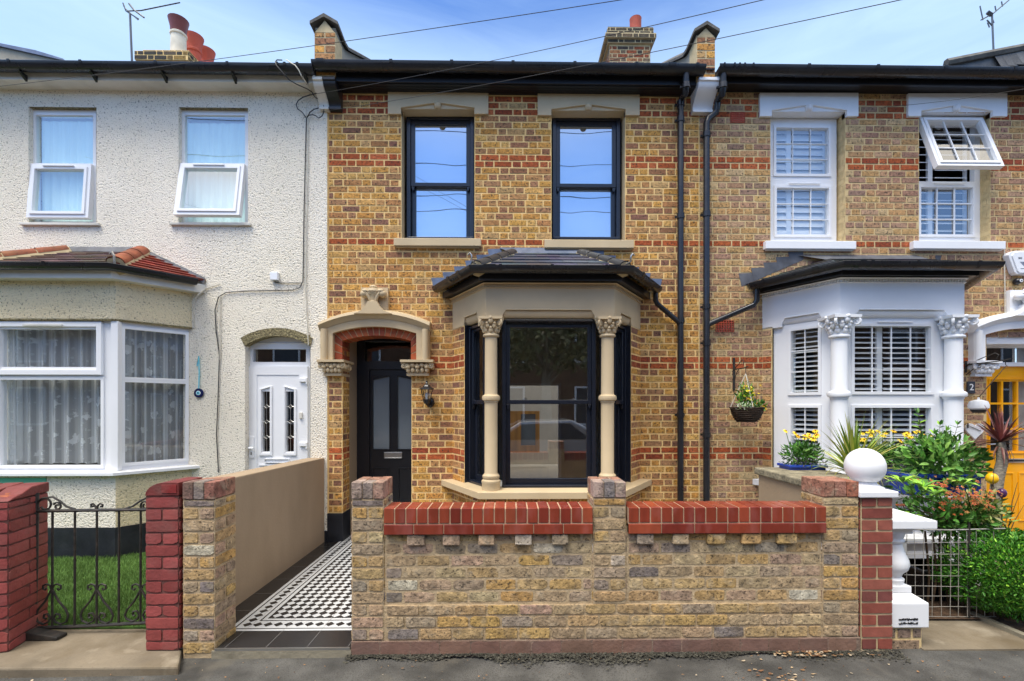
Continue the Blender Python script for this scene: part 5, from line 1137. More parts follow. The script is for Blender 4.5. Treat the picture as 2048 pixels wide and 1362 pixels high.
b.lathe([(.084, kk(1182)), (.083, kk(1178)), (.078, kk(1172)), (.08, kk(1168)), (.082, kk(1164)), (.064, kk(1160)), (.075, kk(1152)), (.102, kk(1144)), (.112, kk(1135)), (.107, kk(1124)), (.085, kk(1110)), (.072, kk(1098)), (.068, kk(1092)), (.082, kk(1089)), (.085, kk(1085)), (.074, kk(1082)), (.082, kk(1076)), (.088, kk(1071)), (.09, kk(1068))], cx, cyb, 28); b.build('baluster', BA, smooth=True, ang=50)
b = MB('white'); b.box(cx - .09, cx + .09, cyb - .09, cyb + .09, kk(1069), kk(1058)); hc = X(1870, YB) - cx; c0, c1 = k3(1057), k3(1041); b.box(xl, cx + hc, YB - .02, YB + .02 + 2 * hw, c0, c1)
v = [b.p(t) for t in ((xl, YB - .02, c1), (cx + hc, YB - .02, c1), (cx + hc, YB + .02 + 2 * hw, c1), (xl, YB + .02 + 2 * hw, c1), (xl, cyb, c1 + .05), (cx + .02, cyb, c1 + .05))]
for q_ in ((0, 1, 5, 4), (1, 2, 5), (2, 3, 4, 5)): b.f([v[i] for i in q_])
b.build('cap', BA, bev=.005)
vx = MB('black'); rr_ = random.Random(3)
for py in (1238.5, 1246.5):
    for k in range(7):
        for j in range(3): xx = X(1797 + k * 5.6 + j * 1.7, YB); s_ = rr_.uniform(.0035, .0055) ; vx.box(xx, xx + s_, YB - .004, YB - .001, k3(py + rr_.uniform(.5, 2.6)), k3(py - rr_.uniform(.2, 2.6)))
vx.build('vent_slot', BA)
# low side wall with stone coping on the right
SW = thing('garden_wall', 'low rendered wall with mossy stone coping behind the right hand brick pier', 'garden wall', (2.55, -1.7, 0))
xs = 2.315; b = MB('beige_wall'); b.box(xs + .025, xs + .52, -1.93, -1.2, -.06, .955); b.build('wall_body', SW)
b = MB('grey_stone'); b.box(xs, xs + .55, -1.95, -1.16, .955, 1.02); b.build('coping', SW, bev=.012)

# ================================================================= garden gate
GT = thing('garden_gate', 'rusty black wrought iron garden gate with scrolls between red piers', 'gate', (X(180, -2.2), -2.2, 0))
YG = -2.2; gp = lambda x, y: P(x * .3011, 930 + y * .3011, YG)
def gt(pts): return [(p_[0], YG, p_[1]) for p_ in (gp(*q_) for q_ in pts)]
def spiral(cx, cy, r0, r1, a0, turns, n=18): return [(cx + (r0 + (r1 - r0) * k / n) * cos(a0 + turns * 2 * pi * k / n), cy + (r0 + (r1 - r0) * k / n) * sin(a0 + turns * 2 * pi * k / n)) for k in range(n + 1)]
b = MB('iron'); b.tube(gt([(240, 186), (236, 500), (228, 1095)]), .017, 6); b.tube(gt([(985, 200), (985, 1060)]), .014, 6); b.tube(gt([(245, 306), (700, 299), (1000, 296)]), .012, 6); b.tube(gt([(235, 1082), (520, 1072), (990, 1046)]), .012, 6); b.build('frame', GT, smooth=True)
for x in (349, 498, 644, 791, 935): b = MB('iron'); b.tube(gt([(x, 300), (x - 2, 1070 - (x - 349) * .045)]), .0075, 6); b.build('bar', GT, smooth=True)
for cx, bt in ((345, 1066), (643, 1060), (937, 1046)):
    b = MB('iron')
    for s in (-1, 1):
        b.tube(gt([(cx, 822), (cx + s * 45, 905), (cx + s * 92, 960), (cx + s * 108, 1000), (cx + s * 96, bt - 25), (cx + s * 60, bt - 8), (cx + s * 25, bt - 22), (cx + s * 12, bt - 50), (cx + s * 28, bt - 78), (cx + s * 52, bt - 72), (cx + s * 55, bt - 50), (cx + s * 40, bt - 45)]), .007, 6)
        b.tube(gt([(cx, 835), (cx + s * 12, 800), (cx + s * 34, 790), (cx + s * 58, 800), (cx + s * 60, 822), (cx + s * 44, 830), (cx + s * 36, 818)]), .0065, 6)
    b.build('scroll', GT, smooth=True)
b = MB('iron')
for s in (-1, 1): b.tube(gt([(644, 298), (640 + s * 10, 270), (640 + s * 25, 256), (643 + s * 38, 262), (643 + s * 36, 278), (643 + s * 24, 276)]), .007, 6)
b.tube(gt([(255, 300)] + spiral(300, 262, 50, 30, 2.6, 1.0)), .007, 6); b.tube(gt([(250, 250), (280, 222), (350, 212), (400, 240), (440, 275), (500, 294)]), .007, 6); b.tube(gt(spiral(382, 275, 28, 8, 3.6, 1.3) ), .0065, 6)
b.build('crest_scroll', GT, smooth=True); b = MB('iron'); b.tube(gt([(820, 292), (880, 275), (930, 240), (975, 218), (1000, 216)]), .007, 6); b.tube(gt(spiral(965, 270, 34, 12, 2.2, 1.3)), .0065, 6); b.build('crest_scroll', GT, smooth=True)
GS = MB('iron'); p_ = P(60, 1272, -2.28); GS.prism([(p_[0] - .02, -.012), (p_[0] + .2, -.012), (p_[0] + .2, .01), (p_[0] + .06, .035), (p_[0] - .02, .05)], -2.3, -2.22)
tag(GS.build('gate_stop', loc=(p_[0], -2.26, -.012), bev=.006), 'dark metal wedge on the ground under the iron gate hinge', 'gate stop')

# ================================================================= ground
def structure(o): o['kind'] = 'structure'; return o
b = MB('soil'); b.poly([(-90, -90, -.25), (90, -90, -.25), (90, 90, -.25), (-90, 90, -.25)]); structure(b.build('ground'))
b = MB('asphalt'); b.poly([(-40, -14, -.2), (40, -14, -.2), (40, -4.9, -.2), (-40, -4.9, -.2)]); structure(b.build('road'))
b = MB('concrete_dark'); b.box(-40, 40, -4.9, -4.76, -.24, -.07); structure(b.build('kerb'))
b = MB('asphalt'); nrand = random.Random(5)
def pv(u, v): x = -9 + 18 * u; y = -4.76 + 2.62 * v; return (x, y, -.068 + .006 * sin(x * 1.7 + 1) * sin(y * 3) + (.022 * max(0, (v - .80) / .2) ** 2 if -1.1 < x < 2.6 else 0) + nrand.uniform(-.001, .001))
b.grid(pv, 180, 26); b.box(-40, -9, -4.76, -2.14, -.2, -.068); b.box(9, 40, -4.76, -2.14, -.2, -.068); structure(b.build('pavement'))
b = MB('concrete'); xa_, xb_ = X(357, -2.63), X(363, -2.43)
v = [b.p(t) for z in (-.1, -.014) for t in ((-12, -2.63, z), (xa_, -2.63, z), (xb_, -2.43, z), (xb_, -2.12, z), (-12, -2.12, z))]
b.f([v[i] for i in (5, 6, 7, 8, 9)])
for i in range(5): j_ = (i + 1) % 5; b.f([v[i], v[j_], v[5 + j_], v[5 + i]])
structure(b.build('concrete_step', bev=.012))['label'] = 'worn concrete threshold in front of the iron gate'
b = MB('turf'); b.box(-12, -2.39, -2.12, .0, -.1, -.006); structure(b.build('lawn'))
b = MB('grass'); gr_ = random.Random(11)
for k in range(42000):
    x = gr_.uniform(-4.9, -2.4); y = gr_.uniform(-2.11, -.3); 
    if (x + .9) / (y - 6) > 0 and y > -.45 and x < -3.9: continue
    a = gr_.uniform(0, 6.28); h = gr_.uniform(.016, .036); w_ = .0028; le = gr_.uniform(-.6, .6) * h
    lit_back = .12 * ((y + 1.4) - .9 * (x + 3.3) > 0); g_ = gr_.uniform(.75, 1.25) * (1 + lit_back)  # blades at the back left coloured lighter, painting the front as shaded
    b.c = (.115 * g_, .205 * g_, .05 * g_); c_, s_ = cos(a), sin(a); b.poly([(x - w_ * c_, y - w_ * s_, -.008), (x + w_ * c_, y + w_ * s_, -.008), (x + le * s_ + .01 * c_, y + le * c_, h)])
g = b.build('grass'); g['kind'] = 'stuff'; g['label'] = 'short green artificial grass behind the iron gate'
b = MB('concrete_dark'); b.box(-.69, 2.33, -2.23, -.02, -.1, -.03); structure(b.build('yard'))
# tiled path
b = MB('tile'); T0, T1, TY0, TY1 = px_, -.70, YF, .54
BLK, WHT = (.022, .022, .024), (.60, .62, .64)
b.c = BLK; b.poly([(T0, TY0, 0), (T1, TY0, 0), (T1, TY1, 0), (T0, TY1, 0)])
def rect(x0, x1, y0, y1, z, c):
    if x1 - x0 < 1e-4 or y1 - y0 < 1e-4: return
    b.c = c; b.poly([(x0, y0, z), (x1, y0, z), (x1, y1, z), (x0, y1, z)])
def ring(d0, d1, c, z):
    xa, xb, ya, yb = T0 + .17, T1 - .15, TY0 + .235, TY1 - .3
    rect(xa + d0, xb - d0, ya + d0, ya + d1, z, c); rect(xa + d0, xb - d0, yb - d1, yb - d0, z, c); rect(xa + d0, xa + d1, ya + d1, yb - d1, z, c); rect(xb - d1, xb - d0, ya + d1, yb - d1, z, c)
ring(0, .028, WHT, .0012); ring(.040, .152, WHT, .0012); ring(.164, .192, WHT, .0012)
xa, xb, ya, yb = T0 + .17 + .204, T1 - .15 - .204, TY0 + .235 + .204, TY1 - .3 - .204
rect(xa, xb, ya, yb, .0012, WHT)
def clip(poly, x0, x1, y0, y1):
    for ax, lim, sg in ((0, x0, 1), (0, x1, -1), (1, y0, 1), (1, y1, -1)):
        out = []
        for i in range(len(poly)):
            p, q = poly[i], poly[(i + 1) % len(poly)]; ip = sg * (p[ax] - lim) >= 0; iq = sg * (q[ax] - lim) >= 0
            if ip: out.append(p)
            if ip != iq: t = (lim - p[ax]) / (q[ax] - p[ax]); out.append((p[0] + (q[0] - p[0]) * t, p[1] + (q[1] - p[1]) * t))
        poly = out
        if len(poly) < 3: return None
    return poly
h = .037; b.c = BLK
i = 0
while xa + i * h * 2 - h < xb + h:
    j = 0
    while ya + j * h * 2 - h < yb + h:
        cx, cy = xa + i * 2 * h, ya + j * 2 * h
        pl_ = clip([(cx - h, cy), (cx, cy - h), (cx + h, cy), (cx, cy + h)], xa, xb, ya, yb)
        if pl_: b.poly([(p[0], p[1], .0024) for p in pl_])
        j += 1
    i += 1
def diam(cx, cy, r): b.poly([(cx - r, cy, .0024), (cx, cy - r, .0024), (cx + r, cy, .0024), (cx, cy + r, .0024)])
oa, ob, oy, oy2 = T0 + .17 + .096, T1 - .15 - .096, TY0 + .235 + .096, TY1 - .3 - .096
n = int((ob - oa) / .074)
for k in range(n + 1): x = oa + (ob - oa) * k / n; diam(x, oy, .035); diam(x, oy2, .035)
n = int((oy2 - oy) / .074)
for k in range(1, n): y = oy + (oy2 - oy) * k / n; diam(oa, y, .035); diam(ob, y, .035)
b.c = (.3, .3, .3)
for k in range(1, 5): x = T0 + .03 + k * .27; rect(x - .001, x + .001, TY0, TY1, .003, (.32, .31, .3))
for k in range(1, 9): y = TY0 + .235 + k * .33; rect(T0, T1, y - .001, y + .001, .003, (.32, .31, .3))
b.c = BLK; b.m = 'tile'; structure(b.build('tile_path'))
b = MB('steel'); b.box(X(431, YF), X(701, YF), TY0 - .012, TY0 - .0005, -.012, .003); b.m = 'concrete_dark'; b.box(X(425, YF), X(703, YF), TY0 - .012, TY0 + .05, -.1, -.0121)
b.m = 'concrete_dark'; structure(b.build('path_step'))
b = MB('concrete'); yy = -2.42; b.box(X(1848, yy), 13, yy, -.9, -.12, -.058); b.box(3.0, 13, -.9, -.0, -.12, -.058); structure(b.build('concrete_path'))
b = MB('concrete_dark'); A = P(1938, 1228, -2.0); 
def gpt(px, py, z): t = (CAMZ - z) * F / (py - CPY); y = t - CAMD; return X(px, y), y
k0, k1 = gpt(1940, 1229, -.03), gpt(2070, 1286, -.03); xf, L = seg(k0, k1); b.xf = xf; b.box(0, L, -.025, .025, -.06, -.028); structure(b.build('path_edging'))
b = MB('soil'); b.poly([(*k0, -.05), (*k1, -.05), (11, k1[1], -.05), (11, -1.2, -.05), (k0[0], -1.2, -.05)]); b.poly([(2.85, -2.0, -.04), (k0[0] + .1, -2.02, -.04), (k0[0] + .3, -.8, -.04), (2.85, -.8, -.04)]); structure(b.build('soil_bed'))
b = MB('litter'); lr = random.Random(23); PL = [lin('#94704c'), lin('#a08a6c'), lin('#7a5c3e'), lin('#6d4e36'), lin('#b0a088')]
def scrap(x, y, s, z=-.06):
    a = lr.uniform(0, 6.28); b.c = lr.choice(PL); n = 5; b.poly([(x + s * cos(a + 6.28 * k / n) * lr.uniform(.5, 1.2), y + s * .6 * sin(a + 6.28 * k / n) * lr.uniform(.5, 1.2), z + lr.uniform(.002, .010)) for k in range(n)])
for _ in range(80): x = lr.gauss(X(1620, -2.5), .16); scrap(x, lr.uniform(-2.52, -2.455), lr.uniform(.008, .02), -.046)
for _ in range(34): scrap(lr.gauss(X(1570, -2.7), .09), lr.gauss(-2.72, .05), lr.uniform(.008, .02))
for _ in range(260): scrap(lr.uniform(-3.6, 3.6), lr.uniform(-2.95, -2.5), abs(lr.gauss(.003, .004)) + .002)
g = b.build('litter')
dm = MB('grime')
for _ in range(5200):
    x = lr.uniform(-1.08, 2.62); dd_ = abs(lr.gauss(0, .030 + .016 * sin(x * 3.1) + .012 * sin(x * 9.7 + 1))); y = -2.452 - dd_; z = -.047 - min(.016, dd_ * .3); r_ = lr.uniform(.003, .012); g_ = lr.uniform(.6, 1.6); a = lr.uniform(0, 6.28)
    dm.c = (.055 * g_, .052 * g_, .040 * g_); dm.poly([(x + r_ * cos(a + 6.28 * k / 5) * lr.uniform(.6, 1.3), y + r_ * .7 * sin(a + 6.28 * k / 5) * lr.uniform(.6, 1.3), z + lr.uniform(0, .008)) for k in range(5)])
d2 = dm.build('dirt'); d2['kind'] = 'stuff'; d2['label'] = 'dark dirt gathered along the foot of the garden wall'
g = g; g['kind'] = 'stuff'; g['label'] = 'scattered dry leaf scraps on the pavement by the brick wall'
# ================================================================= plants
PR = random.Random(31)
def rv(): 
    v = Vector((PR.gauss(0, 1), PR.gauss(0, 1), PR.gauss(0, 1))); return v.normalized()
def leaf(b, p, d, L, W, c, curl=.15, n=None):
    d = Vector(d).normalized(); n = (Vector(n) if n is not None else Vector((PR.gauss(0, .6), PR.gauss(-.3, .6), 1))); s = d.cross(n)
    if s.length < 1e-4: s = d.cross(Vector((1, 0, .2)))
    s.normalize(); u = s.cross(d); p = Vector(p); b.c = c
    q = lambda t, w, h: b.p(p + d * L * t + s * W * w + u * L * h)
    a, t = q(0, 0, 0), q(1, 0, -curl); m = q(.5, 0, -.02)
    l1, l2, r1, r2 = q(.3, .46, .05), q(.68, .36, -.02), q(.3, -.46, .05), q(.68, -.36, -.02)
    b.f([a, l1, l2, m]); b.f([m, l2, t]); b.f([a, m, r2, r1]); b.f([m, t, r2])
def shade(c, j=.25, y=.1): k = 1 + PR.uniform(-j, j); return (c[0] * k * (1 + PR.uniform(-y, y)), c[1] * k, c[2] * k * (1 + PR.uniform(-y, y)))
def blob(b, c, r, n, L, W, cols, shell=.5, up=.5, sq=2.0):
    c = Vector(c)
    for _ in range(n):
        v = rv()
        if sq != 2.0: k = (abs(v.x) ** sq + abs(v.y) ** sq + abs(v.z) ** sq) ** (-1 / sq); v = v * k
        t = 1 - shell * PR.random() ** 1.6; p = c + Vector((v.x * r[0] * t, v.y * r[1] * t, v.z * r[2] * t))
        d = v * .9 + rv() * .8 + Vector((0, 0, up)); s = PR.uniform(.65, 1.3); leaf(b, p, d, L * s, W * s, shade(PR.choice(cols)), n=v + rv() * .6)
def stemleaf(b, sb, p0, p1, n, L, W, cols, r=.004, pair=True):
    p0, p1 = Vector(p0), Vector(p1); sb.tube([p0, p0.lerp(p1, .5) + rv() * .015, p1], [r, r * .8, r * .4], 5); ax = (p1 - p0).normalized()
    for k in range(n):
        t = .25 + .75 * (k + .5) / n; p = p0.lerp(p1, t); a = k * 2.4
        for s in ((0, pi) if pair else (0,)):
            sd = Vector((cos(a + s), sin(a + s), 0)); leaf(b, p, sd + ax * .7 + rv() * .25, L * PR.uniform(.7, 1.15) * (1.1 - .4 * t), W * PR.uniform(.8, 1.1), shade(PR.choice(cols)), n=ax)
    for s in range(3): leaf(b, p1, ax + rv() * .6, L * .7, W * .7, shade(PR.choice(cols)))
GREEN = [lin('#4c7c30'), lin('#5a8c3a'), lin('#3e6a2a'), lin('#749c4a')]; DEEP = [lin('#2f5a1c'), lin('#3d6d22'), lin('#4b7d2c')]; LIME = [lin('#8fc23c'), lin('#7ab033'), lin('#a3cc55')]
YEL = [lin('#f0c81a'), lin('#f4d430'), lin('#e6b80c')]; ORA = [lin('#b5552a'), lin('#c0642e'), lin('#97482a'), lin('#a06a38')]
def flower(b, p, r, cols, cc, n=9, face=(0, -.5, .9)):
    p = Vector(p); z = (Vector(face) + rv() * .35).normalized(); x = z.cross(Vector((1, .2, 0))).normalized(); y = z.cross(x); b.c = shade(PR.choice(cols), .12)
    for k in range(n):
        a = 2 * pi * k / n; a2 = a + pi / n; a0 = a - pi / n; b.poly([p, p + (x * cos(a0) + y * sin(a0)) * r * .55 - z * .002, p + (x * cos(a) + y * sin(a)) * r - z * r * .25, p + (x * cos(a2) + y * sin(a2)) * r * .55 - z * .002])
    b.c = cc; b.ball(p + z * .003, r * .25, None, r * .25, 6, 4)
def strap(b, c, n, L, W, cols, spread=1.0, droop=.25, lo=.05, elev=None):
    c = Vector(c)
    for k in range(n):
        a = PR.uniform(0, 2 * pi); e = PR.uniform(lo, 1.45) if elev is None else elev(PR.random()); l = L * PR.uniform(.75, 1.1); w = W * PR.uniform(.8, 1.2)
        hd = Vector((cos(a), sin(a), 0)); sd = Vector((-sin(a), cos(a), 0)); pts = []; p = c.copy(); ee = e; N = 6
        for i in range(N + 1): pts.append(p.copy()); p = p + (hd * cos(ee) + Vector((0, 0, sin(ee)))) * l / N; ee -= droop * cos(e) * (i + 1) / N * .55
        cc = shade(PR.choice(cols), .2); cd = shade(PR.choice(cols), .2); row_ = []
        for i, q in enumerate(pts): t = i / N; ww = w * (.55 + .9 * t if t < .4 else (1 - t) / .6 * .91) + .0006; row_.append((b.p(q + sd * ww), b.p(q + Vector((0, 0, -.2 * ww)) ), b.p(q - sd * ww)))
        for A, B in zip(row_, row_[1:]): b.c = cc; b.f([A[0], A[1], B[1], B[0]]); b.c = cd; b.f([A[1], A[2], B[2], B[1]])
def at(px, py, d): y = d - CAMD; p = P(px, py, y); return Vector((p[0], y, p[1]))

# clipped hedge
hc = at(1995, 1142, 3.62); HG = thing('clipped_shrub', 'rounded dark green clipped evergreen shrub beside the concrete path', 'shrub', (hc.x, hc.y, -.05))
f = MB('leaf'); HC = [lin('#3b731f'), lin('#498426'), lin('#2f611a'), lin('#588f2c')]
for _ in range(15000):
    v = rv(); k = (abs(v.x) ** 3 + abs(v.y) ** 3 + abs(v.z) ** 3) ** (-1 / 3); v = v * k; t = 1 - .34 * PR.random() ** 2 + .05 * sin(v.x * 9) * sin(v.z * 11 + v.y * 7)
    if v.y > .55: continue
    p = hc + Vector((v.x * .375 * t, v.y * .36 * t, v.z * (.315 if v.z > 0 else .30 - .05 * abs(v.x)) * t)); new = PR.random() < .10
    leaf(f, p, v * .7 + rv() * .7 + Vector((0, 0, .35)), PR.uniform(.022, .038), PR.uniform(.010, .016), shade(PR.choice(LIME if new and v.z > .1 else HC), .3), n=v + rv() * .5)
hc2 = at(2040, 1150, 3.4)
for _ in range(5200):
    v = rv(); t = 1 - .3 * PR.random() ** 2
    p = hc2 + Vector((v.x * .27 * t, v.y * .24 * t, v.z * .27 * t)); leaf(f, p, v * .8 + rv() * .6 + Vector((0, 0, .4)), PR.uniform(.02, .034), PR.uniform(.009, .014), shade(PR.choice(LIME[:2] + HC + HC), .25), n=v + rv() * .5)
f.build('foliage', HG)
s = MB('wood_dark'); 
for k in range(6): x = hc.x + PR.uniform(-.2, .25); s.tube([(x, hc.y - PR.uniform(0, .15), -.06), (x + PR.uniform(-.05, .05), hc.y, .15), (hc.x + PR.uniform(-.2, .2), hc.y, .42)], [.014, .012, .006], 6)
s.build('trunk', HG)
# green and yellow cordyline behind the ball
c = at(1708, 948, 4.0); CO = thing('cordyline_plant', 'spiky green and yellow striped cordyline plant behind the white ball finial', 'plant', (c.x, c.y, .4))
f = MB('leaf'); strap(f, c, 100, .52, .015, [lin('#7d9a3a'), lin('#b5b457'), lin('#5f7f2c'), lin('#c9c572'), lin('#93a548')], droop=.5, lo=.15); strap(f, c + Vector((0, 0, -.02)), 26, .46, .009, [lin('#6a6a30'), lin('#8d8a48'), lin('#b9a860')], droop=1.3, lo=-.2, elev=lambda t: -.2 + .8 * t); f.build('foliage', CO)
s = MB('trunk'); s.tube([(c.x, c.y, .45), c], [.05, .04], 8); s.build('stem', CO)
pt = MB('blue_glaze'); pt.lathe([(.11, 0), (.16, .3), (.175, .31), (.175, .34), (.15, .34)], c.x, c.y, 20, .3); pt.build('pot', CO, smooth=True)
# red cordyline
c = at(2001, 884, 4.05); RC = thing('cordyline_plant', 'dark red cordyline palm on a bent grey trunk in front of the yellow door', 'plant', (c.x, c.y, 0))
f = MB('leaf'); RD = [lin('#6a3a38'), lin('#804844'), lin('#54302f'), lin('#93605a')]
strap(f, c, 54, .34, .016, RD, droop=.35, lo=-.1, elev=lambda t: -.15 + 1.7 * t); strap(f, c, 10, .22, .012, [lin('#b98a74'), lin('#7a4a40')], droop=1.2, elev=lambda t: -1.2 + .5 * t); f.build('foliage', RC)
s = MB('trunk'); s.tube([at(1990, 1075, 4.05), at(1990, 1000, 4.05), at(1996, 955, 4.05), at(2004, 925, 4.05), at(2003, 900, 4.05), c], [.05, .045, .043, .04, .036, .03], 10); s.build('trunk', RC, smooth=True)
# leafy shrub
c = at(1872, 912, 4.35); SH = thing('leafy_shrub', 'bright green leafy shrub with upright shoots in front of the white bay', 'shrub', (c.x, c.y, .3))
f = MB('leaf'); s = MB('wood_dark'); blob(f, c + Vector((0, -.06, -.06)), (.36, .22, .25), 1000, .075, .034, GREEN + [lin('#6aa03c'), lin('#8ab85a')], shell=.8)
for px, py in ((1836, 826), (1838, 850), (1892, 862), (1915, 850), (1868, 868), (1850, 880), (1930, 880), (1945, 900), (1815, 885), (1905, 880), (1880, 850), (1955, 925), (1800, 905)): p1 = at(px, py, 4.35 + PR.uniform(-.15, .1)); stemleaf(f, s, (c.x + (p1.x - c.x) * .4, c.y, c.z - .2), p1, 7, .085, .034, GREEN + LIME[:1])
f.build('foliage', SH); s.build('stem', SH)
pt = MB('blue_glaze'); pt.box(c.x - .34, c.x + .34, c.y - .1, c.y + .14, c.z - .36, c.z - .17); pt.box(c.x - .36, c.x + .36, c.y - .12, c.y + .16, c.z - .2, c.z - .16); pt.build('trough', SH, bev=.012)
# marigolds
def marigold(label, px, py, d, w, h, nf, trough, ftop):
    c = at(px, py, d); t = thing('flower_planter', label, 'planter', (c.x, c.y, c.z), 'yellow flowers in blue planters'); f = MB('leaf'); fl = MB('petal'); s = MB('leaf', lin('#4a7428'))
    blob(f, c + Vector((0, 0, h * .42)), (w * .52, .11, h * .42), int(1500 * w), .05, .016, DEEP + GREEN, shell=.85)
    blob(f, c + Vector((0, -.02, .02)), (w * .58, .12, .05), int(800 * w), .025, .012, [lin('#5a6a48'), lin('#6a5a70'), lin('#4a5a38')], shell=.8)
    for k in range(nf):
        x = c.x + PR.uniform(-.5, .5) * w; z = c.z + ftop * PR.uniform(.8, 1.08); y = c.y + PR.uniform(-.1, .05); s.tube([(c.x + (x - c.x) * .6, c.y, c.z + h * .4), (x, y, z)], .003, 4); flower(fl, (x, y, z), PR.uniform(.024, .036), YEL, lin('#a86a08'), face=(0, -.6, .8))
    f.build('foliage', t); fl.build('blossom', t); s.build('stem', t)
    if trough: p = MB('blue_glaze'); p.box(c.x - w * .48, c.x + w * .48, c.y - .09, c.y + .09, c.z - .065, c.z - .02); p.box(c.x - w * .52, c.x + w * .52, c.y - .105, c.y + .105, c.z - .025, c.z); p.build('trough', t, bev=.008)
marigold('small blue trough of yellow daisies on the low stone coped wall', 1604, 928, 4.25, .34, .22, 12, True, .29)
marigold('long row of yellow daisies along the white bay window sill', 1785, 936, 4.75, .86, .26, 24, True, .36)
# orange flowered rhododendron on the mesh fence
c = at(1890, 1005, 3.75); RH = thing('flowering_shrub', 'sprawling shrub with orange flowers and glossy leaves above the wire fence', 'shrub', (c.x, c.y, 0))
f = MB('leaf'); fl = MB('petal'); s = MB('wood_dark')
blob(f, at(1900, 1035, 3.75), (.44, .22, .14), 900, .06, .024, GREEN + DEEP, shell=.9); blob(f, at(1840, 985, 3.8), (.2, .15, .1), 160, .06, .025, GREEN, shell=.9); blob(f, at(1960, 1020, 3.7), (.16, .15, .16), 420, .045, .02, [lin('#7a8a42'), lin('#5f7a34'), lin('#8a8a50')], shell=.9)
for px, py, n_, L in ((1845, 975, 11, .14), (1925, 968, 9, .11), (1805, 965, 8, .12), (1870, 990, 7, .10), (1815, 1035, 8, .10)):
    p = at(px, py, 3.5)
    for k in range(n_): a = 2 * pi * k / n_ + PR.uniform(-.2, .2); leaf(f, p, (cos(a), sin(a), PR.uniform(.2, .9)), L, L * .36, shade(PR.choice(LIME + GREEN[:2]), .15), n=(0, 0, 1), curl=.25)
for px, py, n_, sp in ((1880, 968, 26, .09), (1910, 985, 30, .1), (1905, 1012, 32, .09), (1945, 985, 28, .1), (1960, 998, 26, .09), (1985, 990, 14, .06), (1800, 1008, 5, .03), (1798, 1048, 6, .03), (1830, 960, 8, .05), (1975, 1012, 12, .07)):
    for k in range(n_): p = at(px, py, 3.62) + Vector((PR.gauss(0, sp * .5), PR.gauss(0, sp * .5), PR.gauss(0, sp * .28))); flower(fl, p, PR.uniform(.010, .020), ORA, lin('#c98a4a'), n=5)
for k in range(26): p0 = at(1900 + PR.uniform(-80, 90), 1055, 3.75); p1 = at(1900 + PR.uniform(-110, 110), PR.uniform(985, 1055), 3.7 + PR.uniform(-.1, .1)); s.tube([p0, p0.lerp(p1, .5) + rv() * .05, p1], [.006, .005, .003], 5)
for k in range(9): x = 1850 + k * 15; s.tube([at(x, 1062, 3.75), at(x + PR.uniform(-10, 10), 1150, 3.75), at(x + PR.uniform(-8, 8), 1235, 3.75)], .008, 5)
for (x0, y0, x1, y1) in ((2012, 1075, 2040, 985), (2015, 1075, 2048, 1010), (2008, 1075, 2022, 1010), (1990, 990, 1988, 940), (2020, 1040, 2035, 965)): s.tube([at(x0, y0, 3.7), at((x0 + x1) / 2 - 3, (y0 + y1) / 2, 3.7), at(x1, y1, 3.7)], [.005, .004, .0015], 4)
f.build('foliage', RH); fl.build('blossom', RH); s.build('stem', RH)
# yellow and purple glass ornaments on canes
for nm, px, py, r, m_, lb, sc in (('garden_ornament', 1984, 957, .043, 'yellow_glaze', 'round yellow glazed ball on a cane in front of the yellow door', 1.1), ('garden_ornament', 2004, 986, .032, 'purple_glaze', 'dark purple glazed bulb on a cane beside the bent trunk', 1.25)):
    p = at(px, py, 3.85); t = thing(nm, lb, 'ornament', (p.x, p.y, 0)); b = MB(m_); b.ball(p, r, r, r * sc, 18, 12); b.build('ball', t, smooth=True); b = MB('wood_dark'); b.tube([(p.x, p.y, 0), (p.x, p.y, p.z)], .005, 6); b.build('cane', t)
# wire mesh fence
y = -2.0; WF = thing('wire_fence', 'galvanised square wire mesh fence between the baluster and the clipped shrub', 'fence', (X(1880, y), y, -.05))
b = MB('galv'); q = lambda px, py: (P(px, py, y)[0], y, P(px, py, y)[1]); wr_ = random.Random(2)
for k in range(11): px = 1812 + k * 17.6; j = wr_.uniform(-2, 2); b.tube([q(px + j, 1062), q(px + wr_.uniform(-1.5, 1.5), 1150), q(px + wr_.uniform(-1, 1), 1234)], .0024, 5)
for py in (1084, 1107, 1129, 1150, 1172, 1192, 1213, 1232): b.tube([q(1808, py + wr_.uniform(-1.5, 1.5)), q(1900, py + wr_.uniform(-2, 2)), q(1992, py + wr_.uniform(-1.5, 1.5))], .0024, 5)
b.tube([q(1812, 1058 + 0), q(1900, 1060), q(2010, 1057)], .006, 5); b.build('mesh_panel', WF, smooth=True)
b = MB('iron')
for px in (1938,): b.tube([q(px, 1045), q(px, 1238)], .008, 6)
b.build('post', WF)
bb = at(1893, 1170, 3.95); BT = MB('black_plastic'); BT.box(bb.x - .3, bb.x + .16, bb.y - .1, bb.y + .2, -.05, .22); BT.box(bb.x - .32, bb.x + .18, bb.y - .12, bb.y + .22, .19, .22); tag(BT.build('plant_trough', loc=(bb.x, bb.y, -.05), bev=.02), 'black plastic trough on the ground behind the wire mesh', 'trough')
wb = at(1880, 1062, 4.25); B_ = thing('garden_bench', 'white slatted garden bench half hidden behind the orange flowered shrub', 'bench', (wb.x, wb.y, -.05)); b = MB('white')
for k in range(3): b.box(wb.x - .45, wb.x + .4, wb.y - .05 + .1 * k, wb.y + .03 + .1 * k, .36, .385)
b.build('seat', B_, bev=.003)
for x in (-.4, .33): b = MB('white'); b.box(wb.x + x, wb.x + x + .05, wb.y - .04, wb.y + .2, -.05, .36); b.build('leg', B_)
b = MB('white'); [b.box(wb.x - .45, wb.x + .4, wb.y + .24, wb.y + .26, .18 + .0 + k * .1, .25 + k * .1) for k in range(2)]; b.build('back_rail', B_)

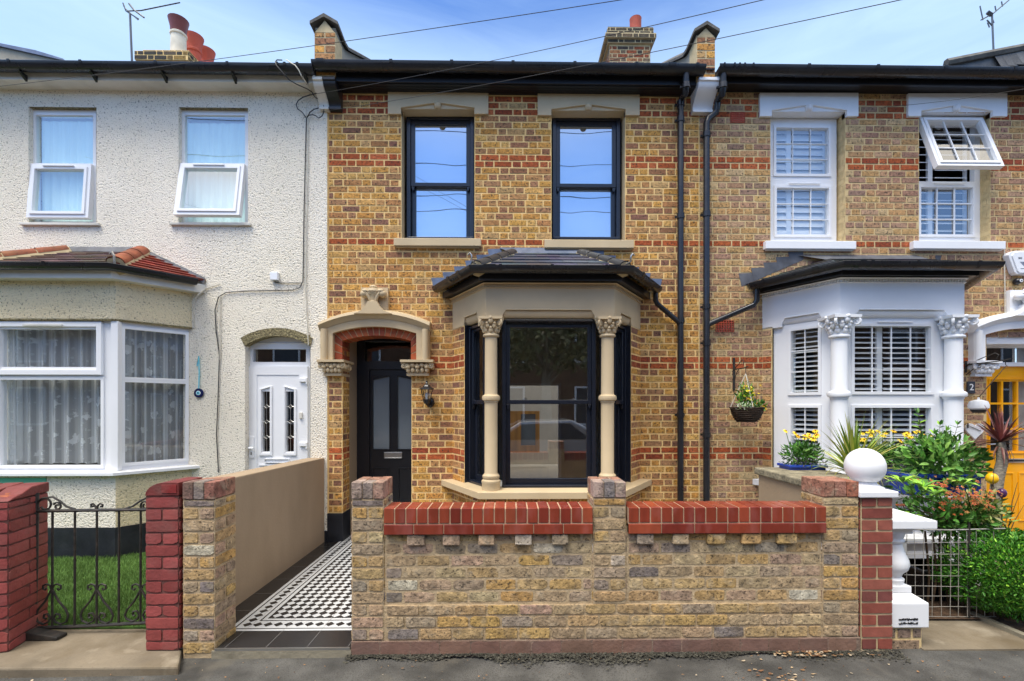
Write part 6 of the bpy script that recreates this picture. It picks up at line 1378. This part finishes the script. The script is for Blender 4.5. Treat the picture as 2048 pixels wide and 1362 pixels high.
# ================================================================= small fixtures
def bracket(label, px, py0, py1, y0, reach, dirv, up=0.0):
    x, z1 = P(px, py0, y0); z0 = Z(py1, y0, px); t = thing('wall_bracket', label, 'bracket', (x, y0, z0)); b = MB('iron'); b.box(x - .012, x + .012, y0 - .008, y0, z0, z1); b.build('back_plate', t)
    b = MB('iron'); d = Vector(dirv).normalized(); zm = z1 - (z1 - z0) * .36; o = Vector((x, y0 - .006, zm)); e = o + d * reach; uz = Vector((0, 0, 1)); b.tube([o, e + uz * up, e + d * .04 + uz * (up + .01)], .007, 6)
    b.tube([o, o + d * reach * .5 + uz * .07, o + d * reach * .75 + uz * .1, o + d * reach * .84 + uz * .07, o + d * reach * .78 + uz * .03], .005, 6); b.tube([o - uz * .12, o + d * reach * .25 - uz * .04, o + d * reach * .4 - uz * .01, o + d * reach * .38 - uz * .05, o + d * reach * .3 - uz * .05], .005, 6); b.tube([e + uz * up, e + uz * (up - .05), e + d * .015 + uz * (up - .07)], .004, 5); b.build('scroll_arm', t, smooth=True); return e + uz * (up - .07)
e = bracket('black iron scroll bracket on brick wall holding the wicker basket', 1467.5, 716, 781, -.008, .24, (.08, -1, .02))
hb = at(1494, 826, 5.26); HB = thing('hanging_basket', 'dark wicker hanging basket planted with yellow flowers on the brick wall', 'basket', (hb.x, hb.y, hb.z))
zr = Z(814, hb.y, 1494); zb = Z(844, hb.y, 1494); h = zr - zb; r = 33 / 930 * 5.26
b = MB('wicker'); b.lathe([(r * .5, 0), (r * .72, h * .22), (r * .88, h * .5), (r * .97, h * .8), (r * 1.02, h), (r * .96, h), (r * .8, h * .6)], hb.x, hb.y, 28, zb, sy=.75)
for k in range(8): zz_ = zb + h * (k + .5) / 8; rr = r * (.5 + .5 * ((k + .5) / 8) ** .55); b.tube([(hb.x + (rr + .004) * cos(a), hb.y + .75 * (rr + .004) * sin(a), zz_ + .004 * sin(a * 5 + k)) for a in [2 * pi * i / 28 for i in range(29)]], .007, 5)
b.build('basket', HB, smooth=True)
f = MB('leaf'); fl = MB('petal'); blob(f, (hb.x - .02, hb.y, zr + .12), (.09, .08, .16), 260, .045, .02, GREEN + LIME, shell=.9); blob(f, (hb.x + .06, hb.y - .03, zr + .03), (.13, .09, .05), 120, .05, .025, GREEN + DEEP, shell=.9); blob(f, (hb.x - .06, hb.y - .09, zr - .0), (.13, .07, .05), 190, .02, .01, [lin('#c9d8b0'), lin('#a8c080'), lin('#dfe6cf')], shell=.9)
for k in range(30): flower(fl, (hb.x + PR.gauss(.02, .05), hb.y - .05 + PR.gauss(0, .04), zr + PR.uniform(.01, .26)), .018, YEL + [lin('#e8e04a')], lin('#c9a020'), n=6)
for k in range(4): flower(fl, (hb.x + .17 + PR.gauss(0, .02), hb.y - .06, zr + PR.uniform(-.02, .04)), .022, YEL, lin('#a87a10'))
f.build('foliage', HB); fl.build('blossom', HB)
b = MB('cable_white')
for a in (.5, 2.6, 4.7): b.tube([e, (hb.x + r * .97 * cos(a), hb.y + r * .72 * sin(a), zr)], .0045, 5)
b.build('chain', HB)
e = bracket('black iron scroll bracket on the wall left of the yellow door', 1931, 722, 745, -.01, .34, (.55, -1, .10), up=.0)
bf = at(1957, 808, 5.15); BF = thing('bird_feeder', 'white domed hanging feeder with dark underside left of the yellow door', 'feeder', tuple(bf))
b = MB('white'); rr = 16.5 / 930 * 5.15; b.lathe([(rr * .8, -.06), (rr * .98, -.045), (rr, -.01), (rr * .85, .03), (rr * .4, .045), (.012, .05), (.008, .075)], bf.x, bf.y, 20, bf.z); b.build('dome', BF, smooth=True)
b = MB('iron'); b.lathe([(rr * .55, -.10), (rr * .75, -.075), (rr * .75, -.061)], bf.x, bf.y, 16, bf.z); b.build('tray', BF, smooth=True); b = MB('wood_dark'); b.tube([(bf.x, bf.y, bf.z + .07), e], .005, 5); b.build('cord', BF)
hx, hz = P(1950, 861, -.03); b = MB('white'); pts = []
for k in range(40): t = 2 * pi * k / 40; pts.append((hx + 19 / 168 * (16 * sin(t) ** 3) / 16, hz + 19 / 168 * (13 * cos(t) - 5 * cos(2 * t) - 2 * cos(3 * t) - cos(4 * t)) / 16))
b.prism(pts[::-1], -.035, -.012); HT = thing('heart_plaque', 'white heart shaped plaque on the brick wall under the white feeder', 'plaque', (hx, -.03, hz)); b.build('heart', HT, bev=.004)
b = MB('iron'); bx, bz = P(1935, 851, -.04); b.ball((bx, -.045, bz), .012, .006, .035, 10, 6); b.tube([P(1915, 850, -.04)[:1] + (-.04,) + P(1915, 846, -.04)[1:], (bx, -.045, bz), P(1962, 862, -.04)[:1] + (-.04,) + P(1962, 862, -.04)[1:]], .004, 5); b.build('clasp', HT)
def text(s, size, loc, m, name, parent, rot=(pi / 2, 0, 0), depth=.003, align='CENTER'):
    cu = bpy.data.curves.new(name, 'FONT'); cu.body = s; cu.size = size; cu.extrude = depth; cu.align_x = align; cu.align_y = 'CENTER'; tmp = bpy.data.objects.new('tmp', cu); COL.objects.link(tmp)
    dg = bpy.context.evaluated_depsgraph_get(); me = bpy.data.meshes.new_from_object(tmp.evaluated_get(dg)); bpy.data.objects.remove(tmp); me.materials.clear(); me.materials.append(MATS[m])
    o = bpy.data.objects.new(name, me); COL.objects.link(o); o.parent = parent; o.location = Vector(loc) - wloc(parent) + Vector((0, 0, 0)) if False else Vector(loc) - wloc(parent); o.rotation_euler = rot; return o
a = P(1933.5, 763, -.012); c = P(1948.5, 787, -.012); NP = thing('house_number', 'small dark slate house number plaque reading 2 beside the yellow door', 'number plaque', ((a[0] + c[0]) / 2, -.012, c[1]))
b = MB('slate'); b.box(a[0], c[0], -.025, -.006, c[1], a[1]); b.build('plaque', NP, bev=.003); text('2', .11, ((a[0] + c[0]) / 2, -.026, (a[1] + c[1]) / 2), 'white', 'numeral', NP)
AB = thing('alarm_box', 'white burglar alarm box with dark bird emblem high on the brick wall', 'alarm', (X(2045), -.03, Z(527))); q = lambda px, py, y=-.05: P(px, py, y)
b = MB('upvc'); o_ = [q(2012, 511), q(2016, 505), q(2028, 502.5), q(2075, 502.5), q(2087, 505), q(2091, 511), q(2079, 545), q(2073, 550), q(2030, 550), q(2025, 545)]; b.prism(o_[::-1], -.075, -.004)
i_ = [((x - q(2052, 0)[0]) * .86 + q(2052, 0)[0], (z - q(0, 526)[1]) * .9 + q(0, 526)[1] + .004) for x, z in o_]; b.prism(i_[::-1], -.088, -.0751); b.build('cover', AB, bev=.006)
text('BIG', .030, (q(2029, 508)[0] + .028, -.0885, q(0, 508)[1]), 'black', 'lettering', AB, depth=.0015)
b = MB('navy')
for k in range(6): x0 = q(2032 + k * 2.2, 0)[0]; z_ = q(0, 515.5 + k * 2.3)[1]; b.prism([(x0, z_), (q(2056, 0)[0], z_ - .004), (q(2056, 0)[0], z_ - .012), (x0 + .012, z_ - .007)], -.0895, -.0882)
b.m = 'slate'; b.box(q(2034, 0)[0], q(2070, 0)[0], -.0892, -.0882, q(0, 530)[1], q(0, 529)[1]); b.build('emblem', AB)
SC = thing('security_camera', 'small round black camera under the white alarm box', 'camera', (X(2034.5), -.02, Z(563))); x, z = P(2034.5, 563, -.04); b = MB('black'); b.ball((x, -.04, z), .04, .045, .04, 16, 10); b.build('dome', SC, smooth=True); b = MB('upvc'); b.tube([(x, -.083, z), (x, -.088, z)], .019, 14); b.m = 'black'; b.tube([(x, -.084, z), (x, -.091, z)], .008, 10); b.build('lens', SC)
# lantern
yl_ = -.13; lx_, _ = P(853.5, 800, yl_); q = lambda py: Z(py, yl_, 853); LN = thing('wall_lantern', 'black coach lantern on brick wall between the porch and the bay', 'lantern', (lx_, -.01, q(812)))
b = MB('black'); b.lathe([(.014, q(765) - q(800)), (.02, q(766.5) - q(800)), (.012, q(768) - q(800)), (.03, q(770) - q(800)), (.045, q(773) - q(800)), (.085, q(777.5) - q(800)), (.087, q(778.5) - q(800)), (.06, q(779) - q(800))], lx_, yl_, 6, q(800)); b.ball((lx_, yl_, q(763.5)), .012, None, .014, 8, 6); b.build('roof', LN)
b = MB('black')
for k in range(6): a = 2 * pi * k / 6; b.tube([(lx_ + .066 * cos(a), yl_ + .066 * sin(a), q(779)), (lx_ + .040 * cos(a), yl_ + .040 * sin(a), q(799))], .0045, 5)
b.lathe([(.03, -.05), (.046, -.012), (.046, 0), (.03, .002)], lx_, yl_, 6, q(799)); b.build('cage', LN)
b = MB('glass_clear'); b.lathe([(.038, 0), (.062, q(779) - q(799))], lx_, yl_, 6, q(799), caps=False); b.build('pane', LN); b = MB('bulb'); b.lathe([(.012, .005), (.015, .05), (.010, .07), (.003, .085)], lx_, yl_, 10, q(799)); b.build('bulb', LN, smooth=True)
b = MB('black'); b.tube([(lx_, yl_, q(801)), (lx_, yl_, q(808)), (lx_ + .01, yl_ + .04, q(812)), (lx_ + .02, -.02, q(808))], .014, 8); b.lathe([(.001, -.01), (.05, -.008), (.055, .0), (.03, .01), (.001, .012)], 0, 0, 4, 0) if False else None; b.ball((lx_ + .025, -.02, q(805)), .045, .022, .06, 12, 8); b.build('arm', LN, smooth=True)
# evil eye charm, junction box
x, z = P(397, 786, yl - .02); EE = thing('eye_charm', 'blue glass eye charm hanging on a cord on the pebbledash wall', 'charm', (x, yl - .02, z))
b = MB('navy'); b.tube([(x, yl - .006, z), (x, yl - .022, z)], .056, 20); b.build('disc', EE, bev=.006); b = MB('upvc'); b.tube([(x, yl - .02, z), (x, yl - .026, z)], .026, 16); b.m = 'cyan'; b.tube([(x, yl - .02, z), (x, yl - .029, z)], .020, 16); b.m = 'navy'; b.tube([(x, yl - .02, z), (x, yl - .032, z)], .008, 12); b.build('eye', EE)
b = MB('cyan'); zt_ = Z(712, yl - .02, 397); b.tube([(x - .02, yl - .015, zt_ - .12), (x + .0, yl - .015, zt_), (x + .005, yl - .015, zt_ - .2), (x, yl - .015, z + .05)], .007, 6); b.build('cord', EE)
x0, z1 = P(544, 546, yl); x1, z0 = P(559, 562, yl); b = MB('upvc'); b.box(x0, x1, yl - .05, yl - .002, z0, z1); tag(b.build('junction_box', loc=((x0 + x1) / 2, yl, z0), bev=.005), 'small white cable junction box on the pebbledash wall', 'junction box')
# ---- wall cables
def cab(name, label, m, runs, r, cat='cable', n=5):
    b = MB(m)
    for s_ in runs: b.tube(s_, r, n)
    o = b.build(name, loc=runs[0][0], smooth=True); tag(o, label, cat); return o
wp = lambda px, py, y=-.034: (P(px, py, y)[0], y, P(px, py, y)[1])
cab('wall_cable', 'thin black cable stapled down the pebbledash wall and across above the white door', 'cable_black', [[wp(613, 236), wp(611, 300), wp(608, 430), wp(606, 562), wp(600, 575), wp(585, 580), wp(490, 582), wp(452, 585), wp(437, 594), wp(430, 620), wp(432, 660), wp(439, 710), wp(436, 800), wp(433, 870), wp(437, 945)], [wp(549, 564), wp(560, 566), wp(605, 566)]], .0055)
cab('wall_cable', 'thin pale cable running down the pebbledash wall to the white door', 'cable_white', [[wp(616, 236), wp(615, 330), wp(612, 470), wp(611, 575), wp(614, 640), wp(617, 690)], [wp(440, 590), wp(440, 720)], [wp(395, 590, -.1), wp(410, 578), wp(440, 568)], [wp(388, 655), wp(386, 620), wp(388, 597, -.06), wp(412, 580)]], .006)
cb = lambda x, y, d=-.06: wp(520 + x * .1175, 100 + y * .1175, d)
cab('cable_loop', 'loops of black cable hanging at the corner under the gutter', 'cable_black', [[cb(790, 1160), cb(720, 1060), cb(640, 1000), cb(615, 930), cb(650, 860), cb(730, 805), cb(850, 765), cb(960, 735, -.16)], [cb(800, 1150), cb(830, 1110), cb(900, 1100), cb(950, 1120), cb(1000, 1160), cb(1060, 1120), cb(1088, 1050), cb(1085, 950), cb(1030, 860), cb(930, 800), cb(890, 720)], [cb(800, 1150), cb(850, 1060), cb(920, 1010), cb(1000, 985)], [cb(890, 720), cb(800, 660, -.2), cb(620, 580, -.28), cb(500, 510, -.33), cb(400, 400, -.36), cb(280, 260, -.36), cb(262, 200, -.35), cb(290, 168, -.3), cb(380, 172, -.28)]], .006)
cab('cable_loop', 'pale cable looped over the black gutter at the corner', 'cable_white', [[cb(450, 165, -.28), cb(520, 215, -.36), cb(600, 260, -.37), cb(660, 340, -.37), cb(700, 430, -.35), cb(790, 560, -.25), cb(850, 650, -.14), cb(890, 720)], [cb(790, 1130), cb(800, 930), cb(840, 860), cb(930, 800), cb(1000, 900), cb(1020, 940)]], .006)
# ---- overhead lines out to a pole across the street
def over(label, a, b_, m='cable_black', r=.0023, sag=.05, ext=.4):
    a, b_ = Vector(a), Vector(b_); d = b_ - a; pts = []
    for k in range(-0, 25): t = k / 24 * (1 + ext); pts.append(a + d * t + Vector((0, 0, -sag * 4 * t * (1 - t))))
    bb = MB(m); bb.tube(pts, r, 5); o = bb.build('overhead_wire', loc=tuple(a), smooth=True); tag(o, label, 'wire', 'overhead wires')
w3 = lambda px, py, y: (P(px, py, y)[0], y, P(px, py, y)[1])
over('highest overhead wire crossing the sky from the left gutter past the chimney', w3(-60, 179, -.6), w3(1240, 0, -2.6), sag=.03)
over('overhead wire from the corner cable loops up to the top edge', w3(630, 188, -.18), w3(1440, 20, -2.6), sag=.03)
over('lowest overhead wire rising from the corner past the right parapet', w3(645, 223, -.12), w3(1800, 0, -3.0), sag=.04)
over('short black wire fixed to the white window lintel of the right house', w3(1768, 214, -.03), w3(2048, 178, -.9), sag=.02)
x_ = P(2010, 0, -.012)[0]; cab('wall_cable', 'thin white cable running down the brick wall beside the alarm box', 'cable_white', [[wp(2009, 497, -.015), wp(2009, 530, -.015), wp(2010, 600, -.015), wp(2010, 640, -.015)]], .006)
for y_, z_, sg in ((-8.6, 7.9, .18), (-9.2, 8.7, .25), (-9.8, 9.9, .2), (-8.9, 10.6, .3)):
    bb = MB('cable_black'); bb.tube([(-12 + k, y_, z_ - sg * 4 * (k / 24) * (1 - k / 24) + .02 * sin(k * 2.1)) for k in range(25)], .012, 5)
    tag(bb.build('overhead_wire', loc=(-12, y_, z_), smooth=True), 'telephone wire along the far side of the street, seen mirrored in the upper windows', 'wire', 'street telephone wires')
# ---- aerials
def aerial(label, mast, arms):
    p0 = mast[0]; t = thing('tv_aerial', label, 'aerial', p0); b = MB('aerial'); b.tube(mast, .018, 6); b.build('mast', t); b = MB('aerial')
    for s_ in arms: b.tube(s_[0], s_[1], 5)
    b.build('antenna', t)
D_ = 2.7; w4 = lambda px, py, dy=0: w3(px, py, D_ + dy)
aerial('rooftop television aerial on a thin mast beside the left chimney', [w4(264, 122), w4(260, 28)], [([w4(255, 22), w4(282, 21), w4(360, 5)], .010), ([w4(246, 6), w4(252, 22), w4(277, 38)], .012), ([w4(258, 7), w4(268, 20), w4(288, 35)], .016), ([w4(247, 12), w4(250, 16), w4(276, 40)], .008)] + [([w4(290 + k * 10, 17.5 - k * 2.0), w4(291 + k * 10, 20.5 - k * 2.0)], .005) for k in range(7)])
D_ = 4.5
aerial('distant television aerial in the sky above the right house', [w4(1988, 125), w4(1984, 30)], [([w4(1962, 40), w4(1985, 28), w4(2018, 0)], .014), ([w4(1960, 12), w4(1966, 40)], .012), ([w4(1974, 40), w4(1985, 52)], .014), ([w4(1975, 24), w4(1984, 30)], .04)] + [([w4(1975 + k * 9, 45 - k * 9), w4(1979 + k * 9, 55 - k * 9)], .012) for k in range(2)] + [([w4(1990 + k * 13, 12 - k * 9), w4(1992 + k * 13, 22 - k * 9)], .012) for k in range(2)])
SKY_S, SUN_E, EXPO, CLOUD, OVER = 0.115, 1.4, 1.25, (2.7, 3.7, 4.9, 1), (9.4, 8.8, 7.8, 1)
# ================================================================= across the street (seen in the window reflections)
OH = thing('brick_house', 'plain brown brick terraced house across the street seen only in reflections', 'house', (0, -15, 0))
b = MB('skyline_brick'); b.box(-48, 48, -21, -15, -.2, 5.4); b.build('wall', OH)
b = MB('slate'); b.prismx([(-14.7, 5.35), (-18, 7.6), (-21.3, 5.35)], -48, 48); b.build('roof', OH)
for k in range(-9, 10):
    for z0, z1 in ((.8, 2.4), (3.4, 4.8)): f = MB('upvc'); x = k * 3.3; f.frame(x - .6, x + .6, z0, z1, .08, -15.0, -14.96); f.m = 'slate'; f.poly([(x - .55, -14.98, z0), (x + .55, -14.98, z0), (x + .55, -14.98, z1), (x - .55, -14.98, z1)]); f.build('window', OH)
TR = thing('street_tree', 'broad dark green street tree across the road seen only in reflections', 'tree', (1.2, -11.5, 0))
s = MB('trunk'); s.tube([(1.2, -11.5, -.2), (1.25, -11.5, 1.4), (1.2, -11.4, 3.2), (1.4, -11.4, 5)], [.22, .18, .14, .06], 8)
for k in range(8): a = k * .8; s.tube([(1.22, -11.45, 2.2 + .2 * k), (1.2 + 1.0 * cos(a), -11.4 + 1.0 * sin(a), 3.4 + .2 * k)], [.07, .02], 6)
s.build('trunk', TR)
f = MB('leaf')
for cx, cz, r in ((1.2, 4.2, 1.7), (-.2, 3.6, 1.2), (2.6, 3.8, 1.3), (1.0, 5.4, 1.3)): blob(f, (cx, -11.4, cz), (r, r, r * .85), int(900 * r), .22, .12, [lin('#6f7450'), lin('#7d8058'), lin('#5a6040'), lin('#8a8a60')], shell=.7)
f.build('crown', TR)
CR = thing('parked_car', 'silver hatchback parked at the kerb seen only in reflections', 'car', (.6, -7.2, -.2))
cx, cy, zb = .6, -7.6, -.2
sec = [(-2.0, .35, .55), (-1.9, .3, .85), (-1.1, .3, .95), (-.35, .3, 1.42), (.9, .3, 1.46), (1.75, .3, 1.05), (2.0, .3, .9), (2.02, .35, .5)]
b = MB('car_paint'); b.prism([(cx + x, zb + z) for x, _, z in sec] + [(cx + 2.0, zb + .25), (cx - 2.0, zb + .25)], cy - .82, cy + .82); b.build('body', CR, bev=.06)
for yy in (cy - .825, cy + .825): b = MB('glass_dark'); b.m = 'slate'; b.prism([(cx - .85, zb + .98), (cx - .3, zb + 1.36), (cx + .85, zb + 1.38), (cx + 1.35, zb + 1.0)], yy - .004, yy + .004); b.build('window', CR)
b = MB('slate'); b.poly([(cx - 1.07, cy - .7, zb + .975), (cx - 1.07, cy + .7, zb + .975), (cx - .42, cy + .62, zb + 1.40), (cx - .42, cy - .62, zb + 1.40)]); b.build('windscreen', CR)
for x in (-1.25, 1.25):
    for yy in (cy - .8, cy + .62): b = MB('rubber'); b.tube([(cx + x, yy, zb + .31), (cx + x, yy + .18, zb + .31)], .31, 18); b.m = 'steel'; b.tube([(cx + x, yy - .005, zb + .31), (cx + x, yy + .185, zb + .31)], .2, 12); b.build('wheel', CR)

# ================================================================= sky, sun, camera
wd = bpy.data.worlds.new('World'); scene.world = wd; wd.use_nodes = True; nt = wd.node_tree; nt.nodes.clear(); N = nt.nodes; L = nt.links
SUN_EL, SUN_AZ = radians(64), radians(221)     # azimuth from +y clockwise: high, behind the camera and a little to its left
out = N.new('ShaderNodeOutputWorld'); bg = N.new('ShaderNodeBackground'); sky = N.new('ShaderNodeTexSky'); sky.sky_type = 'NISHITA'; sky.sun_disc = False; sky.sun_elevation = SUN_EL; sky.sun_rotation = SUN_AZ; sky.air_density = 1.0; sky.dust_density = .2; sky.ozone_density = 4.5
bg.inputs['Strength'].default_value = SKY_S
tc = N.new('ShaderNodeTexCoord'); sp = N.new('ShaderNodeSeparateXYZ'); L.new(tc.outputs['Generated'], sp.inputs[0])
# thin high cloud: a milky veil low in the sky, wisps above it
mr = N.new('ShaderNodeMapRange'); mr.interpolation_type = 'SMOOTHSTEP'; mr.inputs[1].default_value = .555; mr.inputs[2].default_value = .665; mr.inputs[3].default_value = .7; mr.inputs[4].default_value = .0; L.new(sp.outputs[2], mr.inputs[0])
mp = N.new('ShaderNodeMapping'); mp.inputs['Scale'].default_value = (1.6, 1.6, 9); L.new(tc.outputs['Generated'], mp.inputs[0])
nz = N.new('ShaderNodeTexNoise'); nz.inputs['Scale'].default_value = 2.2; nz.inputs['Detail'].default_value = 8; nz.inputs['Roughness'].default_value = .6; nz.inputs['Distortion'].default_value = .8; L.new(mp.outputs[0], nz.inputs['Vector'])
m2 = N.new('ShaderNodeMapRange'); m2.inputs[1].default_value = .38; m2.inputs[2].default_value = .75; m2.inputs[3].default_value = -.06; m2.inputs[4].default_value = .12; L.new(nz.outputs['Fac'], m2.inputs[0])
bk = N.new('ShaderNodeMapRange'); bk.interpolation_type = 'SMOOTHSTEP'; bk.inputs[1].default_value = -.2; bk.inputs[2].default_value = .35; bk.inputs[3].default_value = .25; bk.inputs[4].default_value = 1; L.new(sp.outputs[1], bk.inputs[0])
ml = N.new('ShaderNodeMath'); ml.operation = 'MULTIPLY'; L.new(mr.outputs[0], ml.inputs[0]); L.new(bk.outputs[0], ml.inputs[1])
ad = N.new('ShaderNodeMath'); ad.operation = 'ADD'; ad.use_clamp = True; L.new(ml.outputs[0], ad.inputs[0]); L.new(m2.outputs[0], ad.inputs[1])
mx = N.new('ShaderNodeMix'); mx.data_type = 'RGBA'; L.new(ad.outputs[0], mx.inputs[0]); tn = N.new('ShaderNodeMix'); tn.data_type = 'RGBA'; tn.blend_type = 'MULTIPLY'; tn.inputs[0].default_value = 1; tn.inputs[7].default_value = (.76, .89, 1.08, 1); L.new(sky.outputs[0], tn.inputs[6]); L.new(tn.outputs[2], mx.inputs[6]); mx.inputs[7].default_value = CLOUD
# warm white cloud added overhead and behind the camera to soften the light
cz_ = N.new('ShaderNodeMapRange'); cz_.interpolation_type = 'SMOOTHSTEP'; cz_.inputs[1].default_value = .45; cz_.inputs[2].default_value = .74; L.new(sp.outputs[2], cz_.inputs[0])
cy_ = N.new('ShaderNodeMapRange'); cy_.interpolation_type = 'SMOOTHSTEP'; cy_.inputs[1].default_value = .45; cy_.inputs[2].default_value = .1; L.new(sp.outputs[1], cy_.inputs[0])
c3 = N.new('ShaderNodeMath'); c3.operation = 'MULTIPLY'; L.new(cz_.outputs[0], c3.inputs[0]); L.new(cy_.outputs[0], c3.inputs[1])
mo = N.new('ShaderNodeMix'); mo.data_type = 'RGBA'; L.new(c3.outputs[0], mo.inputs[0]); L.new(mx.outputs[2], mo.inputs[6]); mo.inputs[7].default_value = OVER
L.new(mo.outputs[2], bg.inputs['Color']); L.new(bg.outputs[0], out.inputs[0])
sl = bpy.data.lights.new('sun', 'SUN'); sl.energy = SUN_E; sl.angle = radians(24); sl.color = (1, .95, .88); so_ = bpy.data.objects.new('sun', sl); COL.objects.link(so_)
dv = Vector((sin(SUN_AZ) * cos(SUN_EL), cos(SUN_AZ) * cos(SUN_EL), sin(SUN_EL))); so_.rotation_euler = dv.to_track_quat('Z', 'Y').to_euler()
cd = bpy.data.cameras.new('camera'); cam = bpy.data.objects.new('camera', cd); COL.objects.link(cam); scene.camera = cam
cd.sensor_width = 36; cd.lens = 36 * F / 2048; cd.shift_x = (1024 - CPX) / 2048; cd.shift_y = (CPY - 681) / 2048; cd.clip_start = .05; cd.clip_end = 500
cam.location = (0, -CAMD, CAMZ); cam.rotation_euler = (pi / 2, 0, -TH)
vs = scene.view_settings; scene.display_settings.display_device = 'sRGB'; vs.view_transform = 'Standard'; vs.look = 'None'; vs.gamma = 1; vs.exposure = EXPO
scene.render.engine = 'CYCLES'; scene.cycles.max_bounces = 8; scene.cycles.transparent_max_bounces = 16; scene.cycles.use_denoising = True; scene.cycles.sample_clamp_indirect = 6
